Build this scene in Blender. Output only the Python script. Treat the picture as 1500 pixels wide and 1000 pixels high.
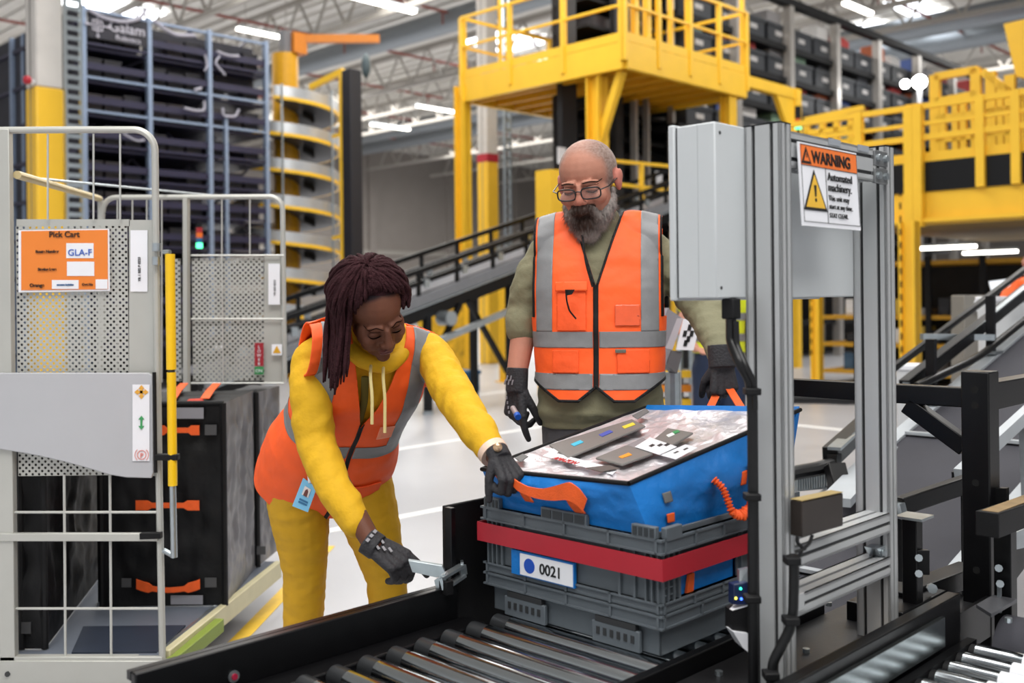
import bpy, bmesh, math, random
from mathutils import Vector, Matrix, noise
from mathutils.bvhtree import BVHTree
import numpy as np

random.seed(7)
R = math.radians
for o in list(bpy.data.objects):
    bpy.data.objects.remove(o)
SC = bpy.context.scene
COL = SC.collection

# ------------------------------------------------------------------ camera
F = 1500.0            # focal length in pixels of the 1500 px frame
CX, CY = 750.0, 440.0 # principal point (lens shifted down a little)
H = 1.35              # camera height
ROLL = 0.0105
cam = bpy.data.cameras.new('camera')
cam.sensor_width = 36.0
cam.lens = 36.0
cam.shift_y = -0.04
cam.clip_end = 400
camo = bpy.data.objects.new('camera', cam)
COL.objects.link(camo)
right = Vector((math.cos(ROLL), 0, -math.sin(ROLL)))
upv = Vector((math.sin(ROLL), 0, math.cos(ROLL)))
fwd = Vector((0, 1, 0))
camo.matrix_world = Matrix(((right.x, upv.x, -fwd.x, 0), (right.y, upv.y, -fwd.y, 0), (right.z, upv.z, -fwd.z, H), (0, 0, 0, 1)))
cam.dof.use_dof = True
cam.dof.focus_distance = 2.75
cam.dof.aperture_fstop = 2.8
SC.camera = camo

# ------------------------------------------------------------------ light and exposure
SC.view_settings.view_transform = 'Standard'
SC.view_settings.look = 'None'
SC.view_settings.gamma = 1.0
SC.view_settings.use_curve_mapping = False
SC.view_settings.exposure = 0.0
wd = bpy.data.worlds.new('world')
SC.world = wd
wd.use_nodes = True
wd.node_tree.nodes['Background'].inputs[0].default_value = (0.93, 0.96, 1.0, 1)
wd.node_tree.nodes['Background'].inputs[1].default_value = 0.75

# ------------------------------------------------------------------ warehouse frame: u along the conveyor, v across it
ANG = R(45.38)
CU, SU = math.cos(ANG), math.sin(ANG)
OX, OY = 0.301, 2.10
def W(u, v, z=0.0):
    return Vector((OX + CU * u - SU * v, OY + SU * u + CU * v, z))
def toW(p):
    dx, dy = p[0] - OX, p[1] - OY
    return Vector((CU * dx + SU * dy, -SU * dx + CU * dy, p[2]))
def ray(x, y):
    return fwd + right * ((x - CX) / F) + upv * ((CY - y) / F)
CAMP = Vector((0, 0, H))
def P(x, y, d):
    return CAMP + ray(x, y) * d
def Q(x, y, d):
    return toW(P(x, y, d))
def pz(x, y, z):
    r = ray(x, y); t = (z - H) / r.z
    return toW(CAMP + r * t)
def _pl(x, y, k, c):
    a, b = toW(CAMP), toW(CAMP + ray(x, y))
    t = (c - a[k]) / (b[k] - a[k])
    return a + (b - a) * t
def pu(x, y, u): return _pl(x, y, 0, u)
def pv(x, y, v): return _pl(x, y, 1, v)

for i, (u, v, sx, sy, e) in enumerate([(0.2, 3.5, 7, 3, 520), (-4.5, -2.5, 8, 4, 900), (-1, -7, 8, 4, 700), (9, 9, 10, 5, 950), (18, 3, 10, 5, 1000), (9, 20, 10, 5, 1100), (22, 18, 14, 6, 2200), (30, 36, 20, 10, 3800), (12, 38, 16, 8, 2200), (36, 10, 14, 8, 2200)]):
    ld = bpy.data.lights.new('hall_lamp', 'AREA')  # unseen area lights added to brighten the hall and camera-facing sides
    ld.shape = 'RECTANGLE'; ld.size = sx; ld.size_y = sy; ld.energy = e
    ld.color = (1.0, 0.985, 0.96)
    lo = bpy.data.objects.new('hall_lamp', ld)
    COL.objects.link(lo)
    lo.location = W(u, v, 9.6); lo.rotation_euler = (0, 0, ANG)

# ------------------------------------------------------------------ materials
def lin(h):
    h = h.lstrip('#')
    c = [int(h[i:i + 2], 16) / 255 for i in (0, 2, 4)]
    return tuple(x / 12.92 if x <= .04045 else ((x + .055) / 1.055) ** 2.4 for x in c) + (1,)
MATS = {}
def mat(name, col, rough=.5, metal=0., var=.06, scale=12., bump=0., bscale=40., emit=None, strength=1., attr=None, spec=.5, stretch=None, alpha=None, coat=0.):
    if name in MATS: return MATS[name]
    m = bpy.data.materials.new(name); m.use_nodes = True
    nt = m.node_tree; b = nt.nodes['Principled BSDF']; L = nt.links
    c = lin(col) if isinstance(col, str) else col
    tc = nt.nodes.new('ShaderNodeTexCoord')
    vec = tc.outputs['Object']
    if stretch:
        mp = nt.nodes.new('ShaderNodeMapping'); mp.inputs['Scale'].default_value = stretch
        L.new(vec, mp.inputs[0]); vec = mp.outputs[0]
    n = nt.nodes.new('ShaderNodeTexNoise'); n.inputs['Scale'].default_value = scale; n.inputs['Detail'].default_value = 4
    L.new(vec, n.inputs['Vector'])
    mx = nt.nodes.new('ShaderNodeMix'); mx.data_type = 'RGBA'; mx.blend_type = 'MULTIPLY'
    mx.inputs[0].default_value = 1
    rp = nt.nodes.new('ShaderNodeMapRange')
    rp.inputs[1].default_value = .3; rp.inputs[2].default_value = .7
    rp.inputs[3].default_value = 1 - var; rp.inputs[4].default_value = 1 + var * .4
    L.new(n.outputs[0], rp.inputs[0])
    if attr:
        at = nt.nodes.new('ShaderNodeAttribute'); at.attribute_name = attr
        L.new(at.outputs[0], mx.inputs[6])
    else:
        mx.inputs[6].default_value = c
    L.new(rp.outputs[0], mx.inputs[7])
    L.new(mx.outputs[2], b.inputs['Base Color'])
    b.inputs['Roughness'].default_value = rough
    b.inputs['Metallic'].default_value = metal
    b.inputs['Specular IOR Level'].default_value = spec
    b.inputs['Coat Weight'].default_value = coat
    if bump:
        n2 = nt.nodes.new('ShaderNodeTexNoise'); n2.inputs['Scale'].default_value = bscale; n2.inputs['Detail'].default_value = 5
        L.new(vec, n2.inputs['Vector'])
        bp = nt.nodes.new('ShaderNodeBump'); bp.inputs['Strength'].default_value = bump; bp.inputs['Distance'].default_value = .01
        L.new(n2.outputs[0], bp.inputs['Height']); L.new(bp.outputs[0], b.inputs['Normal'])
    if emit:
        b.inputs['Emission Color'].default_value = lin(emit); b.inputs['Emission Strength'].default_value = strength
    if alpha is not None:
        b.inputs['Alpha'].default_value = alpha
    MATS[name] = m
    return m

M_alu = mat('anodised_aluminium', '#babcbd', .42, .35, .05, 9, .03, 120, stretch=(1, 1, .1))
M_alud = mat('groove_shadowless_grey', '#2b2c2e', .6)  # groove, slot and hole shade put into the colour; also seal and screws
M_box = mat('cabinet_paint', '#c3c7c9', .45, 0, .03, 4, .02, 200)
M_galv = mat('galvanised_steel', '#b4bcc0', .3, .85, .12, 30, .03, 60)
M_chrome = mat('polished_steel', '#b4babe', .14, 1., .18, 9, .02, 60, stretch=(1, .12, 1))
M_blk = mat('black_powder_coat', '#08080a', .36, 0, .2, 20, .03, 200, spec=.32)
M_blkm = mat('black_matt', '#0e0e10', .6, 0, .2, 20, .05, 200, spec=.3)
M_rub = mat('black_cable_rubber', '#0b0b0d', .42, 0, .1, spec=.4)
M_belt = mat('conveyor_belt_rubber', '#3f3f45', .75, 0, .14, 3, .03, 300, spec=.2)
M_yel = mat('yellow_paint', '#f6c330', .42, 0, .05, 3)
M_yelh = mat('yellow_handle_paint', '#f2c413', .35, 0, .05, 5)
M_org = mat('orange_webbing', '#f0601f', .7, 0, .1, 40, .2, 300)
M_orgd = mat('orange_paint', '#d9811c', .5)
M_tote = mat('grey_tote_plastic', '#5b6268', .5, 0, .06, 12, .02, 150)
M_red = mat('red_band_plastic', '#b22231', .45, 0, .06, 10)
M_white = mat('white_paper', '#e8e9ee', .55, 0, .02)
M_ink = mat('black_ink', '#141416', .6)
M_cart = mat('cart_steel_paint', '#bcbcb6', .4, .35, .05, 6)
M_cartp = mat('cart_grey_panel', '#b3b4b8', .5, 0, .03, 5)
M_bagb = mat('black_bag_nylon', '#0f0f11', .55, 0, .3, 6, .5, 14, spec=.3)
M_bagpl = mat('grey_bag_film', '#67666a', .32, 0, .35, 10, .7, 12, stretch=(1, 1, .35))
M_blue = mat('blue_bag_nylon', '#0a73c4', .5, 0, .12, 6, .6, 22)
M_foil = mat('silver_foil_liner', '#e2dde1', .28, .45, .08, 8, 1.0, 30)
M_wlab = mat('signage_orange', '#f07a34', .5, 0, .02)
M_lyel = mat('floor_yellow_paint', '#f0c43c', .6, 0, .08, 20)
M_lwht = mat('floor_white_paint', '#f2f2f0', .55, 0, .05, 20)

# ------------------------------------------------------------------ mesh builder
class MB:
    def __init__(s): s.v = []; s.f = []
    def add(s, vs, fs):
        k = len(s.v); s.v += [tuple(p) for p in vs]; s.f += [tuple(i + k for i in f) for f in fs]
        return s
    def box(s, x0, x1, y0, y1, z0, z1):
        return s.add([(x0, y0, z0), (x1, y0, z0), (x1, y1, z0), (x0, y1, z0), (x0, y0, z1), (x1, y0, z1), (x1, y1, z1), (x0, y1, z1)],
              [(0, 3, 2, 1), (4, 5, 6, 7), (0, 1, 5, 4), (1, 2, 6, 5), (2, 3, 7, 6), (3, 0, 4, 7)])
    def bar(s, p, q, w, h=None, up=(0, 0, 1)):
        p, q = Vector(p), Vector(q); h = h or w
        d = (q - p).normalized(); up = Vector(up)
        if abs(d.dot(up)) > .98: up = Vector((0, 1, 0))
        sx = d.cross(up).normalized(); sz = sx.cross(d).normalized()
        vs = []
        for c in (p, q):
            for a, b in ((-1, -1), (1, -1), (1, 1), (-1, 1)):
                vs.append(c + sx * (a * w / 2) + sz * (b * h / 2))
        return s.add(vs, [(0, 1, 2, 3), (7, 6, 5, 4), (0, 4, 5, 1), (1, 5, 6, 2), (2, 6, 7, 3), (3, 7, 4, 0)])
    def rings(s, rings, close=True, caps=True):
        n = len(rings[0]); vs = [p for r in rings for p in r]; fs = []
        for i in range(len(rings) - 1):
            for j in range(n if close else n - 1):
                k = (j + 1) % n
                fs.append((i * n + j, i * n + k, (i + 1) * n + k, (i + 1) * n + j))
        if caps and close:
            fs.append(tuple(range(n - 1, -1, -1))); fs.append(tuple((len(rings) - 1) * n + j for j in range(n)))
        return s.add(vs, fs)
    def cyl(s, p, q, r, n=14, r2=None):
        p, q = Vector(p), Vector(q)
        return s.tube([p, q], [r, r if r2 is None else r2], n)
    def tube(s, pts, r, n=8, flat=1.0):
        pts = [Vector(p) for p in pts]; m = len(pts)
        rr = r if isinstance(r, (list, tuple)) else [r] * m
        rings = []; nx = None
        for i in range(m):
            d = (pts[min(i + 1, m - 1)] - pts[max(i - 1, 0)]).normalized()
            if nx is None:
                a = Vector((0, 0, 1)) if abs(d.z) < .9 else Vector((1, 0, 0))
                nx = d.cross(a).normalized()
            else:
                nx = (nx - d * nx.dot(d)).normalized()
            ny = d.cross(nx)
            rings.append([pts[i] + nx * (math.cos(2 * math.pi * j / n) * rr[i]) + ny * (math.sin(2 * math.pi * j / n) * rr[i] * flat) for j in range(n)])
        return s.rings(rings)
    def prism(s, poly, off):
        n = len(poly); off = Vector(off); poly = [Vector(p) for p in poly]
        vs = poly + [p + off for p in poly]
        return s.add(vs, [tuple(range(n - 1, -1, -1)), tuple(range(n, 2 * n))] + [(i, (i + 1) % n, n + (i + 1) % n, n + i) for i in range(n)])
    def sphere(s, c, r, n=12, m=8, sc=(1, 1, 1)):
        c = Vector(c); rings = []
        for i in range(m + 1):
            a = math.pi * i / m; rr = max(math.sin(a), 1e-3)
            rings.append([c + Vector((math.cos(2 * math.pi * j / n) * rr * r * sc[0], math.sin(2 * math.pi * j / n) * rr * r * sc[1], -math.cos(a) * r * sc[2])) for j in range(n)])
        return s.rings(rings)
    def ribbon(s, pts, width, thick=.003):
        """flat strap: pts centre line, width = list/func of half-width vectors"""
        rings = []
        m = len(pts)
        for i, p in enumerate(pts):
            p = Vector(p); w = Vector(width[i] if isinstance(width, list) else width)
            d = (Vector(pts[min(i + 1, m - 1)]) - Vector(pts[max(i - 1, 0)])).normalized()
            nn = d.cross(w).normalized() * thick / 2
            rings.append([p - w - nn, p + w - nn, p + w + nn, p - w + nn])
        return s.rings(rings)
    def grid(s, fn, nu, nv):
        vs = [fn(i / nu, j / nv) for j in range(nv + 1) for i in range(nu + 1)]
        fs = [(j * (nu + 1) + i, j * (nu + 1) + i + 1, (j + 1) * (nu + 1) + i + 1, (j + 1) * (nu + 1) + i) for j in range(nv) for i in range(nu)]
        return s.add(vs, fs)
    def build(s, name, material, parent=None, frame='W', org=None, bevel=0., kind=None, smooth=35, solid=0.):
        me = bpy.data.meshes.new(name)
        if parent is not None:
            o3 = OFF[parent.name]
        else:
            o3 = Vector(org) if org is not None else Vector((0, 0, 0))
        vs = [(p[0] - o3[0], p[1] - o3[1], p[2] - o3[2]) for p in s.v]
        me.from_pydata(vs, [], s.f); me.update()
        return finish(me, name, material, parent, frame, o3, bevel, kind, smooth, solid)
OFF = {}
def nth(k):
    return ('first', 'second', 'third', 'fourth', 'fifth', 'sixth', 'seventh', 'eighth', 'ninth', 'tenth', 'eleventh', 'twelfth', 'thirteenth', 'fourteenth', 'fifteenth', 'sixteenth', 'seventeenth', 'eighteenth', 'nineteenth', 'twentieth')[k] if k < 20 else '%dth' % (k + 1)
def finish(me, name, material, parent, frame, o3, bevel=0., kind=None, smooth=35, solid=0.):
    bm = bmesh.new(); bm.from_mesh(me); bmesh.ops.recalc_face_normals(bm, faces=bm.faces); bm.to_mesh(me); bm.free()
    if smooth:
        me.polygons.foreach_set('use_smooth', [True] * len(me.polygons))
        me.set_sharp_from_angle(angle=R(smooth))
    me.materials.append(material)
    o = bpy.data.objects.new(name, me); COL.objects.link(o)
    OFF[o.name] = o3
    if parent is not None: o.parent = parent
    else:
        if frame == 'W':
            o.location = W(o3[0], o3[1], o3[2]); o.rotation_euler = (0, 0, ANG)
        else:
            o.location = o3
    if solid:
        md = o.modifiers.new('solid', 'SOLIDIFY'); md.thickness = solid; md.offset = 0
    if bevel:
        md = o.modifiers.new('bevel', 'BEVEL'); md.width = bevel; md.segments = 2; md.limit_method = 'ANGLE'; md.angle_limit = R(40)
    if kind: o['kind'] = kind
    return o
def sub(o):
    """let a part act as the parent of sub-parts (same coordinates as its thing)"""
    return o
def tag(o, label, cat, group=None, kind=None):
    o['label'] = label; o['category'] = cat
    if group: o['group'] = group
    if kind: o['kind'] = kind
    return o
def root(name, org, label=None, cat=None, group=None, frame='W', kind=None):
    o = bpy.data.objects.new(name, None); COL.objects.link(o); o.empty_display_size = .1
    org = Vector(org); OFF[o.name] = org
    if frame == 'W':
        o.location = W(*org); o.rotation_euler = (0, 0, ANG)
    else: o.location = org
    if label: tag(o, label, cat, group)
    if kind: o['kind'] = kind
    return o
def copy_tree(o, parent=None):
    c = o.copy(); COL.objects.link(c)
    if parent is not None: c.parent = parent
    if o.name in OFF: OFF[c.name] = OFF[o.name]
    for ch in list(o.children): copy_tree(ch, c)
    return c
def text(s, size, origin, xdir, ydir, material, name, parent, lift=.001, align='LEFT', depth=.0006, bold=0.):
    """real lettering as a thin mesh lying in the plane of xdir, ydir (given in the parent's coordinates)"""
    cu = bpy.data.curves.new('lettering', 'FONT'); cu.body = s; cu.size = size; cu.align_x = align; cu.extrude = depth; cu.offset = bold
    to = bpy.data.objects.new('lettering', cu); COL.objects.link(to)
    bpy.context.view_layer.update()
    me = bpy.data.meshes.new_from_object(to.evaluated_get(bpy.context.evaluated_depsgraph_get()))
    bpy.data.objects.remove(to)
    x = Vector(xdir).normalized(); n = x.cross(Vector(ydir)).normalized(); y = n.cross(x)
    o3 = OFF[parent.name] if parent is not None else Vector((0, 0, 0))
    org = Vector(origin) + n * lift
    for vt in me.vertices:
        c = vt.co.copy()
        vt.co = org + x * c.x + y * c.y + n * c.z - o3
    me.name = name
    return finish(me, name, material, parent, 'W', o3, smooth=0)
def plate(corners, thick=.001):
    """thin sheet through 4 corners"""
    a, b, c, d = [Vector(p) for p in corners]
    n = (b - a).cross(d - a).normalized() * thick
    m = MB(); m.add([a, b, c, d, a + n, b + n, c + n, d + n], [(0, 3, 2, 1), (4, 5, 6, 7), (0, 1, 5, 4), (1, 2, 6, 5), (2, 3, 7, 6), (3, 0, 4, 7)])
    return m
# ================================================================== structure
M_floor = mat('polished_concrete', '#b6b6ba', .32, 0, .1, .9, .015, 90)
M_ceil = mat('ceiling_deck', '#d8d5ce', .7, 0, .04, 2)
M_wall = mat('wall_cladding', '#8e8781', .7, 0, .05, 1.2)
M_truss = mat('truss_steel', '#a9a49c', .6, .1, .08)
M_duct = mat('grey_duct', '#8a9094', .45, .5, .05)
M_pipe = mat('sprinkler_pipe', '#8f4a40', .5)
M_lamp = mat('lamp_tube', '#ffffff', .5, emit='#fff8ec', strength=9)
M_sky = mat('skylight_daylight', '#ffffff', .5, emit='#f4f8ff', strength=4.5)
MB().box(-14, 90, -40, 90, -.2, 0).build('floor', M_floor, kind='structure')
MB().box(-30, 90, -40, 90, 11, 11.2).build('ceiling', M_ceil, kind='structure')
m = MB()
for i in range(120):
    u = 6 + i * .6
    m.box(u, u + .12, 0, 86, 10.9, 11.0)
m.build('trim_1', M_ceil, kind='structure')         # ribs of the ceiling deck
CW = pv(600, 440, 0)  # dummy
wv = 50.0
wl = MB().box(-14, 90, wv, wv + .3, 0, 11).build('wall_back', M_wall, kind='structure')
for i in range(11):
    MB().box(-8 + i * 6.5, -7.5 + i * 6.5, wv - .25, wv - .002, 0, 10.9).build('pilaster', M_wall, wl)
MB().box(-14, 90, wv - .15, wv - .003, 4.3, 4.6).build('wall_rail', M_truss, wl)
MB().box(70, 70.3, -40, wv, 0, 11).build('wall_right', M_wall, kind='structure')

def truss(u, z0=9.3, z1=10.5, v0=2, v1=48):
    m = MB()
    m.bar((u, v0, z1), (u, v1, z1), .16, .16); m.bar((u, v0, z0), (u, v1, z0), .14, .14)
    n = int((v1 - v0) / 1.6)
    for i in range(n):
        a = v0 + i * 1.6
        m.bar((u, a, z0), (u, a + .8, z1), .06); m.bar((u, a + .8, z1), (u, a + 1.6, z0), .06)
    return m.build('ceiling_truss', M_truss, kind='structure')
for u in (12.5, 16, 22.5, 25.5, 28, 36, 41, 47, 54): truss(u)
for i, (u, v0, v1) in enumerate([(19.5, 6, 49), (31.0, -6, 49), (33.6, -10, 49)]):
    MB().cyl((u, v0, 10.0), (u, v1, 10.0), .36, 16).build('ventilation_duct', M_duct, kind='structure')
for i in range(7):
    m = MB()
    v = 12 + i * 5.0
    m.cyl((9, v, 10.15), (60, v, 10.15), .05, 8)
    for k in range(12): m.cyl((11 + k * 4, v, 10.15), (11 + k * 4, v, 9.75), .03, 6)
    m.build('sprinkler_pipe', M_pipe, kind='structure')
n_l = 0
def lamp(x, y, length=2.0, z=9.0, lb=''):
    c = pz(x, y, z)
    t = root('strip_lamp', (c.x, c.y, z), 'white strip lamp under the ceiling, ' + lb, 'lamp', 'strip lamps under the ceiling')
    MB().box(c.x - length / 2, c.x + length / 2, c.y - .1, c.y + .1, z + .06, z + .12).build('housing', M_galv, t)
    MB().box(c.x - length / 2 + .03, c.x + length / 2 - .03, c.y - .08, c.y + .08, z, z + .06).build('tube', M_lamp, t)
    for s in (-.35, .35):
        MB().cyl((c.x + s * length, c.y, z + .1), (c.x + s * length, c.y, 10.95), .01, 5).build('suspension_wire', M_truss, t)
for x, y, l, lb in [(390, 52, 2.1, 'left of the orange crane arm'), (557, 7, 2.6, 'at the top edge above the crane arm'), (641, 161, 2.4, 'left of the yellow platform column'), (1257, 14, 1.7, 'top right above the tall shelving'), (572, 187, 2.4, 'right of the black lift mast'), (950, 203, 2.0, 'seen beneath the yellow platform')]:
    lamp(x, y, l * .9, 9.0, lb)
for x, y, lu, lv in [(165, 12, 3.0, 1.2), (780, 70, 5.5, 2.4), (1300, 52, 4.4, 1.3), (1345, 14, 3.0, 1.0), (1010, 30, 4, 1.5)]:
    c = pz(x, y, 10.85)
    MB().box(c.x - lu / 2, c.x + lu / 2, c.y - lv / 2, c.y + lv / 2, 10.82, 10.9).build('window_%d' % (1 + [165, 780, 1300, 1345, 1010].index(x)), M_sky, kind='structure')

# floor markings
def floor_line(a, b, w, material):
    p, q = pz(a[0], a[1], 0), pz(b[0], b[1], 0)
    p.z = q.z = 0.002
    MB().bar(p, q, w, .002).build('floor_marking', material, kind='structure')
floor_line((540, 665), (900, 608), .09, M_lwht)
floor_line((475, 779), (700, 735), .085, M_lwht)
floor_line((330, 958), (482, 800), .066, M_lyel)
floor_line((620, 590), (760, 570), .1, M_lwht)
floor_line((1160, 622), (1275, 634), .12, M_lwht)

# columns of the hall
def column(x0, x1, y_top, d, ycol, band=None, label=''):
    c = Q((x0 + x1) / 2, 440, d); w = (x1 - x0) / F * d / 1.36 / 2
    zc = P((x0 + x1) / 2, ycol, d).z
    t = root('building_column', (c.x, c.y, 0), label, 'column')
    mw = mat('column_concrete', '#cfcac4', .7, 0, .08, 4)
    MB().box(c.x - w, c.x + w, c.y - w, c.y + w, zc, 10.9).build('shaft', mw, t, bevel=.02)
    MB().box(c.x - w - .004, c.x + w + .004, c.y - w - .004, c.y + w + .004, 0.0, zc).build('painted_base', M_yel, t, bevel=.02)
    MB().box(c.x - w - .006, c.x - w - .004, c.y - .01, c.y + .01, 0.01, 10.8).build('joint_strip', mat('joint_grey', '#77736d'), t)
    if band:
        MB().box(c.x - w - .008, c.x + w + .008, c.y - w - .008, c.y + w + .008, zc, zc + band).build('red_band', M_red, t)
    return c, w, t
c, w, t = column(42, 95, 0, 11.5, 131, None, 'concrete column with yellow painted base behind the left cart')
a = Q(109, 300, 11.5)
t2 = root('cable_tray', (a.x, a.y, 0), 'vertical galvanised ladder tray beside the yellow-based concrete column', 'cable tray')
s = .085
for k in (-s, s): MB().box(a.x + k - .012, a.x + k + .012, a.y - .03, a.y + .03, 0, 8).build('side_rail', M_galv, t2)
for k in range(60):
    MB().box(a.x - s + .012, a.x + s - .012, a.y - .012, a.y + .012, .25 + k * .11, .30 + k * .11).build('rung', M_galv, t2)
al = P(40, 117, 11.2)
aw = toW(al)
tt = root('fire_alarm', aw, 'small red fire alarm sounder on the concrete column', 'alarm')
MB().sphere(aw, .05, 10, 6).build('sounder', M_red, tt); MB().cyl(aw, aw + Vector((.12, 0.12, 0)), .035, 8).build('base', M_white, tt)
c2, w2, t3 = column(702, 731, 0, 22.0, 238, .17, 'distant white column with red band above yellow base')
a = Q(744, 300, 21.5)
t4 = root('cable_ladder', (a.x, a.y, 0), 'narrow galvanised cable ladder beside the red banded column', 'cable tray')
for k in (-.08, .08): MB().box(a.x + k - .015, a.x + k + .015, a.y - .03, a.y + .03, 0, 10.8).build('side_rail', M_galv, t4)
for k in range(50): MB().box(a.x - .07, a.x + .07, a.y - .012, a.y + .012, .3 + k * .2, .36 + k * .2).build('rung', M_galv, t4)

# ================================================================== blue-grey storage rack on the left
M_rk = mat('rack_post_blue', '#8f9fb8', .4, .3, .06)
M_rb = mat('rack_beam_violet', '#302e46', .45, .2, .15, 5)
M_rd = mat('rack_dark_net', '#24232f', .6, 0, .4, 8)
M_bin = mat('dark_tote', '#222128', .5, 0, .3, 3)
M_binb = mat('dark_tote_brown', '#342e31', .5, 0, .3, 3)
D0 = 15.0
r0 = Q(124, 300, D0)
vr = r0.y
def ur(x): return pv(x, 300, vr).x
U = [ur(124), ur(220), ur(308), ur(391)]
ztop = P(124, 8, D0).z
t = root('storage_rack', (U[0], vr, 0), 'tall blue-grey automated storage rack full of dark totes behind the carts', 'rack')
for u in U:
    MB().box(u - .032, u + .032, vr - .05, vr + .05, 0, ztop).build('upright', M_rk, t)
    MB().box(u - .045, u + .045, vr + 2.2, vr + 2.3, 0, ztop).build('upright', M_rk, t)
u2 = (U[2] + .28)
MB().box(u2 - .025, u2 + .025, vr - .05, vr + .03, 0, ztop - 1.35).build('guide_mast', M_rk, t)
NL = 11
rng = random.Random(3)
for k in range(NL):
    z = ztop - .03 - k * (ztop - .3) / NL
    for i in range(3):
        MB().box(U[i], U[i + 1], vr - .03, vr + .03, z - .035, z).build('beam', M_rk if k in (0, 2, 3) else M_rb, t)
        if k: MB().box(U[i] + .02, U[i + 1] - .02, vr + .04, vr + 2.2, z - .09, z - .05).build('shelf', M_rb, t)
        if k:
            if k > 1 or i: MB().box(U[i] + .02, U[i + 1] - .02, vr - .02, vr + .02, z + .1, z + .2).build('guard_strip', M_rb, t)
for i in range(3):
    a, b = U[i], U[i + 1]
    m = MB()
    for j in range(5):
        z0 = .4 + j * 1.1
        m.bar((a, vr + .6, z0), (b, vr + .6, z0 + 1.05), .035); m.bar((a, vr + .62, z0 + 1.05), (b, vr + .62, z0), .035)
    m.build('cross_brace', M_rb, t)
MB().box(U[0], U[3], vr + 2.3, vr + 2.34, 0, ztop).build('back_panel', M_rd, t)
MB().box(U[0] + .05, U[1] - .05, vr - .06, vr - .045, ztop - .46, ztop - .08).build('name_board', M_rd, t)
MB().box(U[1] + .05, U[3] - .05, vr + .3, vr + .33, ztop - .9, ztop - .08).build('top_net', M_rd, t)
MB().box(U[0] - .03, U[0], vr + .1, vr + 9, 0, ztop).build('side_net', M_rd, t)
for k in range(9):
    MB().box(U[0] - .07, U[0] - .03, vr + .1, vr + 9, .5 + k * .62, .56 + k * .62).build('side_beam', M_rb, t)
for k in range(5):
    MB().box(U[0] - .09, U[0] - .03, vr + 1.6 * k + 1, vr + 1.6 * k + 1.08, 0, ztop).build('side_upright', M_rk, t)
# lettering on the board
M_let = mat('pale_lettering', '#c9c6d2', .5)
yb = vr - .062
text('Galam', .22, (U[0] + .36, yb, ztop - .31), (1, 0, 0), (0, 0, 1), M_let, 'lettering', t, lift=.004)
text('Robotics', .11, (U[0] + .46, yb, ztop - .43), (1, 0, 0), (0, 0, 1), M_let, 'lettering', t, lift=.004)
m = MB(); cx, cz = U[0] + .19, ztop - .27
for s in (.07, .03):
    for sx, sz, ex, ez in ((-1, -1, 1, -1), (1, -1, 1, 1), (1, 1, -1, 1), (-1, 1, -1, -1)):
        m.bar((cx + sx * s, yb - .006, cz + sz * s), (cx + ex * s, yb - .006, cz + ez * s), .012, .018)
for dx, dz in ((1, 0), (-1, 0), (0, 1), (0, -1)):
    m.bar((cx + dx * .09, yb - .006, cz + dz * .09), (cx + dx * .14, yb - .006, cz + dz * .14), .012, .018)
    m.sphere((cx + dx * .16, yb - .006, cz + dz * .16), .025, 8, 5)
m.build('emblem', M_let, t)
# pale cable loops seen on the rack
M_hose = mat('pale_hose', '#a9a7b4', .45)
for pts, rr in [(((130, 14), (150, 26), (180, 33), (205, 28), (215, 12)), .05), (((225, 30), (240, 42), (258, 52), (285, 52)), .05), (((318, 75), (335, 82), (350, 82)), .035), (((322, 82), (314, 92), (330, 110)), .03), (((300, 80), (304, 95), (300, 104)), .03), (((270, 158), (285, 162), (300, 162), (299, 148)), .035), (((326, 158), (327, 170), (345, 171), (350, 160)), .035), (((285, 132), (295, 129)), .04), (((180, 195), (200, 207), (212, 205)), .025)]:
    P0 = [pv(x, y, vr - .09) for x, y in pts]
    sm = []
    for i in range(len(P0) - 1):
        for k in range(5): sm.append(P0[i].lerp(P0[i + 1], k / 5))
    sm.append(P0[-1])
    for _ in range(3): sm = [sm[0]] + [(sm[i - 1] + sm[i] * 2 + sm[i + 1]) / 4 for i in range(1, len(sm) - 1)] + [sm[-1]]
    MB().tube(sm, rr * .6, 8).build('hose', M_hose, t)
# totes on the rack, each one a thing
first = {}
for k in range(1, NL):
    z = ztop - .03 - k * (ztop - .3) / NL
    for i in range(3):
        n = 3
        bw = (U[i + 1] - U[i] - .1) / n
        for j in range(n):
            if rng.random() < .12: continue
            h = rng.choice((.2, .26, .3)); u = U[i] + .05 + j * bw
            mm = rng.choice((M_bin, M_bin, M_binb))
            key = (i, h, mm.name)
            if key in first:
                o = first[key].copy(); COL.objects.link(o)
            else:
                b = MB(); x0, x1 = 0, bw * .9
                b.box(x0 + .01, x1 - .01, 0, .5, 0, h - .03); b.box(x0, x1, -.01, .51, h - .03, h)
                b.box(x0 + x1 * .35, x0 + x1 * .65, -.006, 0, h * .35, h * .6)
                o = b.build('storage_tote', mm, org=(0, 0, 0)); first[key] = o
            tag(o, 'dark tote, %s in the %s bay, %s level from the top of the blue-grey rack' % (('left', 'middle', 'right')[j], ('left', 'middle', 'right')[i], nth(k - 1)), 'tote', 'dark totes in the left rack')
            o.location = W(u, vr + .1, z)

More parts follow.
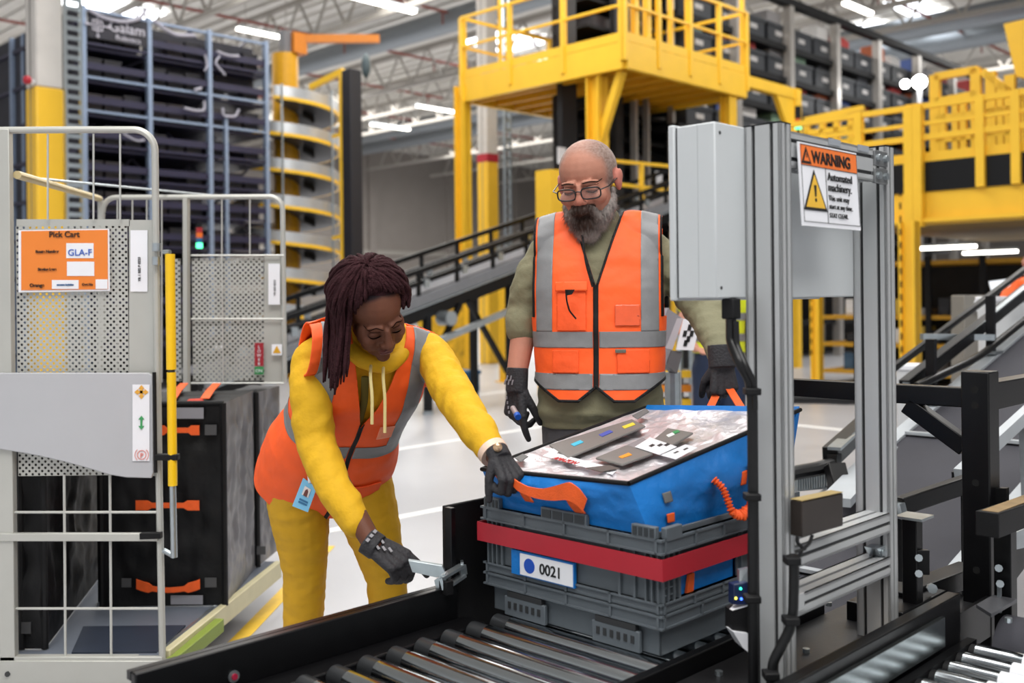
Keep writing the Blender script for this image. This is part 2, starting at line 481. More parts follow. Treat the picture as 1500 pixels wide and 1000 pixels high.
# signal tower light in front of the rack
a = Q(292, 352, 9.0)
t = root('signal_tower', (a.x, a.y, 0), 'stack light with green lamp lit behind the rear cart mesh', 'signal light')
MB().cyl((a.x, a.y, 0), (a.x, a.y, a.z - .1), .02, 8).build('pole', M_blkm, t)
for nm, dz, cl, em in (('green_lamp', -.045, '#19c46a', 3), ('blue_lamp', 0, '#175f8a', 0), ('amber_lamp', .045, '#d9661b', .1), ('red_lamp', .09, '#a01d22', .05)):
    MB().cyl((a.x, a.y, a.z + dz - .022), (a.x, a.y, a.z + dz + .021),   .027, 12).build(nm, mat(nm, cl, .3, emit='#5dffb0' if em == 3 else cl, strength=em), t)
MB().cyl((a.x, a.y, a.z + .112), (a.x, a.y, a.z + .15), .025, 12).build('cap', M_blkm, t)

# ================================================================== spiral conveyor
DS = 18.7
cs = Q(420, 300, DS); R1, R0 = .97, .235
ztc = P(420, 80, DS).z
M_spy = mat('spiral_yellow', '#e0a412', .45, 0, .06)
M_und = mat('spiral_underside', '#55565a', .5, .3)
t = root('spiral_conveyor', (cs.x, cs.y, 0), 'spiral chute conveyor winding around a thick yellow column', 'conveyor')
MB().cyl((cs.x, cs.y, 0), (cs.x, cs.y, ztc), R0, 24).build('centre_column', M_spy, t)
PIT = 50.5 / F * DS
zt = P(420, 127, DS - R1).z + .0
def helix(r0, r1, z0, z1, turns, ph, n=48):
    rings = []
    for i in range(int(turns * n) + 1):
        a = 2 * math.pi * i / n + ph; z = zt - PIT * i / n
        ca, sa = math.cos(a), math.sin(a)
        rings.append([(cs.x + ca * r0, cs.y + sa * r0, z + z0), (cs.x + ca * r1, cs.y + sa * r1, z + z0), (cs.x + ca * r1, cs.y + sa * r1, z + z1), (cs.x + ca * r0, cs.y + sa * r0, z + z1)])
    return MB().rings(rings)
PH = -2.36
TN = 7.2
helix(R0, R1 - .03, -.2, -.14, TN, PH).build('chute', M_und, t)
helix(R1 - .03, R1, -.14, .04, TN, PH).build('outer_guard', mat('spiral_silver', '#c6c8ca', .3, .6), t)
helix(R1 - .05, R1 + .01, -.2, -.14, TN, PH).build('edge_band', M_yel, t)
for k in range(8):
    m = MB()
    for j in range(6):
        a = PH + .9 + j * .12
        z = zt - PIT * (k + (.9 + j * .12) / 6.28)
        m.box(cs.x + math.cos(a) * .5 - .02, cs.x + math.cos(a) * .5 + .02, cs.y + math.sin(a) * .5 - .02, cs.y + math.sin(a) * .5 + .02, z - .32, z - .2)
    m.build('support_bracket', M_blkm, t)
a = PH + .45
for a in (PH + .15, PH + 1.15):
    MB().cyl((cs.x + math.cos(a) * (R1 + .03), cs.y + math.sin(a) * (R1 + .03), 0), (cs.x + math.cos(a) * (R1 + .03), cs.y + math.sin(a) * (R1 + .03), zt + .05), .02, 8).build('guide_post', M_galv, t)
# jib crane
a = Q(434, 62, 18.7); b = Q(556, 57, 18.9)
t = root('jib_crane', (a.x, a.y, ztc), 'orange jib crane arm above the yellow spiral column', 'crane')
MB().bar((a.x, a.y, ztc), (a.x, a.y, P(434, 50, 18.7).z), .28, .28).build('pivot_post', M_orgd, t)
MB().bar(Q(430, 57, 18.7), b, .12, .14).build('arm', M_orgd, t)
MB().prism([Q(428, 62, 18.7), Q(446, 62, 18.7), Q(434, 78, 18.7), Q(428, 78, 18.7)], (.04, .04, 0)).build('gusset', M_orgd, t)
g = Q(419, 62, 18.6)
MB().box(g.x - .09, g.x + .09, g.y - .09, g.y + .09, g.z - .2, g.z + .2).build('drive_box', mat('grey_drive', '#77777b', .5), t)
# black mast
a = Q(517, 300, 15.2)
zt2 = P(517, 103, 15.2).z
t = root('lift_mast', (a.x, a.y, 0), 'tall black square mast to the right of the spiral conveyor', 'mast')
MB().box(a.x - .105, a.x + .105, a.y - .105, a.y + .105, 0, zt2).build('column', mat('black_mast', '#1d1b20', .5), t, bevel=.01)
b1 = Q(500, 110, 15.3); b0 = Q(500, 420, 15.3)
MB().bar((b1.x, b1.y, 0), b1, .06, .06).build('yellow_strut', M_yel, t)
MB().bar(Q(503, 104, 15.4), Q(455, 128, 15.8), .07, .09).build('stay', M_yel, t)
a2 = Q(536, 96, 15.4)
MB().sphere(a2, .1, 12, 8, (.7, .7, 1.9)).build('hook_block', mat('slate_green', '#4c5a5e', .4), t)
for yy in (196, 345): MB().bar(Q(488, yy + 4, 15.5), Q(503, yy, 15.3), .05).build('tie', M_yel, t)

# ================================================================== yellow platform
DA = 18.6
A = Q(683, 440, DA); uA, vA = A.x, A.y
def onu(x, u): return pu(x, 300, u).y
def onv(x, v): return pv(x, 300, v).x
vC = onu(917, uA)          # near corner
uE = onv(1092, vC)         # right end
zD = P(683, 150, DA).z     # underside of the deck
zT = zD + .42
t = root('yellow_platform', (uA, vC, 0), 'raised yellow steel maintenance platform with railings behind the bearded man', 'platform')
def hebcol(u, v, z0, z1, w, par, nm='column'):
    m = MB(); m.box(u - w, u + w, v - w, v - w + .03, z0, z1); m.box(u - w, u + w, v + w - .03, v + w, z0, z1); m.box(u - .02, u + .02, v - w, v + w, z0, z1)
    m.box(u - w - .04, u + w + .04, v - w - .04, v + w + .04, z0, z0 + .03)
    return m.build(nm, M_yel, par)
hebcol(uA, vA + .05, 0, zD + .3, .11, t)
vB = onu(872, uA + .05)
hebcol(uA + .12, vB, 0, zD, .13, t)
uC = onv(1068, vC + .1)
hebcol(uC, vC + .1, 0, zD, .11, t)
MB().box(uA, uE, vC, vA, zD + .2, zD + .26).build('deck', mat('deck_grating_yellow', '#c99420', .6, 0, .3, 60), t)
for (x0, x1, y0, y1) in ((uA - .06, uA + .04, vC, vA), (uE - .04, uE + .06, vC, vA), (uA, uE, vC - .06, vC + .04), (uA, uE, vA - .04, vA + .06)):
    MB().box(x0, x1, y0, y1, zD, zT).build('edge_beam', M_yel, t)
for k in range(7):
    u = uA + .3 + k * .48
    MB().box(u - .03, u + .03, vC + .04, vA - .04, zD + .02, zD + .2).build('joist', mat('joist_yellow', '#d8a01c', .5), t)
MB().bar((uA + .12, vB - .05, zD - 1.1), (uA + .12, vC + .15, zD), .12, .12).build('knee_brace', M_yel, t)
def railing(par, p, q, zb, n, h=1.1, w=.05, mid=(.52,), toe=True):
    p, q = Vector((p[0], p[1], zb)), Vector((q[0], q[1], zb))
    for i in range(n + 1):
        c = p.lerp(q, i / n)
        MB().bar(c - Vector((0, 0, .3)), c + Vector((0, 0, h)), w * 1.5, w * 1.5, up=(1, 0, 0)).build('rail_post', M_yel, par)
    MB().bar(p + Vector((0, 0, h)), q + Vector((0, 0, h)), w, w).build('handrail', M_yel, par)
    for f in mid: MB().bar(p + Vector((0, 0, h * f)), q + Vector((0, 0, h * f)), w, w * .8).build('mid_rail', M_yel, par)
    if toe: MB().bar(p + Vector((0, 0, .08)), q + Vector((0, 0, .08)), .012, .14).build('toe_board', M_yel, par)
railing(t, (uA - .05, vA), (uA - .05, vC), zT, 3)
railing(t, (uA - .05, vC - .05), (uE, vC - .05), zT, 4)
railing(t, (uE, vC), (uE, vA), zT, 2)
railing(t, (uA, vA), (uE, vA), zT, 3)
for u, v in ((uA + .02, vC + .05), (uA + .3, vC + .02), (uA + .62, vC + .02)):
    MB().bar((u, v, zT), (u, v, zT + 2.4), .1, .1, up=(1, 0, 0)).build('tall_post', M_yel, t)
for x in (735, 830): # cage posts above
    v = onu(x, uA + .1); MB().bar((uA + .1, v, zT), (uA + .1, v, zT + 2.2), .05, .05, up=(1, 0, 0)).build('tall_post', M_yel, t)
for x in (985, 1010, 1090):
    u = onv(x, vC + .1); MB().bar((u, vC + .1, zT), (u, vC + .1, zT + 2.2), .07, .07, up=(1, 0, 0)).build('tall_post', M_yel, t)
# gantry arm to the right
uG = onv(1165, vC)
MB().bar((uE, vC, zD + .3), (uG, vC, zD + .3), .16, .2).build('gantry_beam', M_yel, t)
MB().bar((uG, vC, zD - 1.0), (uG, vC, zD + .4), .2, .2, up=(1, 0, 0)).build('gantry_post', M_yel, t)
MB().prism([(uG - .1, vC - .06, zD + .2), (uG - .75, vC - .06, zD + .2), (uG - .1, vC - .06, zD - .75)], (0, .1, 0)).build('gusset', M_yel, t)
MB().bar((uG, vC, 0), (uG, vC, zD - 1.0), .14, .14, up=(1, 0, 0)).build('column', M_yel, t)
a = toW(P(1169, 186, 15.0))
t2 = root('green_beacon', a, 'lit green beacon with dark housing beside the yellow gantry post', 'signal light')
MB().cyl((a.x, a.y, a.z - .03), (a.x, a.y, a.z + .05), .045, 12).build('green_lamp', MATS['green_lamp'], t2)
MB().cyl((a.x, a.y, a.z + .05), (a.x, a.y, a.z + .12), .04, 12).build('amber_lamp', MATS['amber_lamp'], t2)
MB().cyl((a.x, a.y, a.z + .12), (a.x, a.y, a.z + .3), .045, 12).build('housing', M_blkm, t2)
MB().cyl((a.x, a.y, a.z - 1.3), (a.x, a.y, a.z - .03), .02, 8).build('pole', M_blkm, t2)

# lift towers with silver masts under the platform
M_tow = mat('tower_black', '#17171a', .45, 0, .2)
M_mst = mat('tower_mast_silver', '#b9b4ae', .35, .6)
vt = vC + 1.6
t = root('vertical_lift', (onv(870, vt), vt, 0), 'black vertical tote lift with silver masts beneath the yellow platform', 'lift')
for x, w, mm in ((832, .19, M_tow), (905, .1, M_tow), (930, .04, M_mst), (948, .03, M_mst), (985, .05, M_mst), (1000, .09, M_tow), (1043, .05, M_mst)):
    u = onv(x, vt); MB().box(u - w, u + w, vt - .06, vt + .06, 0, 8.6).build('mast', mm, t)
ua, ub = onv(838, vt + .5), onv(1050, vt + .5)
MB().box(ua, ub, vt + .9, vt + .95, 0, 8.6).build('back_panel', mat('tower_dark_panel', '#2f2c2c', .6, 0, .5, 3), t)
for k in range(17):
    z = .4 + k * .48
    MB().box(ua, ub, vt + .1, vt + .9, z, z + .05).build('cross_shelf', M_blkm, t)
    m = MB(); m.bar((ua + 1.6, vt + .3, z), (ub, vt + .3, z + .46), .05); m.bar((ub, vt + .32, z), (ua + 1.6, vt + .32, z + .46), .05); m.build('lattice', M_mst if k % 3 == 0 else M_blkm, t)
rng = random.Random(5)
for k in range(15):
    z = .45 + k * .48
    for j in range(4):
        if rng.random() < .45: continue
        u = ua + .3 + j * (ub - ua - .5) / 4
        b = MB(); b.box(u, u + .45, vt + .2, vt + .7, z, z + .2); b.box(u - .01, u + .46, vt + .19, vt + .71, z + .2, z + .23)
        o = b.build('lift_tote', rng.choice((M_bin, M_binb, mat('tote_slate', '#3d4046', .5))), org=(u, vt + .2, z))
        tag(o, 'dark lift tote, %s from the left on %s shelf from the floor under the platform' % (nth(j), nth(k)), 'tote', 'totes in the vertical lift')
pl = pv(955, 260, vt - .2); 
for x, y in ((965, 262), (823, 228)):
    a = pv(x, y, vt - .1)
    MB().box(a.x - .1, a.x + .1, a.y - .01, a.y + .01, a.z - .14, a.z + .14).build('notice', M_white, t)

# lower yellow railings behind the man's shoulder
t = root('yellow_walkway', Q(900, 330, 15.6) * Vector((1, 1, 0)) if False else (Q(900, 330, 15.6).x, Q(900, 330, 15.6).y, 0), 'low yellow walkway with railing behind the incline conveyor and the man', 'walkway')
vL = vC - .15
z1, z2, z3 = pv(905, 237, vL).z, pv(905, 270, vL).z, pv(905, 325, vL).z
u0, u1, u2 = onv(800, vL), onv(985, vL), onv(940, vL)
MB().bar((onv(890, vL), vL, z1), (u1, vL, z1 + .05), .05).build('handrail', M_yel, t)
MB().bar((onv(890, vL), vL, z2), (u1, vL, z2 + .0), .05).build('mid_rail', M_yel, t)
for u in (u1, u2): MB().bar((u, vL, 0), (u, vL, z1 + .05), .06, .06, up=(1, 0, 0)).build('rail_post', M_yel, t)
MB().box(onv(890, vL + .3), u1, vL + .25, vL + .35, z3 - .35, z3 + .2).build('side_panel', M_yel, t)
b0, b1 = onv(800, vL - .1), onv(824, vL - .1)
MB().box(b0, b1, vL - .2, vL + .1, 0, pv(812, 250, vL - .1).z).build('cabinet', M_yel, t)
b0, b1 = onv(826, vL - .1), onv(842, vL - .1)
MB().box(b0, b1, vL - .15, vL + .1, 0, pv(832, 248, vL - .1).z).build('cabinet', M_yel, t)

# ================================================================== tall open shelving with totes on the right
vs_ = 10.0
us = [onv(x, vs_) for x in (1080, 1158, 1226, 1287, 1345)]
t = root('tote_shelving', (us[0], vs_, 0), 'tall open shelving loaded with dark totes running back on the right', 'shelving')
usx = us + [us[-1] + (us[-1] - us[-2]) * (k + 1) for k in range(2)]
zl = [pv(1158, y, vs_).z for y in (68, 115, 160, 212)]
for u in usx:
    MB().box(u - .09, u + .09, vs_ - .09, vs_ + .09, 0, zl[0] + .95).build('upright', M_mst, t)
    MB().box(u - .09, u + .09, vs_ + 1.5, vs_ + 1.6, 0, zl[0] + .95).build('upright', M_mst, t)
zall = zl + [zl[3] - .95 * (k + 1) for k in range(5)]
for z in zall:
    if z < .1: continue
    MB().box(usx[0] - 2, usx[-1], vs_, vs_ + 1.5, z - .12, z).build('shelf', M_blkm, t)
MB().box(usx[0] - 2, usx[-1], vs_ - .1, vs_ + .1, zl[0] + .85, zl[0] + 1.0).build('top_beam', M_blkm, t)
MB().box(usx[0] - 2, usx[-1], vs_ + 1.6, vs_ + 1.65, 0, zl[0] - .2).build('back_panel', mat('shelf_back', '#3b3735', .7, 0, .4, 2), t)
rng = random.Random(11)
M_sl = mat('tote_charcoal', '#33363b', .5, 0, .2)
goods = [mat('goods_red', '#b23b38', .6), mat('goods_grey', '#8d8a8a', .6), mat('goods_orange', '#c7673c', .6), mat('goods_white', '#d5d2cf', .6), mat('goods_blue', '#4c62a0', .6), mat('goods_green', '#86a58a', .6), mat('goods_black', '#222226', .6)]
fb = None
def shelf_tote(u, v, z, ln, lv, pos):
    global fb
    if fb is None:
        fb = root('shelf_tote', (0, 0, 0), frame='W')
        m = MB(); m.box(0, .02, 0, .8, 0, .42); m.box(1 - .02, 1, 0, .8, 0, .42); m.box(0, 1, 0, .02, 0, .42); m.box(0, 1, .78, .8, 0, .42); m.box(0, 1, 0, .8, 0, .02); m.box(-.02, 1.02, -.02, 0, .36, .44)
        m.build('shell', M_sl, fb)
        MB().box(.35, .65, -.012, -.001, .18, .28).build('front_label', mat('label_dull', '#b9b6b4'), fb)
        r = fb
    else:
        r = fb.copy(); COL.objects.link(r); OFF[r.name] = OFF[fb.name]
        for ch in list(fb.children):
            c = ch.copy(); COL.objects.link(c); c.parent = r
    r.location = W(u, v, z); r.scale = (ln, 1, 1)
    tag(r, 'charcoal tote, %s from the left on %s level from the top of the tall shelving' % (nth(pos), nth(lv)), 'tote', 'totes on the tall shelving')
for zi, z in enumerate(zl):
    u = usx[0] - 1.6; pos = 0
    while u < usx[-1] - .8:
        ln = .9
        shelf_tote(u, vs_ + .1, z, ln, zi, pos)
        if rng.random() < .8:
            g = rng.choice(goods); c = Vector((u + .1 + rng.random() * .2, vs_ + .16, z + .24))
            b = MB(); b.box(c.x, c.x + .55, c.y, c.y + .4, c.z, c.z + .42 + rng.random() * .2)
            b.box(c.x + .05, c.x + .5, c.y + .05, c.y + .3, c.z + .4, c.z + .5)
            o = b.build('parcel', g, org=c, bevel=.03)
            tag(o, '%s parcel in the %s tote on %s level from the top of the tall shelving' % (g.name[6:], nth(pos), nth(zi)), 'parcel', '%s parcels on the tall shelving' % g.name[6:])
        u += .98 + rng.random() * .06; pos += 1
# bright flood lamp at the end of the shelving
a = toW(P(1347, 120, 24)); a2 = toW(P(1326, 123, 24))
t = root('flood_lamp', (a.x, a.y, a.z), 'glaring white flood lamp above the right yellow railing', 'lamp')
MB().sphere(a, .16, 12, 8).build('bulb', mat('flood_glow', '#ffffff', emit='#ffffff', strength=30), t)
MB().sphere(a2, .1, 12, 8).build('bulb', MATS['flood_glow'], t)
MB().bar(a - Vector((0, 0, 1.0)), a - Vector((0, 0, .12)), .08, .08, up=(1, 0, 0)).build('stem', M_white, t)

# ================================================================== yellow mezzanine on the right
# its long edge runs across the hall (along v) and comes nearer to the right
uM = Q(1330, 300, 13.0).x
t = root('yellow_mezzanine', (uM, Q(1330, 300, 13).y, 0), 'yellow mezzanine with black belt edge and railings at the right', 'mezzanine')
def M(x, y): return pu(x, y, uM)
vm0, vm1 = M(1200, 300).y, M(1640, 300).y
zb0, zb1, zb2, zb3 = M(1330, 322).z, M(1330, 283).z, M(1330, 240).z, M(1330, 232).z
MB().box(uM, uM + .3, vm1, vm0, zb0, zb1).build('main_beam', M_yel, t)
MB().box(uM - .1, uM + .5, vm1, vm0, zb0 - .05, zb0).build('lower_flange', M_yel, t)
MB().box(uM - .03, uM + .25, vm1, vm0 - .8, zb1, zb2).build('belt_edge', M_blk, t)
MB().box(uM, uM + 6, vm1, vm0, zb1 + .1, zb1 + .2).build('deck', M_blkm, t)
MB().box(uM - .02, uM + .2, vm1, vm0, zb2, zb2 + .12).build('upper_beam', M_yel, t)
zh = M(1330, 160).z; zm = M(1330, 205).z; zr = M(1330, 185).z
for z, w in ((zh, .07), (zr, .05), (zm, .07)):
    MB().bar((uM - .05, vm1, z), (uM - .05, M(1160, 300).y, z), w, w).build('rail', M_yel, t)
for x in (1262, 1338, 1350, 1440, 1492):
    v = M(x, 300).y
    MB().bar((uM - .05, v, zb1), (uM - .05, v, zh + .04), .1, .1, up=(1, 0, 0)).build('rail_post', M_yel, t)
for x in (1337, 1350):
    v = M(x, 300).y
    MB().bar((uM - .08, v, zb0 - .1), (uM - .08, v, zh), .11, .11, up=(1, 0, 0)).build('stanchion', M_yel, t)
# stair cage behind
um2 = uM + 1.6
def M2(x, y): return pu(x, y, um2)
for x, y0, y1 in ((1370, 110, 230), (1430, 100, 235), (1452, 105, 235), (1480, 110, 235), (1400, 150, 235), (1382, 150, 232), (1412, 150, 232), (1466, 120, 235), (1497, 130, 235)):
    a, b = M2(x, y0), M2(x, y1)
    MB().bar((um2, a.y, b.z), (um2, a.y, a.z), .13 if y0 < 112 else .08, .1, up=(1, 0, 0)).build('cage_post', M_yel, t)
for (xa, ya, xb, yb) in ((1370, 113, 1432, 102), (1370, 150, 1432, 138), (1372, 175, 1500, 158), (1440, 105, 1500, 150), (1372, 205, 1500, 190)):
    MB().bar(M2(xa, ya), M2(xb, yb), .1, .1).build('cage_rail', M_yel, t)
for (xa, ya, xb, yb) in ((1180, 176, 1265, 158), (1180, 195, 1265, 186), (1180, 215, 1262, 205)):
    a, b = M2(xa, ya), M2(xb, yb); MB().bar(a, b, .08, .08).build('far_rail', M_yel, t)
for x in (1182, 1205, 1226, 1247):
    a = M2(x, 175); b = M2(x, 235); MB().bar((um2, a.y, b.z), (um2, a.y, a.z), .08, .08, up=(1, 0, 0)).build('far_post', M_yel, t)
# hanging yellow bracket at the top right corner
a = [M2(1470, 35), M2(1560, 15), M2(1560, 125), M2(1488, 112)]
MB().prism(a, (.3, 0, 0)).build('crane_bracket', M_yel, t)
# columns under it
for x0, x1, d in ((1187, 1205, 15.2), (1318, 1348, 12.6)):
    c = Q((x0 + x1) / 2, 440, d); w = (x1 - x0) / F * d / 2.6
    m = MB(); m.box(c.x - w, c.x + w, c.y - w, c.y - w + .03, 0, zb0 - .05); m.box(c.x - w, c.x + w, c.y + w - .03, c.y + w, 0, zb0 - .05); m.box(c.x - .03, c.x + .03, c.y - w, c.y + w, 0, zb0 - .05)
    m.build('column', M_yel, t)
    for k in range(14):
        MB().box(c.x - w - .006, c.x - w - .001, c.y + w * .55, c.y + w * .8, .5 + k * .16, .58 + k * .16).build('slot', M_blkm, t)
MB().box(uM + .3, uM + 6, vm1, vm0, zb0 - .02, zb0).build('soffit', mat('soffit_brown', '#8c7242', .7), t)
for x, y in ((1386, 362), (1450, 369)):
    a = pz(x, y, zb0 - .12)
    o = root('under_deck_lamp', a, 'glowing strip lamp under the mezzanine, %s' % ('left of the pair' if x < 1400 else 'right of the pair'), 'lamp')
    MB().box(a.x - .05, a.x + .05, a.y - .5, a.y + .5, a.z - .03, a.z + .02).build('tube', M_lamp, o)
    MB().box(a.x - .07, a.x + .07, a.y - .52, a.y + .52, a.z + .02, a.z + .06).build('housing', M_galv, o)
# dim shelves under the mezzanine
us3 = uM + 2.2
def M3(x, y): return pu(x, y, us3)
t = root('pick_shelving', (us3, M3(1400, 440).y, 0), 'dim pick shelving with yellow beams under the mezzanine', 'shelving')
va, vb = M3(1205, 440).y, M3(1540, 440).y
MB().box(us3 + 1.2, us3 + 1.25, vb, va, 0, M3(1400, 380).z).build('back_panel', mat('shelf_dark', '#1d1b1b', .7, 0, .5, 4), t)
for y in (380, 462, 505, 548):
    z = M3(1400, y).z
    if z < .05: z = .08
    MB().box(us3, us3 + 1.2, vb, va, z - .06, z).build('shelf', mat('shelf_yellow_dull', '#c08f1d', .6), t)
for x in (1255, 1360, 1440, 1520):
    v = M3(x, 440).y
    MB().box(us3 - .03, us3 + .03, v - .04, v + .04, 0, M3(1400, 375).z).build('upright', M_blkm, t)
rng = random.Random(21)
cname = {'#c2a23a': 'mustard', '#2b2b30': 'black', '#b33f36': 'red', '#d8d6d4': 'white', '#38536b': 'blue', '#1f1f22': 'black', '#26262a': 'black', '#8d8c8c': 'grey', '#d07a2b': 'orange', '#303238': 'charcoal'}
pal = ['#c2a23a', '#2b2b30', '#b33f36', '#d8d6d4', '#38536b', '#1f1f22', '#26262a', '#8d8c8c', '#d07a2b', '#303238']
for yi, y in enumerate((462, 505, 548)):
    z = max(M3(1400, y).z, .08); v = vb + .1; pos = 0
    while v < va - .3:
        h = .1 + rng.random() * .22; w = .1 + rng.random() * .15
        cl = rng.choice(pal)
        b = MB(); b.box(us3 + .1, us3 + .5, v, v + w, z, z + h); b.box(us3 + .09, us3 + .1, v + .02, v + w - .02, z + .03, z + h * .6)
        o = b.build('boxed_item', mat('item_' + cl[1:], cl, .5), org=(us3 + .1, v, z), bevel=.01)
        pos += 1; tag(o, 'small %s item, %s from the right on the %s dim shelf under the mezzanine' % (cname[cl], nth(pos - 1), ('upper', 'middle', 'lower')[yi]), 'box', 'small goods under the mezzanine')
        v += w + .04 + rng.random() * .2

# ================================================================== inclined conveyor in the background
CVv = 8.1; CW2 = .62
def z_in(u): return .97 + .282 * (u - 4.53)
t = root('incline_conveyor', (4.2, CVv, 0), 'long black inclined belt conveyor rising to the right behind the workers', 'conveyor')
ui, uj = 3.4, 12.2
def slab(y0, y1, z0, z1, ua=ui, ub=uj):
    m = MB()
    vs = []
    for u in (ua, ub):
        for y, z in ((y0, z0), (y1, z0), (y1, z1), (y0, z1)): vs.append((u, y, z_in(u) + z))
    m.add(vs, [(0, 1, 2, 3), (7, 6, 5, 4), (0, 4, 5, 1), (1, 5, 6, 2), (2, 6, 7, 3), (3, 7, 4, 0)])
    return m
slab(CVv, CVv + CW2, -.02, .0).build('belt', mat('belt_grey', '#6d6d72', .5, 0, .06), t)
slab(CVv - .06, CVv - .002, -.14, -.02).build('side_skirt', mat('skirt_grey', '#77787c', .5), t)
slab(CVv - .055, CVv - .002, -.32, -.15).build('side_frame', M_blk, t)
slab(CVv + CW2, CVv + CW2 + .06, -.3, .05).build('side_frame', M_blk, t)
slab(CVv - .1, CVv - .062, -.16, -.145).build('edge_trim', M_galv, t)
for v in (CVv - .02, CVv + CW2 + .03):
    for zz in ((.10, .24) if v < CVv else (.14, .32)):
        slab(v - .02, v + .02, zz, zz + .06).build('guide_rail', M_blk, t)
    u = ui + .3
    while u < uj:
        MB().bar((u, v, z_in(u) - .02), (u, v, z_in(u) + (.28 if v < CVv else .36)), .05, .03, up=(1, 0, 0)).build('rail_bracket', M_blk, t)
        MB().box(u + .06, u + .14, v - .05, v - .025, z_in(u) + .08, z_in(u) + .18).build('clamp', M_galv, t)
        u += .62
slab(CVv - .28, CVv - .2, -.62, -.55, 5.2, 11.5).build('lower_tray', M_galv, t)
for u in (5.0, 6.3, 7.7, 9.2):
    zz = z_in(u) - .3
    for v in (CVv - .03, CVv + CW2 + .03):
        MB().bar((u, v, 0), (u, v, zz), .08, .08, up=(1, 0, 0)).build('leg', M_blk, t)
        MB().cyl((u, v, 0), (u, v, .04), .07, 10).build('foot', M_galv, t)
    if u > 6:
        MB().bar((u, CVv - .05, .35), (u - .75, CVv - .05, z_in(u - .75) - .3), .06).build('brace', M_blk, t)
        MB().bar((u, CVv - .06, .5), (u + .5, CVv - .06, z_in(u + .5) - .3), .06).build('brace', M_blk, t)
for u in (6.5, 8.6):
    MB().cyl((u, CVv - .25, z_in(u) - .38), (u, CVv - .05, z_in(u) - .38), .09, 14).build('motor', M_galv, t)
# pipes and blue crates under the incline
for i, (x, y0, d, cl) in enumerate([(650, 588, 14.2, None)]):
    pass
a = Q(668, 575, 15.2)
b = MB(); b.box(a.x - .3, a.x + .3, a.y - .2, a.y + .2, 0, .3); b.box(a.x - .32, a.x + .32, a.y - .22, a.y + .22, .26, .32)
tag(b.build('blue_crate', mat('dark_blue_crate', '#1f5a86', .5), org=(a.x, a.y, 0), bevel=.01), 'dark blue crate on the floor under the incline conveyor', 'crate')
# yellow machine frame seen under the incline
a = Q(650, 520, 16.5)
t = root('yellow_machine_guard', (a.x, a.y, 0), 'perforated yellow machine guard under the incline conveyor left of the yellow column', 'guard')
m = MB(); m.box(a.x - .45, a.x + .45, a.y - .05, a.y + .05, .1, 1.3)
m.build('panel', mat('guard_yellow', '#e5b428', .5, 0, .5, 9), t)
for k in (-.45, .45): MB().box(a.x + k - .04, a.x + k + .04, a.y - .06, a.y + .06, 0, 1.4).build('post', M_yel, t)
a = Q(737, 490, 17.0)
t = root('yellow_stanchion', (a.x, a.y, 0), 'thin yellow stanchion beside the man behind the black braces', 'post')
MB().box(a.x - .05, a.x + .05, a.y - .05, a.y + .05, 0, 2.0).build('post', M_yel, t); MB().box(a.x - .1, a.x + .1, a.y - .1, a.y + .1, 0, .02).build('base_plate', M_yel, t)
# orange and yellow goods cart far behind between the man and his arm
a = Q(1000, 570, 7.2)
t = root('wire_goods_cart', (a.x, a.y, 0), 'wire goods cart with yellow and orange shelves behind the blue bag', 'cart')
p0, p1 = Q(945, 570, 7.2), Q(1082, 570, 7.2); p0.z = p1.z = 0
dv_ = (p1 - p0); nn = Vector((-dv_.y, dv_.x, 0)).normalized() * .5
def gp(f, z, k=0): q = p0.lerp(p1, f) + nn * k; return Vector((q.x, q.y, z))
for f in (0, .38, .5, 1):
    for k in (0, 1): MB().bar(gp(f, .1, k), gp(f, 1.12, k), .03, .03, up=(1, 0, 0)).build('upright', M_galv, t)
for z, cl in ((.62, M_yel), (.72, M_orgd), (.82, M_yel), (.5, M_yel)):
    MB().bar(gp(.0, z), gp(.62, z), .03, .05).build('shelf_edge', cl, t)
    MB().prism([gp(0, z - .02), gp(1, z - .02), gp(1, z - .02, 1), gp(0, z - .02, 1)], (0, 0, .015)).build('shelf', M_blkm, t)
MB().prism([gp(.55, .15, -.04), gp(1, .15, -.04), gp(1, .88, -.04), gp(.55, .88, -.04)], nn * .05).build('yellow_panel', M_yel, t)
MB().prism([gp(.5, .15, -.06), gp(.57, .15, -.06), gp(.6, .86, -.06), gp(.53, .86, -.06)], nn * .04).build('orange_strap', M_org, t)
MB().prism([gp(.75, .5, -.08), gp(.97, .5, -.08), gp(.97, .6, -.08), gp(.75, .6, -.08)], nn * .02).build('paper_label', M_white, t)
MB().prism([gp(.03, .5, -.05), gp(.2, .5, -.05), gp(.2, .6, -.05), gp(.03, .6, -.05)], nn * .02).build('paper_label', M_white, t)
# ================================================================== roller conveyor in front
ZR = .608   # top of the rollers
t = root('roller_conveyor', (-.6, .25, 0), 'black framed roller conveyor with steel rollers carrying the grey totes', 'conveyor')
VL, VR = .555, -.01
MB().box(-.86, -.06, VL, VL + .02, .50, .672).build('side_rail', M_blk, t, bevel=.003)
MB().box(-.86, -.06, VL + .02, VL + .035, .655, .672).build('rail_lip', M_blk, t)
MB().box(-.86, -.04, VL - .072, VL - .002, .47, .595).build('bearing_channel', M_blk, t, bevel=.004)
for u in (-.66,):
    MB().cyl((u, VL - .004, .615), (u, VL - .001, .615), .012, 14).build('bolt', M_galv, t)
    MB().cyl((u, VL - .007, .615), (u, VL - .0045, .615), .0065, 10).build('red_dot', mat('dot_red', '#a01a3a', .5), t)
MB().box(-1.75, .62, VR - .025, VR - .002, .46, .612).build('side_rail', M_blk, t, bevel=.003)
for u in (-.8, .55):
    for v in (VL, VR - .02):
        MB().box(u - .03, u + .03, v - .0, v + .03, 0, .47).build('leg', M_blk, t)
RP = .0775
k = 0
first = None
u = -1.40
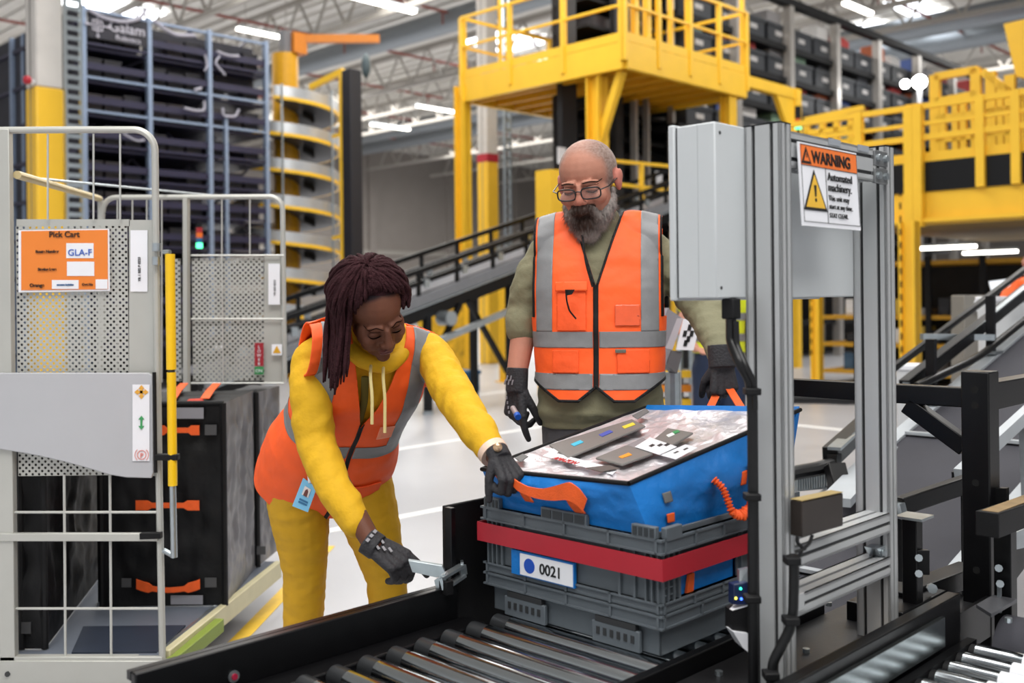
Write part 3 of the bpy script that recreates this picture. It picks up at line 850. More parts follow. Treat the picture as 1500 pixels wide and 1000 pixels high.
while u < .6:
    if first is None:
        first = MB().cyl((0, VR + .004, 0), (0, VL - .046, 0), .025, 20)
        base = MB(); base.tube([(-.6, VR + .004, 0), (-.6, VL - .125, 0)], .025, 20)
        ro = base.build('roller', M_chrome, t)
        hub = MB(); hub.tube([(-.6, VL - .125, 0), (-.6, VL - .10, 0), (-.6, VL - .074, 0)], [.0235, .0235, .0235], 20)
        hb = hub.build('hub', mat('hub_dark_steel', '#4a4c4f', .3, .7), ro)
        ro.location = (u + .6, 0, ZR - .025)
        first = ro
    else:
        c = first.copy(); COL.objects.link(c); c.parent = t
        h = first.children[0].copy(); COL.objects.link(h); h.parent = c
        c.location = (u + .6, 0, ZR - .025)
    u += RP
# dark deck between the conveyor and the aluminium frame
t = root('deck_plate', (.2, -.12, 0), 'black deck plate with bolts between the totes and the aluminium frame', 'plate')
MB().box(-.25, 1.0, -.30, VR - .028, .55, .575).build('plate', mat('deck_dark', '#2a2a2c', .4, .4, .2, 14, .03, 90), t)
MB().box(-.25, 1.0, -.31, -.30, .5, .60).build('edge_strip', M_blk, t)
MB().box(.18, .5, -.285, -.2, .576, .579).build('wood_shim', mat('worn_tan', '#8f7650', .6, 0, .3, 20), t)
for x, y in ((1053, 985), (1018, 915), (1214, 884), (1181, 952)):
    a = pz(x, y, .58)
    MB().cyl((a.x, a.y, .575), (a.x, a.y, .584), .008, 8).build('bolt', M_galv, t)
for u in (-.2, .9): MB().box(u, u + .05, -.25, -.2, 0, .55).build('leg', M_blk, t)

# tall black guard plate behind the totes
a, b = pv(652, 741, .60), pv(708, 728, .60)
t = root('guard_plate', (a.x, .6, 0), 'tall black guard plate standing left of the grey totes', 'guard')
MB().box(a.x, .75, .60, .612, .35, a.z).build('plate', M_blkm, t, bevel=.003)
MB().box(a.x - .004, a.x + .012, .575, .60, .35, a.z - .002).build('edge_angle', M_blk, t, bevel=.002)
MB().box(a.x + .1, a.x + .14, .6, .63, 0, .36).build('leg', M_blk, t)

# galvanised bracket on the rail that the woman presses
t = root('sensor_bracket', pz(655, 845, .672), 'galvanised slotted bracket clamped to the end of the black rail', 'bracket')
D_ = Q(640, 840, 2.42)
def qb(x, y, dd=0): return Q(x, y, 2.42 + dd)
bp = Q(652, 850, 2.42)
MB().bar(bp - Vector((0, 0, bp.z - .66)), bp, .035, .02, up=(1, 0, 0)).build('foot', M_blkm, t)
MB().prism([qb(598, 821), qb(648, 829), qb(652, 838), qb(640, 846), qb(604, 838)], (.004, .004, .004)).build('arm_plate', M_galv, t, bevel=.001)
MB().prism([qb(636, 850), qb(652, 840), qb(655, 862), qb(640, 866)], (.012, .008, 0)).build('clip', M_galv, t)
# slotted channel: side bars and two end bars
q0, q1, q2, q3 = qb(646, 846), qb(677, 828, .05), qb(679, 842, .05), qb(650, 862)
for p, q in ((q0, q1), (q3, q2), (q0, q3), (q1, q2)):
    MB().bar(p, q, .02, .007).build('channel_bar', M_galv, t)
q4, q5 = qb(652, 832, .09), qb(676, 822, .12)
for p, q in ((q0, q4), (q1, q5), (q4, q5)):
    MB().bar(p, q, .007, .014).build('channel_bar', M_galv, t)

# ================================================================== totes
M_toted = mat('tote_dark_recess', '#2f3438', .5)
def tote_ribs(par, mk, u0, u1, v0, v1, z0, z1, nf, ns):
    pass
def rim(par, u0, u1, v0, v1, z0, z1, o, nf, ns, nm='rim'):
    m = MB(); b = o - .0045
    L_ = {'rim': ((z0, z0 + .004, o), (z1 - .005, z1, o), (z0, z1, b)), 'base_rim': ((z1 - .004, z1, o), (z0, z1, b))}[nm]
    for a, c, w in L_:
        m.box(u0 - w, u1 + w, v0 - w, v0, a, c); m.box(u0 - w, u1 + w, v1, v1 + w, a, c)
        m.box(u0 - w, u0, v0, v1, a, c); m.box(u1, u1 + w, v0, v1, a, c)
    for i in range(nf + 1):
        v = v0 + (v1 - v0) * i / nf
        m.box(u0 - o, u0, v - .003, v + .003, z0, z1); m.box(u1, u1 + o, v - .003, v + .003, z0, z1)
    for i in range(ns + 1):
        u = u0 + (u1 - u0) * i / ns
        m.box(u - .003, u + .003, v0 - o, v0, z0, z1); m.box(u - .003, u + .003, v1, v1 + o, z0, z1)
    return m.build(nm, M_tote, par)
UL, VT = .565, .53
# lower tote
t = root('lower_tote', (.28, .26, ZR), 'shallow grey plastic tote with vent holes underneath the labelled tote', 'tote')
za, zb = ZR, .698
m = MB()
m.box(.02, UL - .02, .02, VT - .02, za, za + .008)
m.box(.018, .024, .018, VT - .018, za, zb); m.box(UL - .024, UL - .018, .018, VT - .018, za, zb)
m.box(.018, UL - .018, .018, .024, za, zb); m.box(.018, UL - .018, VT - .024, VT - .018, za, zb)
m.build('shell', M_tote, t, bevel=.002)
rim(t, .012, UL - .012, .012, VT - .012, zb - .03, zb, .012, 4, 4)
for v0, v1 in ((.06, .19), (.33, .46)):
    MB().box(.001, .012, v0, v1, za - .0, za + .045).build('foot_panel', M_tote, t, bevel=.002)
    for i in range(6):
        v = v0 + .018 + i * (v1 - v0 - .036) / 5
        MB().box(-.0006, .0009, v - .0045, v + .0045, za + .018, za + .034).build('vent_hole', M_alud, t)
    MB().box(.0005, .0115, v0 + .01, v1 - .01, zb - .045, zb - .032).build('grip_slot', M_alud, t)
# upper tote
z0, z1 = .70, .868
t = root('labelled_tote', (.28, .26, z0), 'grey plastic tote with red band and a 0021 label on its front', 'tote')
m = MB()
m.box(.004, UL - .004, .004, VT - .004, z0, z0 + .008)
m.box(.012, .018, .012, VT - .012, z0, z1); m.box(UL - .018, UL - .012, .012, VT - .012, z0, z1); m.box(.012, UL - .012, VT - .018, VT - .012, z0, z1)
# right side wall with an opening
m.box(.012, .07, .012, .018, z0, z1); m.box(.30, UL - .012, .012, .018, z0, z1); m.box(.07, .30, .012, .018, z0, z0 + .018); m.box(.07, .30, .012, .018, .765, z1)
m.build('shell', M_tote, t, bevel=.002)
rim(t, .012, UL - .012, .012, VT - .012, z1 - .044, z1 - .012, .016, 4, 5)
rim(t, .012, UL - .012, .012, VT - .012, z0, z0 + .022, .012, 4, 5, 'base_rim')
for v0, v1 in ((.012, .075), (.20, .335), (.47, VT - .008)):
    m = MB(); m.box(-.004, .01, v0, v1, z1 - .014, z1 + .012); m.build('rim_block', M_tote, t, bevel=.002)
    n = 4
    for i in range(n):
        a = v0 + .004 + i * (v1 - v0 - .004) / n
        MB().box(-.0055, -.0045, a, a + (v1 - v0) / n - .006, z1 - .01, z1 + .008).build('recess', M_toted, t)  # dark plates stand in for shade inside the rim cells
for u0, u1 in ((.012, .07), (UL - .07, UL - .005)):
    MB().box(u0, u1, -.004, .01, z1 - .014, z1 + .01).build('rim_block', M_tote, t, bevel=.002)
for v in (.012, .028, .044, VT - .015, VT - .03, VT - .045):
    MB().box(.002, .0125, v - .002, v + .002, z0 + .02, z1 - .04).build('corner_rib', M_tote, t)
for u in (.012, .028, UL - .02):
    MB().box(u - .002, u + .002, .002, .0125, z0 + .02, z1 - .04).build('corner_rib', M_tote, t)
for z in (.735, .75, .765):
    MB().box(.012, .06, .006, .012, z - .0012, z + .0012).build('corner_rib', M_tote, t)
for v in (.075, .115, VT - .06, VT - .1):
    MB().box(.004, .012, v - .003, v + .003, z0 + .02, z1 - .04).build('wall_rib', M_tote, t)
for u in (.05, .07, .31, .36, .42):
    MB().box(u - .003, u + .003, .004, .012, z0 + .02, z1 - .04).build('wall_rib', M_tote, t)
MB().rings([[(-.009, -.009, z) if False else p for p in [(-.009, -.009, z), (UL + .009, -.009, z), (UL + .009, VT + .009, z), (-.009, VT + .009, z)]] for z in (.773, .818)], caps=False).build('red_band', M_red, t, solid=.002, smooth=0)
MB().box(-.004, .0035, .235, .43, .712, .768).build('label_holder', M_blue, t)
lab = MB().box(-.006, -.0042, .238, .40, .715, .764).build('label', M_white, t)
LX, LY = (0, -1, 0), (0, 0, 1)
text('0021', .034, (-.0062, .338, .7275), LX, LY, M_ink, 'lettering', t, lift=.0004, bold=.0006)
MB().cyl((-.0066, .370, .739), (-.0061, .370, .739), .017, 24).build('blue_dot', mat('label_blue', '#1c4fb4', .5), t)

# ================================================================== blue insulated bag
cN, cL, cB, cR = Q(921, 708, 2.15), Q(706, 687, 2.50), Q(945, 597, 2.93), Q(1172, 600, 2.52)
bN, bL, bB, bR = Vector((.03, .03, .715)), Vector((.03, VT - .03, .715)), Vector((UL - .03, VT - .03, .715)), Vector((UL - .03, .03, .715))
mN, mL, mB_, mR = Vector((-.002, -.002, .875)), Vector((-.0, VT + .0, .875)), Vector((UL + .002, VT, .875)), Vector((UL + .0, -.002, .875))
mN, mL, mB_, mR = Vector((.010, .044, .872)), Vector((.010, VT - .03, .872)), Vector((UL - .022, VT - .022, .872)), Vector((UL - .022, .022, .872))
t = root('insulated_bag', (.28, .26, .71), 'bright blue insulated bag with black trim and silver lining in the tote', 'bag')
BAGTOP = [cN, cL, cB, cR]
def bagwall(b0, m0, c0, b1, m1, c1, out):
    out = Vector(out)
    def fn(i, j):
        lo, mi, hi = b0.lerp(b1, i), m0.lerp(m1, i), c0.lerp(c1, i)
        p = lo.lerp(mi, j / .4) if j < .4 else mi.lerp(hi, (j - .4) / .6)
        bul = .022 * math.sin(math.pi * i) * (math.sin(math.pi * max(0, (j - .4) / .6))) if j > .4 else 0
        w = noise.noise(Vector((p.x * 11, p.y * 11, p.z * 14))) * .012 + noise.noise(Vector((p.x * 30 + 4, p.y * 30, p.z * 45))) * .0035
        k = min(1, max(0, (j - .42) * 6)) * min(1, (1 - j) * 8) * min(1, i * 9, (1 - i) * 9)
        return p + out * (bul + w * k)
    return MB().grid(fn, 50, 36)
OB = (Vector((-1, 0, 0)), Vector((0, -1, 0)), Vector((1, 0, 0)), Vector((0, 1, 0)))
Lw = [(bN, mN, cN, bL, mL, cL, OB[0]), (bR, mR, cR, bN, mN, cN, OB[1]), (bB, mB_, cB, bR, mR, cR, OB[2]), (bL, mL, cL, bB, mB_, cB, OB[3])]
m = MB()
for w in Lw:
    g = bagwall(*w); m.add(g.v, g.f)
m.build('fabric_shell', M_blue, t)
m = MB(); m.add([bN, bL, bB, bR], [(0, 1, 2, 3)]); m.build('bottom', M_blue, t)
trim = []
for a, b in ((cN, cL), (cL, cB), (cB, cR), (cR, cN)):
    for i in range(12): trim.append(a.lerp(b, i / 12))
trim.append(cN)
MB().tube(trim, .0055, 8).build('black_trim', M_blkm, t)
# silver lining: sunken slightly, heavily creased
def liner(i, j):
    p = cN.lerp(cL, i).lerp(cR.lerp(cB, i), j)
    e = min(i, 1 - i, j, 1 - j)
    k = min(1, e * 9)
    n = noise.noise(Vector((p.x * 12, p.y * 12, 3))) * .011 + noise.noise(Vector((p.x * 30, p.y * 26, 9))) * .006 + abs(noise.noise(Vector((p.x * 20, p.y * 9, 1)))) * .012
    mid = 1.0 if .18 < i < .85 and .1 < j < .75 else 1.
    return p + Vector((0, 0, -.010 * k + n * k * (1.15 if j > .58 or i > .85 or j < .1 else .5)))
MB().grid(liner, 70, 70).build('silver_liner', M_foil, t)
# far blue hem on the inside
MB().ribbon([cB.lerp(cR, f) + Vector((-.012, 0, -.004)) for f in (.02, .3, .6, 1)], (-.009, .0, -.012), .002).build('inner_hem', M_blue, t)
def onface(w, i, j, lift=.006):
    b0, m0, c0, b1, m1, c1, out = w
    mi, hi = m0.lerp(m1, i), c0.lerp(c1, i)
    p = mi.lerp(hi, j)
    return p + Vector(out) * (.022 * math.sin(math.pi * i) * math.sin(math.pi * j) + lift)
FR, SD = Lw[0], Lw[1]
def patch(w, i0, i1, j0, j1, nm, mt, lift=.007):
    m = MB(); m.grid(lambda a, b: onface(w, i0 + (i1 - i0) * a, j0 + (j1 - j0) * b, lift), 6, 8)
    return m.build(nm, mt, t, solid=.003)
# strap anchors and tabs (front face: i from near corner to left corner)
patch(FR, .65, .71, .22, .62, 'strap_anchor', M_org)
patch(FR, .325, .39, .14, .5, 'strap_anchor', M_org)
M_gtab = mat('grey_velcro', '#6a6a6a', .8, 0, .1, 30)
patch(SD, .845, .885, .42, .62, 'grey_tab', M_gtab)
patch(SD, .845, .885, .02, .20, 'orange_tab', M_org)
patch(SD, .405, .44, .34, .54, 'orange_tab', M_org)
# inside tabs on the liner
for x, y in ((876, 606), (755, 668)):
    a = pz(x, y, 1.0)
def liner_pt(x, y, lift=.006):
    a, b = toW(CAMP), toW(CAMP + ray(x, y))
    n = (cL - cN).cross(cR - cN).normalized()
    s = (cN - a).dot(n) / (b - a).dot(n)
    p = a + (b - a) * s
    return p + Vector((0, 0, lift))
def liner_sheet(pts, th, nm, mt, par=None, org=None, bev=.0015, lift=.004):
    m = MB(); m.prism([liner_pt(x, y, lift) for x, y in pts], (0, 0, th)); return m.build(nm, mt, par, org=org, bevel=bev)
liner_sheet([(926, 613), (946, 602), (951, 607), (934, 618)], .003, 'grey_tab', M_gtab, t, lift=.006)
liner_sheet([(754, 675), (766, 669), (774, 673), (762, 681)], .003, 'grey_tab', M_gtab, t, lift=.006)
# front handle strap: runs out of the gloved hand and twists to the right anchor
hx = [(741, 692, -.015), (748, 702, -.03), (757, 711, -.035), (775, 720, -.035), (795, 724, -.03), (815, 722, -.03), (833, 718, -.03), (848, 728, -.02), (857, 740, -.01)]
pts = [Q(x, y, 0) if False else None for x, y, o in hx]
def frontpt(x, y, o):
    # point in front of the bag's front face (plane through cN, cL, mN)
    a, b = toW(CAMP), toW(CAMP + ray(x, y))
    n = (cL - cN).cross(mN - cN).normalized()
    s = (cN - a).dot(n) / (b - a).dot(n)
    p = a + (b - a) * s
    return p + (a - p).normalized() * (.03 - o)
pts = [frontpt(x, y, o) for x, y, o in hx]
wd_ = [(0, .004, .010), (0, .004, .011), (.0, .004, .012), (0, .006, .011), (0, .002, .012), (0, -.002, .017), (.0, -.002, .020), (0, -.004, .018), (0, -.006, .014)]
def dens(pts, ws, n=5):
    P_, W_ = [], []
    for i in range(len(pts) - 1):
        for k in range(n):
            f = k / n; P_.append(pts[i].lerp(pts[i + 1], f)); W_.append(Vector(ws[i]).lerp(Vector(ws[i + 1]), f))
    P_.append(pts[-1]); W_.append(Vector(ws[-1]))
    for _ in range(3):
        P_ = [P_[0]] + [(P_[i - 1] + P_[i] * 2 + P_[i + 1]) / 4 for i in range(1, len(P_) - 1)] + [P_[-1]]
    return P_, W_
p_, w_ = dens(pts, wd_)
MB().ribbon(p_, w_, .004).build('handle_strap', M_org, t)
# strap end above the hand, up to the left corner
p_, w_ = dens([frontpt(719, 676, 0), frontpt(723, 688, 0), frontpt(727, 698, -.004)], [(0, .005, .004)] * 3)
MB().ribbon(p_, w_, .004).build('handle_strap', M_org, t)
# gathered (ruched) orange handle on the right side
def sidept(x, y, o):
    a, b = toW(CAMP), toW(CAMP + ray(x, y))
    n = (cR - cN).cross(mN - cN).normalized()
    s = (cN - a).dot(n) / (b - a).dot(n)
    p = a + (b - a) * s
    return p + Vector((0, -1, 0)) * o
rp = [sidept(*q) for q in ((1034, 700, .02), (1042, 712, .03), (1048, 730, .032), (1054, 748, .032), (1066, 752, .034), (1082, 742, .034), (1090, 728, .032), (1093, 708, .032), (1093, 690, .03), (1090, 672, .022))]
P_ = []
for i in range(len(rp) - 1):
    for k in range(14): P_.append(rp[i].lerp(rp[i + 1], k / 14))
for _ in range(10): P_ = [P_[0]] + [(P_[i - 1] + P_[i] * 2 + P_[i + 1]) / 4 for i in range(1, len(P_) - 1)] + [P_[-1]]
MB().tube(P_, [.0125 + .0042 * math.sin(i * 1.7) + .001 * math.sin(i * .7) for i in range(len(P_))], 9, .55).build('ruched_handle', M_org, t)
# rear handle held up by the man
hp = Q(1058, 560, 2.84)
for a, b in ((Q(1036, 606, 2.77), Q(1052, 572, 2.83)), (Q(1090, 604, 2.68), Q(1068, 568, 2.82))):
    MB().ribbon([a, a.lerp(b, .5), b], (.008, -.008, .0), .003).build('rear_handle', M_org, t)
# the bag's blue content showing through the tote's side opening
MB().box(.075, .295, .020, .030, .72, .762).build('bag_side', M_blue, t)
MB().prism([(.105, .012, .722), (.13, .012, .722), (.135, .012, .760), (.115, .012, .760)], (0, .006, 0)).build('orange_tab', M_org, t)

# ---- packets lying on the lining
M_pk = mat('grey_mailer', '#74716e', .55, 0, .06, 14, .05, 60)
M_pk2 = mat('brown_slot', '#4b433f', .6)
def packet(pts, label, nm='grey_packet', th=.006, mt=None, cat='packet', lift=.001):
    c = liner_pt(sum(p[0] for p in pts) / len(pts), sum(p[1] for p in pts) / len(pts))
    o = liner_sheet(pts, th, nm, mt or M_pk, None, c, .003, lift)
    return tag(o, label, cat), c
def chip(par, pts, col, lift):
    m = MB(); m.prism([liner_pt(x, y, lift) for x, y in pts], (0, 0, .0012)); return m.build('colour_tag', mat('tag_' + col[1:], col, .5), par)
o, c = packet([(804, 655), (926, 617), (946, 627), (832, 674)], 'long dark grey packet with blue, violet and yellow marks')
chip(o, [(836, 655), (850, 649), (855, 652), (841, 658)], '#35b6d6', .0072)
chip(o, [(877, 641), (893, 634), (898, 637), (882, 644)], '#4056b0', .0072)
chip(o, [(911, 629), (927, 623), (931, 626), (915, 632)], '#e3cf3c', .0072)
o, c = packet([(872, 674), (918, 655), (957, 668), (911, 684)], 'small dark grey packet with an orange mark')
chip(o, [(906, 674), (921, 668), (926, 671), (911, 676)], '#f29a1e', .0072)
o, c = packet([(956, 648), (978, 630), (1016, 637), (985, 656)], 'small dark grey packet with a green and white mark')
chip(o, [(976, 642), (985, 638), (989, 641), (980, 645)], '#eef2ee', .0072)
chip(o, [(985, 637), (993, 634), (996, 637), (988, 640)], '#2e9a5a', .0072)
o, c = packet([(918, 655), (942, 644), (966, 656), (944, 667)], 'mid grey packet under the white sheet', th=.006, mt=mat('grey_pad', '#88868a', .5))
o, c = packet([(930, 660), (952, 646), (992, 660), (966, 672)], 'white printed sheet between the grey packets', 'white_sheet', .0012, M_white, 'sheet', .0085)
for dx in (0, 12, 22):
    m = MB(); m.prism([liner_pt(950 + dx, 659 - dx * .05, .0098), liner_pt(956 + dx, 656 - dx * .05, .0098), liner_pt(960 + dx, 658 - dx * .05, .0098), liner_pt(954 + dx, 661 - dx * .05, .0098)], (0, 0, .0004)); m.build('print_block', M_ink, o)
o, c = packet([(968, 671), (1004, 655), (1022, 660), (990, 677)], 'white printed card right of the packets', 'white_card', .0012, M_white, 'card', .006)
for dx in (0, 14):
    m = MB(); m.prism([liner_pt(986 + dx, 668 - dx * .35, .0073), liner_pt(992 + dx, 665 - dx * .35, .0073), liner_pt(995 + dx, 666 - dx * .35, .0073), liner_pt(989 + dx, 669 - dx * .35, .0073)], (0, 0, .0004)); m.build('print_block', M_ink, o)
o, c = packet([(795, 670), (806, 664), (905, 690), (897, 698)], 'white tape strip with red lettering along the bag opening', 'printed_tape', .001, M_white, 'tape', .004)
pa, pb = liner_pt(808, 675, .0055), liner_pt(882, 694, .0055)
xd = (pb - pa); yd = (liner_pt(806, 664, .0055) - liner_pt(795, 670, .0055))
text('AMAZON', .024, pa, xd, yd, mat('red_ink', '#c8322f', .6), 'lettering', o, lift=.0005)
o, c = packet([(803, 664), (811, 659), (822, 662), (814, 667)], 'white sticker at the left end of the long packet', 'white_sticker', .001, M_white, 'sticker', .004)
liner_sheet([(858, 691), (892, 687), (908, 692), (880, 697)], .002, 'slot_flap', M_pk2, t, lift=.008)

# ================================================================== aluminium frame
t = root('aluminium_frame', (.3, -.207, 0), 'upright aluminium profile frame right of the blue bag', 'frame')
VP0, VP1 = -.247, -.167
ZT = 1.687
def post(u0, u1, z0, z1, nm):
    m = MB(); g = .006
    # profile outline with T-slot grooves on all sides
    def groove_box(a0, a1, b0, b1):
        m.box(a0, a1, b0, b1, z0, z1)
    groove_box(u0 + g, u1 - g, VP0 + g, VP1 - g)
    um = (u0 + u1) / 2
    # side walls split by grooves
    for (s0, s1) in ((VP0, VP0 + .016), (VP0 + .024, VP1 - .024), (VP1 - .016, VP1)):
        m.box(u0, u0 + g, s0, s1, z0, z1); m.box(u1 - g, u1, s0, s1, z0, z1)
    for (s0, s1) in ((u0, um - .004), (um + .004, u1)):
        m.box(s0, s1, VP0, VP0 + g, z0, z1); m.box(s0, s1, VP1 - g, VP1, z0, z1)
    p = m.build(nm, M_alu, t)
    b = MB()
    for v in (VP0 + .02, VP1 - .02):
        b.box(u0 + g - .0012, u0 + g - .0002, v - .0038, v + .0038, z0, z1)
    b.box(um - .0038, um + .0038, VP0 + g - .0012, VP0 + g - .0002, z0, z1)
    b.build('groove', M_alud, p)  # dark strips paint the shade on the slot floors
    MB().box(u0, u1, VP0, VP1, z1, z1 + .003).build('end_cap', M_blkm, p)
    return p
UP0, UP1 = .061, .101
UQ0, UQ1 = .520, .560
post(UP0, UP1, .0, ZT, 'post'); post(UQ0, UQ1, .0, ZT, 'post')
def cross(z, h, va, vb, u0=UP1, u1=UQ0):
    m = MB(); vm = (va + vb) / 2; n = max(1, int(round(h / .04)))
    m.box(u0, u1, va + .005, vb - .005, z - h + .005, z - .005)
    zs = [z - h] + [z - h + h * (k + .5) / n for k in range(n)] + [z]
    lo = z - h
    for k in range(n):
        zc = z - h + h * (k + .5) / n
        m.box(u0, u1, va, va + .005, lo, zc - .004); m.box(u0, u1, vb - .005, vb, lo, zc - .004); lo = zc + .004
    m.box(u0, u1, va, va + .005, lo, z); m.box(u0, u1, vb - .005, vb, lo, z)
    for (a, b) in ((va, vm - .004), (vm + .004, vb)):
        m.box(u0, u1, a, b, z - .005, z); m.box(u0, u1, a, b, z - h, z - h + .005)
    p = m.build('cross_bar', M_alu, t)
    b = MB()
    for k in range(n):
        zc = z - h + h * (k + .5) / n
        b.box(u0, u1, va + .0036, va + .0048, zc - .0038, zc + .0038)
    b.box(u0, u1, vm - .0038, vm + .0038, z - .0049, z - .0038)
    b.build('groove', M_alud, p)  # same painted slot shade along the bars
    return p
cross(1.675, .072, -.247, -.207, UP1, .455)
cross(.864, .043, -.247, -.187)
cross(.766, .040, -.247, -.187)
# joining plates with bolts at the top right
for z in (1.673, 1.634):
    MB().box(.455, .519, -.252, -.243, z - .034, z).build('joint_plate', mat('plate_grey', '#7d7f80', .35, .6), t, bevel=.002)
    for u in (.468, .503):
        MB().cyl((u, -.252, z - .017), (u, -.259, z - .017), .008, 10).build('bolt', M_galv, t)
MB().prism([(UQ0, -.235, .79), (UQ0 - .04, -.235, .79), (UQ0, -.235, .75)], (0, .03, 0)).build('corner_angle', M_galv, t)
MB().cyl((UQ0 - .012, -.236, .776), (UQ0 - .012, -.243, .776), .008, 10).build('bolt', M_galv, t)
MB().box(UP1, UP1 + .03, -.25, -.187, .735, .77).build('corner_block', M_alu, t, bevel=.002)
# control cabinet behind the posts
t = root('control_cabinet', (.25, -.118, 1.35), 'pale grey control cabinet fixed to the top of the aluminium frame', 'cabinet')
MB().box(-.042, .535, -.1665, -.078, 1.350, 1.688).build('body', M_box, t, bevel=.003)
MB().box(-.046, .538, -.075, -.060, 1.346, 1.692).build('door', M_box, t, bevel=.003)
MB().box(-.040, .533, -.078, -.075, 1.352, 1.686).build('seal', M_alud, t)
MB().box(-.0425, -.0418, -.1275, -.1265, 1.352, 1.686).build('fold_line', mat('fold', '#aeb2b4', .5), t)
for z in (1.668, 1.37):
    MB().cyl((-.025, -.1664, z), (-.025, -.1675, z), .0035, 10).build('screw', M_alud, t)
# warning sign
s0, s1, s2, s3 = pv(1173, 330, -.285), pv(1261, 335, -.285), pv(1253, 222, -.2535), pv(1167, 207, -.2535)
s0 = Vector((s0.x, -.285, s0.z)); 
uL, uR = pv(1167, 207, -.2535).x, pv(1253, 222, -.2535).x
zt_, zb_ = pv(1167, 207, -.2535).z, pv(1173, 330, -.262).z
xL = Vector((uL, -.2535, zt_)); xR = Vector((uR, -.2535, zt_)); yL = Vector((uL, -.262, zb_)); yR = Vector((uR, -.262, zb_))
t = root('warning_sign', (uL + .1, -.255, zb_), 'white and orange warning sign tilted out from the top bar', 'sign')
plate([yL, yR, xR, xL], .002).build('panel', M_white, t)
XD = (xR - xL); YD = (xL - yL); Wd, Hd = XD.length, YD.length; XD.normalize(); YD.normalize(); ND = XD.cross(YD)
def sp(a, b, l=.0022): return yL + XD * (a * Wd) + YD * (b * Hd) + ND * l
def srect(a0, a1, b0, b1, l, nm, mt, th=.0006):
    return plate([sp(a0, b0, l), sp(a1, b0, l), sp(a1, b1, l), sp(a0, b1, l)], th).build(nm, mt, t)
srect(.03, .985, .73, .975, .0022, 'header', M_wlab)
for a0, a1, b0, b1 in ((.03, .985, .972, .978), (.03, .985, .727, .733), (.03, .033, .05, .977), (.982, .985, .05, .977), (.03, .985, .05, .056), (.42, .425, .05, .73)):
    srect(a0, a1, b0, b1, .0029, 'border', M_ink)
text('WARNING', Hd * .205, sp(.20, .775, .003), XD, YD, M_ink, 'lettering', t, bold=.0007)
def tri(c, s, l, nm, mt, th=.0006):
    c = Vector(c); return MB().prism([c + XD * (-s * .58) + YD * (-s * .42) + ND * l, c + XD * (s * .58) + YD * (-s * .42) + ND * l, c + YD * (s * .58) + ND * l], ND * th).build(nm, mt, t)
tri(sp(.115, .835, 0), .034, .0029, 'alert_triangle', M_ink)
tri(sp(.115, .825, 0), .018, .0036, 'alert_triangle', M_wlab)
MB().prism([sp(.108, .82, .0043), sp(.122, .82, .0043), sp(.122, .87, .0043), sp(.108, .87, .0043)], ND * .0004).build('exclamation_bar', M_ink, t)
tri(sp(.225, .40, 0), .082, .0029, 'hazard_triangle', M_ink)
tri(sp(.225, .395, 0), .066, .0036, 'hazard_triangle', mat('hazard_yellow', '#e9b83c', .5))
MB().prism([sp(.213, .36, .0043), sp(.237, .36, .0043), sp(.245, .50, .0043), sp(.205, .50, .0043)], ND * .0004).build('exclamation_bar', M_ink, t)
MB().cyl(sp(.225, .32, .0043), sp(.225, .32, .0048), .004, 10).build('exclamation_dot', M_ink, t)
for s_, z_, b_, bo in (('Automated', .135, .585, .0002), ('machinery.', .135, .455, .0002), ('This unit may', .094, .335, 0), ('start at any time.', .086, .235, 0), ('STAY CLEAR.', .08, .125, 0)):
    text(s_, Hd * z_ * 1.05, sp(.445, b_, .003), XD, YD, M_ink, 'lettering', t, bold=bo)
# tape pieces on the bar
for a in (.15, .28): MB().box(UP1 + a, UP1 + a + .05, -.2495, -.2475, 1.664, 1.677).build('clear_tape', mat('grey_tape', '#9a9fa6', .3), t)

# ================================================================== cables on the front post
def smooth(pts, n=8, it=4):
    P_ = []
    for i in range(len(pts) - 1):
        for k in range(n): P_.append(Vector(pts[i]).lerp(Vector(pts[i + 1]), k / n))
    P_.append(Vector(pts[-1]))
    for _ in range(it): P_ = [P_[0]] + [(P_[i - 1] + P_[i] * 2 + P_[i + 1]) / 4 for i in range(1, len(P_) - 1)] + [P_[-1]]
    return P_
dcb = 1.965
t = root('cable_conduit', Q(1103, 900, dcb), 'thick black cable conduit clipped along the front aluminium post', 'cable')
pts = [Q(1070, 436, 2.0), Q(1071, 470, 2.0), Q(1071, 500, 2.0), Q(1083, 530, dcb), Q(1098, 555, dcb), Q(1102, 585, dcb), Q(1103, 700, dcb), Q(1103, 850, dcb), Q(1104, 1010, dcb)]
MB().tube(smooth(pts), .0105, 12).build('sheath', M_rub, t)
pts = [Q(1078, 470, 1.985), Q(1079, 505, 1.985), Q(1092, 535, 1.955), Q(1105, 560, 1.955), Q(1106, 600, 1.955)]
MB().tube(smooth(pts), .006, 10).build('sheath', M_rub, t)
a = Q(1071, 452, 2.0); MB().bar(a - Vector((0, 0, .02)), a + Vector((0, 0, .02)), .028, .028, up=(1, 0, 0)).build('gland', M_blkm, t, bevel=.003)
for y in (573, 727, 876):
    a, b = Q(1090, y, dcb - .012), Q(1113, y, dcb - .012)
    MB().bar(a, b, .03, .013).build('cable_clip', M_blkm, t, bevel=.002)
t = root('lower_conduit', Q(1160, 860, 1.93), 'short black conduit bending down the right side of the front post', 'cable')
dq = 1.90
pts = [Q(1163, 812, dq), Q(1163, 850, dq), Q(1162, 895, dq), Q(1158, 920, dq), Q(1145, 945, dq), Q(1132, 970, dq), Q(1129, 1010, dq)]
MB().tube(smooth(pts), .0095, 12).build('sheath', M_rub, t)
for y, x in ((820, 1160), (908, 1158), (988, 1129)):
    MB().bar(Q(x - 11, y, dq - .012), Q(x + 11, y, dq - .012), .03, .014).build('cable_clip', M_blkm, t, bevel=.002)
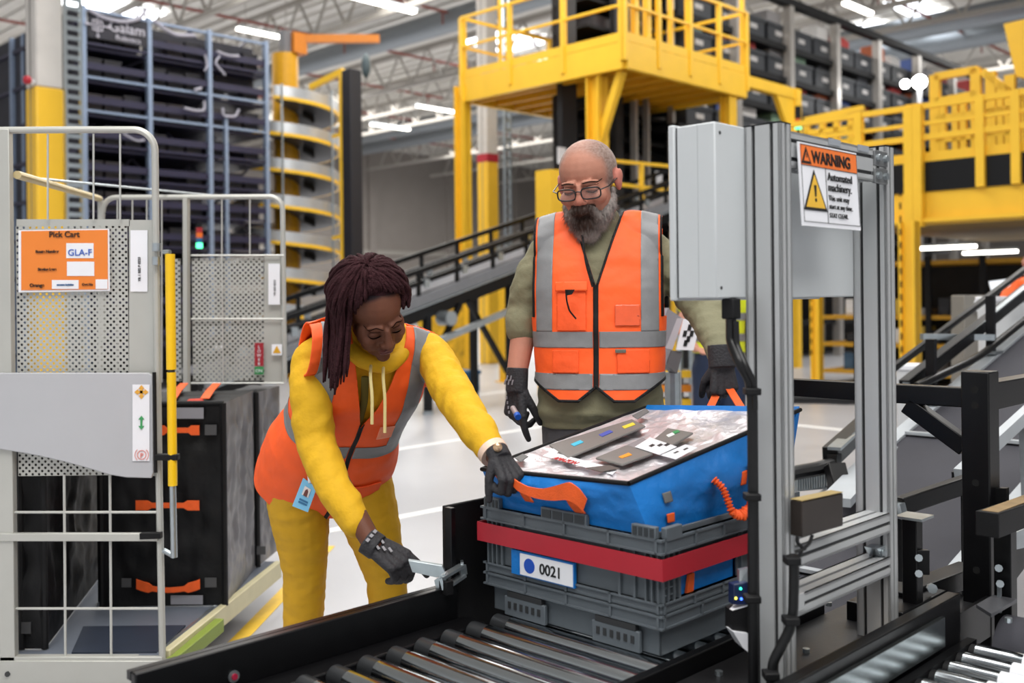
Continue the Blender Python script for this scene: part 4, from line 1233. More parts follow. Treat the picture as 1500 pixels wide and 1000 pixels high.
for pts in (((1168, 785), (1168, 795), (1176, 802), (1172, 812), (1166, 818)), ((1190, 783), (1186, 795), (1178, 803)), ((1180, 803), (1165, 808))):
    MB().tube(smooth([Q(x, y, 1.9) for x, y in pts]), .0035, 8).build('thin_cable', M_rub, t)
# small brown sensor box on the cross bar
t = root('sensor_box', (.2, -.25, .87), 'small dark brown scanner box with open tan top on the cross bar', 'box')
b0, b1, b2, b3 = Q(1175, 735, 1.95), Q(1235, 722, 2.07), Q(1235, 770, 2.07), Q(1175, 787, 1.95)
back = Vector((.004, .028, 0))
M_sb = mat('dark_brown_metal', '#3b3430', .35, .6, .15)
m = MB(); m.add([b0, b1, b2, b3, b0 + back, b1 + back, b2 + back, b3 + back], [(0, 1, 2, 3), (4, 7, 6, 5), (0, 3, 7, 4), (1, 5, 6, 2), (3, 2, 6, 7), (0, 4, 5, 1)])
m.build('body', M_sb, t, bevel=.002)
up_ = Vector((0, 0, .0015))
m = MB(); m.prism([b0 + up_, b1 + up_, b1 + back + up_, b0 + back + up_], (0, 0, .001)); m.build('top', mat('tan_top', '#a8925c', .5), t)
# light sensor left of the post
t = root('light_sensor', Q(1084, 865, 2.05), 'small blue light sensor with lit green and blue dots by the tote', 'sensor')
a, b = Q(1075, 888, 2.04), Q(1096, 846, 2.04)
MB().prism([Q(1075, 856, 2.04), Q(1096, 852, 2.04), Q(1096, 886, 2.04), Q(1075, 886, 2.04)], (.01, .02, 0)).build('body', mat('sensor_blue', '#12224a', .4), t, bevel=.002)
for x, y, c in ((1085, 862, '#2fd0a0'), (1086, 877, '#3a6cff'), (1078, 876, '#cfc24a')):
    MB().sphere(Q(x, y, 2.036), .0028, 8, 5).build('indicator', mat('led_' + c[1:], c, emit=c, strength=4), t)
MB().prism([Q(1083, 835, 2.06), Q(1097, 832, 2.06), Q(1097, 853, 2.05), Q(1083, 853, 2.05)], (.008, .01, 0)).build('plate', M_galv, t)
MB().prism([Q(1073, 895, 2.04), Q(1096, 888, 2.04), Q(1096, 928, 2.04), Q(1073, 925, 2.04)], (.02, .03, 0)).build('lower_body', M_blkm, t)
MB().prism([Q(1074, 925, 2.03), Q(1096, 928, 2.03), Q(1096, 955, 2.03), Q(1088, 948, 2.03)], (.02, .03, 0)).build('wedge', M_white, t)
MB().prism([Q(1073, 894, 2.04), Q(1096, 887, 2.04), Q(1096, 880, 2.06), Q(1082, 884, 2.06)], (.005, .01, 0)).build('white_lip', M_white, t)

# ================================================================== inclined belt behind the frame (right)
def zi(u): return .5 + .262 * (u - 1.55)
t = root('belt_conveyor', (2.0, .3, 0), 'wide dark belt conveyor climbing away to the right behind the frame', 'conveyor')
def sl(v0, v1, z0, z1, u0, u1):
    m = MB(); vs = []
    for u in (u0, u1):
        for v, z in ((v0, z0), (v1, z0), (v1, z1), (v0, z1)): vs.append((u, v, zi(u) + z))
    m.add(vs, [(0, 1, 2, 3), (7, 6, 5, 4), (0, 4, 5, 1), (1, 5, 6, 2), (2, 6, 7, 3), (3, 7, 4, 0)]); return m
V0, V1 = .03, .60
sl(V0, V1, -.012, 0, .75, 6.2).build('belt', M_belt, t)
M_frw = mat('white_frame_edge', '#b4babf', .4, .2)
sl(V1, V1 + .06, -.1, .012, .75, 6.2).build('side_frame', M_frw, t)
sl(V0 - .05, V0, -.1, .008, .75, 6.2).build('side_frame', M_frw, t)
sl(V0 - .10, V0 - .052, -.16, -.03, .75, 6.2).build('outer_frame', M_blk, t)
MB().cyl((.76, V0, zi(.76) - .03), (.76, V1, zi(.76) - .03), .03, 16).build('end_drum', M_galv, t)
for u in (1.35, 2.55):
    MB().bar((u, V0 - .0, zi(u) + .012), (u, V1, zi(u) + .012), .035, .012).build('cross_strip', M_frw, t)
for u in (.9, 3.2, 5.4):
    for v in (V0 - .03, V1 + .03): MB().bar((u, v, 0), (u, v, zi(u) - .1), .06, .06, up=(1, 0, 0)).build('leg', M_blk, t)
# black guide bar lying across the belt
MB().bar(Q(1318, 741, 2.95), Q(1416, 708, 3.05), .035, .05).build('guide_bar', M_blk, t, bevel=.004)
MB().bar(Q(1316, 748, 2.95), Q(1324, 746, 2.95), .05, .05).build('end_bracket', M_galv, t)
# guard rails along the far (left) side
for (xa, ya, xb, yb, va, w, h, mt, nm) in ((1306, 541, 1510, 388, .85, .03, .03, M_blk, 'guard_rail'), (1325, 566, 1510, 420, .70, .05, .06, M_blk, 'guard_rail')):
    MB().bar(pv(xa, ya, va), pv(xb, yb, va), w, h).build(nm, mt, t, bevel=.004)
MB().bar(pv(1327, 562, .69), pv(1510, 414, .69), .03, .012).build('rail_strip', M_galv, t)
pts = [pv(1342, 566, .62), pv(1418, 531, .62), pv(1440, 518, .62), pv(1510, 462, .62)]
MB().tube(smooth(pts, 8, 3), .018, 12).build('guide_tube', M_blk, t)
MB().bar(pv(1350, 493, .85), pv(1455, 494, .62), .03, .03).build('rail_link', M_galv, t)
for x, y in ((1452, 540), (1365, 600)):
    a = pv(x, y, .64)
    MB().bar((a.x, .64, zi(a.x) - .05), (a.x, .64, zi(a.x) + .3), .04, .03, up=(1, 0, 0)).build('rail_bracket', M_blk, t)
    MB().box(a.x - .05, a.x + .05, .6, .66, zi(a.x) + .01, zi(a.x) + .025).build('bracket_plate', M_galv, t)
# side guide on the right of the belt
MB().bar(pv(1405, 697, -.02), pv(1510, 600, -.02), .03, .045).build('side_guide', M_frw, t)
MB().bar(pv(1404, 706, -.01), pv(1430, 690, -.01), .04, .06).build('guide_end', M_blk, t)

for x, y in ((1425, 678), (1500, 609)):
    a = pv(x, y, -.02)
    MB().bar((a.x, -.03, zi(a.x) - .06), (a.x, -.02, a.z), .03, .03, up=(1, 0, 0)).build('guide_bracket', M_galv, t)
for x, y in ((1318, 741), (1414, 709)):
    a = Q(x, y, 2.97 if x < 1400 else 3.04)
    MB().bar((a.x, a.y, zi(a.x)), a, .02, .02, up=(1, 0, 0)).build('guide_bracket', M_blk, t)
# black gantry across the belt
UGN = .98
t = root('black_gantry', (UGN, -.2, 0), 'black square steel gantry post and beam standing over the dark belt', 'gantry')
pt_ = pu(1435, 543, UGN)
MB().box(UGN - .035, UGN + .035, pt_.y - .035, pt_.y + .035, 0, pt_.z).build('post', M_blk, t, bevel=.004)
for z in (pt_.z - .045, pt_.z - .085, pt_.z - .5, pt_.z - .28): MB().cyl((UGN - .0355, pt_.y, z), (UGN - .0345, pt_.y, z), .009, 12).build('hole', mat('hole_black', '#020202', .9), t)
zbm = pu(1350, 564, UGN).z
MB().box(UGN - .02, UGN + .02, pt_.y, .30, zbm - .05, zbm).build('beam', M_blk, t, bevel=.003)
MB().box(UGN + .03, UGN + 1.0, pt_.y - .03, pt_.y + .02, pt_.z - .10, pt_.z - .03).build('side_beam', M_blk, t, bevel=.003)
MB().box(UGN + .93, UGN + .99, pt_.y - .03, pt_.y + .02, 0, pt_.z - .10).build('post', M_blk, t, bevel=.003)
MB().bar(pu(1330, 592, UGN), pu(1416, 655, UGN), .04, .045).build('knee_brace', M_blk, t, bevel=.003)
MB().prism([pu(1456, 715, UGN), pu(1474, 715, UGN), pu(1474, 745, UGN), pu(1456, 745, UGN)], (.02, 0, 0)).build('side_tab', M_blk, t)

# shorter black posts and bars on the right
t = root('black_guide_post', (.71, -.22, 0), 'short black steel post with bolted plate right of the rear aluminium post', 'post')
a = Q(1336, 757, 2.45)
MB().box(a.x - .018, a.x + .018, a.y - .018, a.y + .018, 0, a.z).build('post', M_blk, t, bevel=.002)
MB().box(a.x - .04, a.x + .03, a.y - .04, a.y + .025, a.z, a.z + .006).build('cap', M_galv, t)
p = Q(1352, 805, 2.44); q = Q(1362, 842, 2.44)
MB().prism([Q(1340, 806, 2.43), Q(1362, 806, 2.43), Q(1362, 842, 2.43), Q(1340, 842, 2.43)], (.01, .01, 0)).build('plate', M_blk, t, bevel=.001)
for y in (817, 840): MB().cyl(Q(1346, y, 2.425), Q(1346, y, 2.415), .009, 8).build('bolt', M_galv, t)
MB().bar(Q(1310, 880, 2.5), Q(1420, 838, 2.75), .06, .05).build('side_arm', M_blk, t, bevel=.003)
MB().cyl(Q(1364, 861, 2.5), Q(1366, 862, 2.47), .012, 8).build('bolt', M_galv, t)
MB().box(a.x - .1, a.x + .15, a.y - .02, a.y + .12, .45, .62).build('side_box', M_blk, t, bevel=.003)
t = root('black_end_bar', Q(1470, 770, 2.2), 'black square bar with worn tan top entering at the right edge', 'bar')
MB().bar(Q(1446, 768, 2.28), Q(1560, 728, 2.75), .05, .055).build('bar', M_blkm, t, bevel=.002)
MB().bar(Q(1450, 749, 2.29) , Q(1560, 708, 2.76), .035, .002).build('worn_top', mat('worn_tan', '#8f7650'), t)
c = Q(1473, 860, 2.45)
MB().box(c.x - .02, c.x + .02, c.y - .02, c.y + .02, 0, Q(1473, 770, 2.45).z).build('leg', M_blk, t, bevel=.002)
for x, y in ((1463, 832), (1465, 855)): MB().cyl(Q(x, y, 2.42), Q(x, y, 2.40), .009, 8).build('bolt', M_galv, t)
MB().bar(Q(1464, 850, 2.42), Q(1464, 897, 2.42), .008, .008).build('rod', M_galv, t)
MB().prism([Q(1455, 795, 2.6), Q(1510, 770, 2.8), Q(1510, 800, 2.8), Q(1455, 812, 2.6)], (.01, .02, 0)).build('galvanised_strip', M_galv, t)

# ================================================================== second roller conveyor, lower right
t = root('right_roller_conveyor', (.4, -.6, 0), 'galvanised roller conveyor at the lower right corner behind a black rail', 'conveyor')
VG = -.335
e = pz(1428, 873, .665)
UE = e.x
MB().box(-1.2, UE, VG, VG + .03, .45, .665).build('side_rail', M_blk, t, bevel=.003)
MB().box(-1.2, UE - .12, VG - .012, VG - .001, .575, .640).build('inner_plate', mat('mirror_steel', '#8f9698', .22, .95, .1), t)
MB().box(-1.2, UE, VG - .035, VG - .014, .47, .568).build('bearing_channel', M_blk, t)
for u in (-.9, .7): 
    for v in (VG, -1.0): MB().box(u, u + .05, v - .03, v, 0, .46).build('leg', M_blk, t)
MB().box(-1.2, UE, -1.03, -1.0, .45, .58).build('side_rail', M_blk, t)
first = None
u = -1.0
while u < UE - .03:
    if first is None:
        b = MB(); b.cyl((.4, VG - .05, 0), (.4, -.995, 0), .025, 18); first = b.build('roller', M_chrome, t); c = first
        hb = MB().cyl((.4, VG - .036, 0), (.4, VG - .05, 0), .021, 14).build('hub', M_blkm, first)
        hb2 = MB().cyl((.4, VG - .15, 0), (.4, VG - .21, 0), .0256, 18).build('sticker_ring', M_white, first)
    else:
        c = first.copy(); COL.objects.link(c); c.parent = t
        for ch in list(first.children):
            h = ch.copy(); COL.objects.link(h); h.parent = c
    c.location = (u - .4, 0, .545)
    u += .072
MB().prism([pz(1430, 890, .63), pz(1455, 876, .63), pz(1490, 882, .63), pz(1452, 904, .63)], (0, 0, .008)).build('end_plate', mat('end_plate_grey', '#55565a', .4, .4), t)
MB().cyl((UE - .045, VG - .12, .635), (UE - .045, VG - .12, .645), .008, 8).build('bolt', M_galv, t)
MB().cyl((UE + .10, VG - .06, .52), (UE + .10, -1.0, .52), .085, 24).build('end_drum', M_belt, t)
# curved belt transfer seen between the two posts
t = root('curve_conveyor', (1.7, 1.2, 0), 'curved black conveyor section with galvanised skirt seen between the aluminium posts', 'conveyor')
pts = [Q(x, y, 3.9) for x, y in ((1140, 700), (1165, 692), (1200, 686), (1222, 678))]
MB().tube(smooth(pts, 6, 2), .03, 10, .9).build('curved_rail', M_blk, t)
MB().bar(Q(1216, 668, 3.9), Q(1290, 600, 4.6), .06, .07).build('side_rail', M_blk, t, bevel=.004)
for x, y, d in ((1222, 664, 3.9), (1286, 604, 4.55)):
    a = Q(x, y, d); MB().bar((a.x, a.y, 0), a, .04, .04, up=(1, 0, 0)).build('leg', M_blk, t)
MB().bar(Q(1222, 657, 3.88), Q(1290, 596, 4.6), .05, .012).build('rail_top', M_galv, t)
MB().bar(Q(1222, 680, 3.85), Q(1232, 720, 3.8), .07, .05).build('joint', M_blk, t, bevel=.004)
g = MB()
for i in range(14):
    x = 1168 + i * 3.6
    g.bar(Q(x, 688 - i * .6, 3.95), Q(x, 718 - i * .5, 3.95), .007, .007, up=(1, 0, 0))
g.build('ribbed_skirt', M_galv, t)
MB().prism([Q(1165, 690, 3.97), Q(1218, 682, 3.97), Q(1218, 715, 3.97), Q(1165, 720, 3.97)], (.01, .02, 0)).build('skirt_plate', M_galv, t)
MB().bar(Q(1224, 735, 3.5), Q(1300, 655, 4.3), .10, .03).build('white_side', M_frw, t)
MB().box(Q(1200, 720, 3.9).x - .1, Q(1200, 720, 3.9).x + .1, Q(1200, 720, 3.9).y - .1, Q(1200, 720, 3.9).y + .1, 0, .5).build('pedestal', M_blk, t)
# black guard hoop on the floor behind
t = root('floor_barrier', Q(1210, 590, 9), 'low black tubular barrier with a yellow cap behind the bag', 'barrier')
pts = [Q(1160, 583, 8.6), Q(1205, 583, 8.6), Q(1250, 585, 8.6), Q(1330, 574, 8.8)]
MB().tube(smooth(pts, 8, 4), .05, 10).build('bumper', M_rub, t)
a = Q(1202, 583, 8.8)
MB().prism([Q(1192, 586, 8.75), Q(1214, 586, 8.75), Q(1210, 580, 8.75), Q(1200, 580, 8.75)], (.05, .05, 0)).build('yellow_cap', M_yel, t)
for x in (1118, 1300): 
    a = Q(x, 583, 8.65); MB().cyl((a.x, a.y, 0), a, .04, 8).build('foot', M_blk, t)
# white bin drums on the right
for x, y, d, r_, h_, lb in ((1342, 560, 5.6, .105, .15, 'white round bin drum under the guard rails, front one'), (1470, 462, 6.0, .14, .3, 'tall white drum at the right edge behind the rails')):
    a = Q(x, y, d); zt_ = Q(x, y - (27 if d < 5.8 else 28), d).z
    o = root('white_drum', (a.x, a.y, 0), lb, 'drum')
    MB().cyl((a.x, a.y, 0), (a.x, a.y, zt_ - .03), r_ * .9, 24, r_).build('body', mat('drum_white', '#cfd1d3', .4), o)
    MB().cyl((a.x, a.y, zt_ - .03), (a.x, a.y, zt_), r_ * 1.08, 24).build('lid', M_white, o, bevel=.006)
# grey terminal and screens, right edge
a = Q(1420, 470, 8.0)
t = root('machine_terminal', (a.x, a.y, 0), 'grey machine terminal with a white screen behind the guard rails', 'terminal')
p = [Q(1412, 620, 8), Q(1450, 620, 8), Q(1450, 432, 8), Q(1412, 432, 8)]
MB().prism(p, (.25, .2, 0)).build('housing', mat('terminal_grey', '#77736c', .5), t, bevel=.01)
MB().prism([Q(1424, 455, 7.95), Q(1450, 455, 7.95), Q(1450, 440, 7.95), Q(1430, 440, 7.95)], (.03, .02, 0)).build('screen', mat('screen_white', '#e4e9ee', .4, emit='#e4e9ee', strength=.6), t)
MB().prism([Q(1455, 432, 7.9), Q(1480, 418, 7.9), Q(1480, 408, 7.9), Q(1450, 412, 7.9)], (.03, .02, 0)).build('screen', MATS['screen_white'], t)

# ================================================================== front pick cart on the left
M_wire = mat('cart_wire', '#c9c9c4', .35, .5)
DF = 3.43
def C(x, y, d=DF): return P(x, y, d)
def cart_root(o, lb): return root('pick_cart', o, lb, 'cart', frame='X')
base = C(120, 985); 
t = cart_root((base.x, base.y, 0), 'steel pick cart with orange sign and grey panel at the left edge')
def seg(pts, r, nm, mt=M_cart, n=10): 
    m = MB(); m.tube([Vector(p) for p in pts], r, n); return m.build(nm, mt, t, frame='X')
def barp(x0, y0, x1, y1, d0, d1, w, h, nm, mt=M_cart, bev=.002):
    return MB().bar(C(x0, y0, d0), C(x1, y1, d1), w, h).build(nm, mt, t, frame='X', bevel=bev)
# top hoop with rounded corner, right post
hoop = [C(-170, 192), C(100, 190)]
for a in range(0, 91, 10): hoop.append(C(196 + 31 * math.sin(R(a)), 221 - 31 * math.cos(R(a))))
hoop += [C(229, 400), C(233, 700), C(238, 965)]
seg(smooth(hoop[:2], 2, 0) + hoop[2:], .0115, 'hoop_tube')
# left post (wide)
barp(5, 190, 14, 985, DF, DF, .05, .03, 'post')
barp(-165, 190, -160, 985, DF, DF, .03, .03, 'post')
# perforated sheet built with real holes
def perforated(corner_bl, xd, yd, w, h, pitch, rad, name, par, skip=lambda a, b: False, mt=M_cart, sides=6, margin=0):
    xd, yd = Vector(xd).normalized(), Vector(yd).normalized()
    m = MB(); nx, ny = int(w / pitch), int(h / (pitch))
    px, py = w / nx, h / ny
    O = Vector(corner_bl)
    def pt(a, b): return O + xd * a + yd * b
    for i in range(nx):
        for j in range(ny):
            x0, y0 = i * px, j * py; cx, cy = x0 + px / 2, y0 + py / 2
            if (i + j) % 2 or skip(cx, cy):
                m.add([pt(x0, y0), pt(x0 + px, y0), pt(x0 + px, y0 + py), pt(x0, y0 + py)], [(0, 1, 2, 3)]); continue
            oc = [(x0, y0), (cx, y0), (x0 + px, y0), (x0 + px, cy), (x0 + px, y0 + py), (cx, y0 + py), (x0, y0 + py), (x0, cy)]
            ic = [(cx + rad * math.cos(R(225 + 45 * k)), cy + rad * math.sin(R(225 + 45 * k))) for k in range(8)]
            vs = [pt(*q) for q in oc] + [pt(*q) for q in ic]
            m.add(vs, [(k, (k + 1) % 8, 8 + (k + 1) % 8, 8 + k) for k in range(8)])
    return m.build(name, mt, par, frame='X', solid=.0015, smooth=0)
ex, ez = (C(228, 545) - C(26, 545)).normalized(), Vector((0, 0, 1))
mpp = DF / F
bl = C(27, 697, DF + .012)
W_, H_ = (190 - 27) * mpp, (697 - 330) * mpp
perforated(bl, (1, 0, 0), (0, 0, 1), W_ + .002, H_, .0105, .0046, 'perforated_sheet', t, skip=lambda a, b: b > H_ - .004 or a < .004)
MB().prism([C(189, 697, DF + .012), C(229, 697, DF + .012), C(227, 322, DF + .012), C(189, 322, DF + .012)], (0, .002, 0)).build('sheet_margin', M_cart, t, frame='X')
MB().prism([C(24, 331, DF + .012), C(190, 331, DF + .012), C(190, 321, DF + .012), C(24, 321, DF + .012)], (0, .002, 0)).build('sheet_margin', M_cart, t, frame='X')
# orange sign
sg = MB().prism([C(27, 428, DF - .004), C(161, 426, DF - .004), C(160, 335, DF - .004), C(27, 337, DF - .004)], (0, .002, 0)).build('sign_border', M_white, t, frame='X')
MB().prism([C(31, 425, DF - .006), C(158, 423.5, DF - .006), C(157.5, 336.5, DF - .006), C(31, 338.5, DF - .006)], (0, .0015, 0)).build('orange_sign', mat('sign_orange', '#e8822f', .5, 0, .02), t, frame='X')
def wb(x0, x1, y0, y1, nm='white_field', mt=M_white, d=DF - .0075):
    MB().prism([C(x0, y1, d), C(x1, y1, d), C(x1, y0, d), C(x0, y0, d)], (0, .001, 0)).build(nm, mt, t, frame='X')
wb(97, 137, 356, 378); wb(98, 138, 383, 404); wb(76, 115, 410, 423); wb(140, 157.5, 409, 423)
M_dbr = mat('dark_print', '#38200f', .6)
def ctext(s, size, x, y, mt=M_dbr, d=DF - .009, al='CENTER', xd=(1, 0, 0), yd=(0, 0, 1), bold=.0006):
    text(s, size, C(x, y, d), xd, yd, mt, 'lettering', t, lift=0, align=al, bold=bold)
ctext('Pick Cart', .027, 94, 347)
ctext('Route Number', .0125, 69, 370); ctext('Staging Lane', .0125, 69, 396); ctext('Orange', .016, 54, 420)
ctext('Cart No', .0105, 128, 418)
ctext('amazon logistics', .0085, 95.5, 418, mat('blue_print', '#35608f', .6))
M_pen = mat('pen_blue', '#3c62b8', .6)
ctext('GLA-F', .03, 117, 374, M_pen, bold=.0003)
# white code strip (text only)
wb(191, 216, 337, 427, 'white_strip', M_white, DF + .008)
ctext('YR 1 502 P 0223', .012, 206, 412, M_ink, DF + .006, 'LEFT', (0, 0, 1), (-1, 0, 0), .0002)
# grey solid panel with curved lower edge
pan = [C(-170, 545), C(222, 545)] + [C(228, 549)] + [C(229, 690), C(226, 698), C(190, 697)]
for i in range(9):
    f = i / 8; pan.append(C(165 - 165 * f, 693 - 38 * f ** 1.0 - 4 * math.sin(math.pi * f) , DF))
pan.append(C(-170, 640))
MB().prism([p + Vector((0, -.03, 0)) for p in pan], (0, .012, 0)).build('grey_panel', M_cartp, t, frame='X', bevel=.003)
wb(194, 219, 563, 675, 'white_strip', M_white, DF - .034)
M_yar = mat('arrow_amber', '#e2a63a', .5); M_gar = mat('arrow_green', '#3f9a5c', .5); M_rsy = mat('symbol_red', '#d9877f', .5)
dA = DF - .0365
def arrow(cx, cy, dx, dy, s, mt, d=dA, wd=2.0):
    n = (-dy, dx)
    m = MB()
    tip = (cx + dx * s, cy + dy * s); bs = (cx + dx * s * .45, cy + dy * s * .45)
    m.prism([C(bs[0] + n[0] * s * .42, bs[1] + n[1] * s * .42, d), C(tip[0], tip[1], d), C(bs[0] - n[0] * s * .42, bs[1] - n[1] * s * .42, d)], (0, .0008, 0))
    m.prism([C(cx + n[0] * wd, cy + n[1] * wd, d), C(bs[0] + n[0] * wd, bs[1] + n[1] * wd, d), C(bs[0] - n[0] * wd, bs[1] - n[1] * wd, d), C(cx - n[0] * wd, cy - n[1] * wd, d)], (0, .0008, 0))
    m.build('arrow_symbol', mt, t, frame='X')
for dx, dy in ((1, 0), (-1, 0), (0, 1), (0, -1)): arrow(207, 574, dx, dy, 10.5, M_yar)
for dx, dy in ((0, 1), (0, -1)): arrow(207, 619, dx, dy, 10.5, M_gar, wd=1.5)
def ringsym(x, y, r0, r1, mt, a0=0, a1=360):
    m = MB(); n = 28
    A_ = [R(a0 + (a1 - a0) * k / n) for k in range(n + 1)]
    pts = [[C(x + r1 * math.cos(a), y + r1 * math.sin(a), dA), C(x + r0 * math.cos(a), y + r0 * math.sin(a), dA), C(x + r0 * math.cos(a), y + r0 * math.sin(a), dA + .0008), C(x + r1 * math.cos(a), y + r1 * math.sin(a), dA + .0008)] for a in A_]
    m.rings(pts); m.build('brake_symbol', mt, t, frame='X')
ringsym(207.5, 666, 5.8, 7, M_rsy); ringsym(207.5, 666, 9.4, 10.4, M_rsy, -50, 50); ringsym(207.5, 666, 9.4, 10.4, M_rsy, 130, 230)
ctext('P', .021, 207.5, 670, M_rsy, dA)
# wires, bars and sill
for x in (95, 162): seg([C(x - 1, 695), C(x + 1, 966)], .0045, 'grid_wire', M_wire, 8)
for x in (-40, -90, -130): seg([C(x, 695), C(x, 966)], .0045, 'grid_wire', M_wire, 8)
for y in (750, 891): seg([C(-165, y), C(235, y)], .0045, 'grid_wire', M_wire, 8)
for x in (137, 176, 70): seg([C(x, 196), C(x, 322)], .0035, 'grid_wire', M_wire, 8)
barp(-168, 786, 232, 786, DF - .012, DF - .012, .02, .026, 'latch_bar')
MB().bar(C(206, 784.5, DF - .018), C(237, 783.5, DF - .018), .024, .02).build('latch_end', M_blkm, t, frame='X', bevel=.002)
barp(-168, 964, 240, 964, DF, DF, .03, .02, 'sill_top')
barp(-168, 982, 250, 982, DF - .005, DF - .005, .03, .075, 'sill')
MB().cyl(C(11, 987, DF - .021), C(11, 987, DF - .024), .009, 14).build('sill_hole', M_alud, t, frame='X')
# hinge and yellow safety handle
for y in (362, 382): MB().cyl(C(229, y + 6, DF - .02), C(229, y - 6, DF - .02), .014, 12).build('hinge', M_galv, t, frame='X')
seg([C(240, 369, DF - .02), C(249, 369, DF - .03)], .008, 'handle_stub', M_galv)
seg([C(249, 372, DF - .03), C(251, 541, DF - .03)], .016, 'yellow_handle', M_yelh, 16)
seg([C(251, 545, DF - .03), C(253, 711, DF - .03)], .015, 'yellow_handle', M_yelh, 16)
seg([C(251, 540, DF - .03), C(251, 547, DF - .03)], .012, 'handle_joint', M_alud)
seg([C(253, 711, DF - .03), C(255, 816, DF - .03)], .011, 'handle_tube', M_galv, 14)
seg([C(255, 814, DF - .03), C(240, 806, DF - .015)], .009, 'handle_link', M_galv)
MB().bar(C(228, 669, DF - .03), C(262, 669, DF - .03), .03, .02).build('handle_bracket', M_blkm, t, frame='X', bevel=.003)
seg([C(226, 545, DF - .036), C(228, 692, DF - .036)], .006, 'panel_edge', M_blkm)
# long side rails towards the rear
DR_ = 4.75
seg([C(25, 256, DF + .02), C(146, 291, DR_)], .014, 'side_rail', mat('rail_beige', '#cbb98a', .4, .3))
seg([C(147, 290, DR_), C(147, 560, DR_)], .012, 'side_upright')
seg([C(60, 262, DF + .4), C(330, 288, DR_ + .6)], .005, 'side_wire', M_galv)
M_bei = mat('beige_rail', '#cfc7a2', .45, .1)
MB().bar(C(243, 968, DF + .02), C(408, 833, 4.66), .03, .075).build('bottom_rail', M_bei, t, frame='X', bevel=.004)
MB().bar(C(250, 975, DF - .0), C(322, 915, DF + .42), .034, .05).build('green_rail', mat('green_rail', '#7f9136', .5), t, frame='X', bevel=.003)
MB().bar(C(243, 957, DF + .02) + Vector((-.03, 0, 0)), C(404, 825, 4.66) + Vector((-.03, 0, 0)), .012, .012).build('rail_bead', M_galv, t, frame='X')
for p in (C(244, 972, DF + .05), C(300, 862, 4.5), C(-150, 985, DF + .05)):
    MB().cyl((p.x - .02, p.y, .05), (p.x + .02, p.y, .05), .05, 16).build('caster', M_blkm, t, frame='X')
# deck
zd = .175
q = [C(-165, 960, DF), C(238, 960, DF), C(408, 828, 4.66), C(147, 840, 4.75)]
q = [Vector((p.x, p.y, zd)) for p in q]; q[2].x -= .02
MB().prism(q, (0, 0, -.02)).build('deck', mat('deck_blue_grey', '#6f7682', .4, .2, .1, 5), t, frame='X')
q = [C(105, 962, DF + .02), C(232, 962, DF + .02), C(272, 926, DF + .3), C(122, 932, DF + .3)]
q = [Vector((p.x, p.y, zd)) for p in q]
MB().prism(q, (0, 0, .006)).build('mat', mat('mat_navy', '#252d3c', .5, 0, .1, 20), t, frame='X')
# rear end frame with its own mesh sheet (parts of the same cart)
def CR(x, y, o=0): return P(x, y, DR_ + o)
hoop = [CR(150, 500), CR(150, 312)]
for a in range(0, 91, 15): hoop.append(CR(170 - 19 * math.cos(R(a)), 308 - 19 * math.sin(R(a))))
for a in range(0, 91, 15): hoop.append(CR(395 + 19 * math.sin(R(a)), 307 - 19 * math.cos(R(a))))
hoop += [CR(415, 400), CR(417, 560)]
seg(hoop, .012, 'hoop_tube')
MB().bar(CR(273, 290), CR(274, 840), .045, .02, up=(1, 0, 0)).build('post', M_cart, t, frame='X')
for x in (172, 194, 215, 237, 325, 366): seg([CR(x, 291), CR(x, 372 if x > 260 else 560)], .0035, 'grid_wire', M_wire, 8)
mp2 = DR_ / F
bl = CR(283, 558, .01)
perforated(bl, (1, 0, 0), (0, 0, 1), (388 - 283) * mp2, (558 - 378) * mp2, .0125, .0056, 'perforated_sheet', t)
perforated(CR(254, 558, .03), (1, 0, 0), (0, 0, 1), (266 - 254) * mp2, (558 - 378) * mp2, .0125, .0056, 'perforated_sheet', t)
MB().prism([CR(387, 562, .01), CR(416, 562, .01), CR(414, 374, .01), CR(387, 374, .01)], (0, .002, 0)).build('sheet_margin', M_cart, t, frame='X')
for y in (467, 561, 374): seg([CR(280, y, -.01), CR(416, y, -.01)], .0045, 'grid_wire', M_wire, 8)
seg([CR(325, 374, -.01), CR(327, 560, -.01)], .004, 'grid_wire', M_wire, 8)
def wr(x0, x1, y0, y1, nm, mt, o=-.02): MB().prism([CR(x0, y1, o), CR(x1, y1, o), CR(x1, y0, o), CR(x0, y0, o)], (0, .0015, 0)).build(nm, mt, t, frame='X')
wr(393, 410, 386, 446, 'white_strip', M_white)
text('YR 502 0223', .014, CR(404, 433, -.022), (0, 0, 1), (-1, 0, 0), M_ink, 'lettering', t, lift=0)
wr(373, 386, 502, 536, 'red_label', mat('label_red', '#9c1d2b', .5)); wr(373, 386, 537, 548, 'green_label', mat('label_green', '#2f8a4c', .5))
for i, ch in enumerate('LOWER'): text(ch, .02, CR(379.5, 510 + i * 6.2, -.0225), (1, 0, 0), (0, 0, 1), M_white, 'lettering', t, lift=0, align='CENTER')
text('ON', .02, CR(379.5, 545, -.0225), (1, 0, 0), (0, 0, 1), M_white, 'lettering', t, lift=0, align='CENTER')
wr(398, 413, 504, 520, 'hazard_label', M_white)
MB().prism([CR(399.5, 517, -.022), CR(411.5, 517, -.022), CR(405.5, 506, -.022)], (0, .0008, 0)).build('hazard_triangle', mat('hazard_amber', '#d9a21f', .5), t, frame='X')
# orange and yellow things seen through the left gap
seg([C(-2, 655, DF + .5), C(-2, 985, DF + .5)], .03, 'yellow_post', M_yelh, 12)

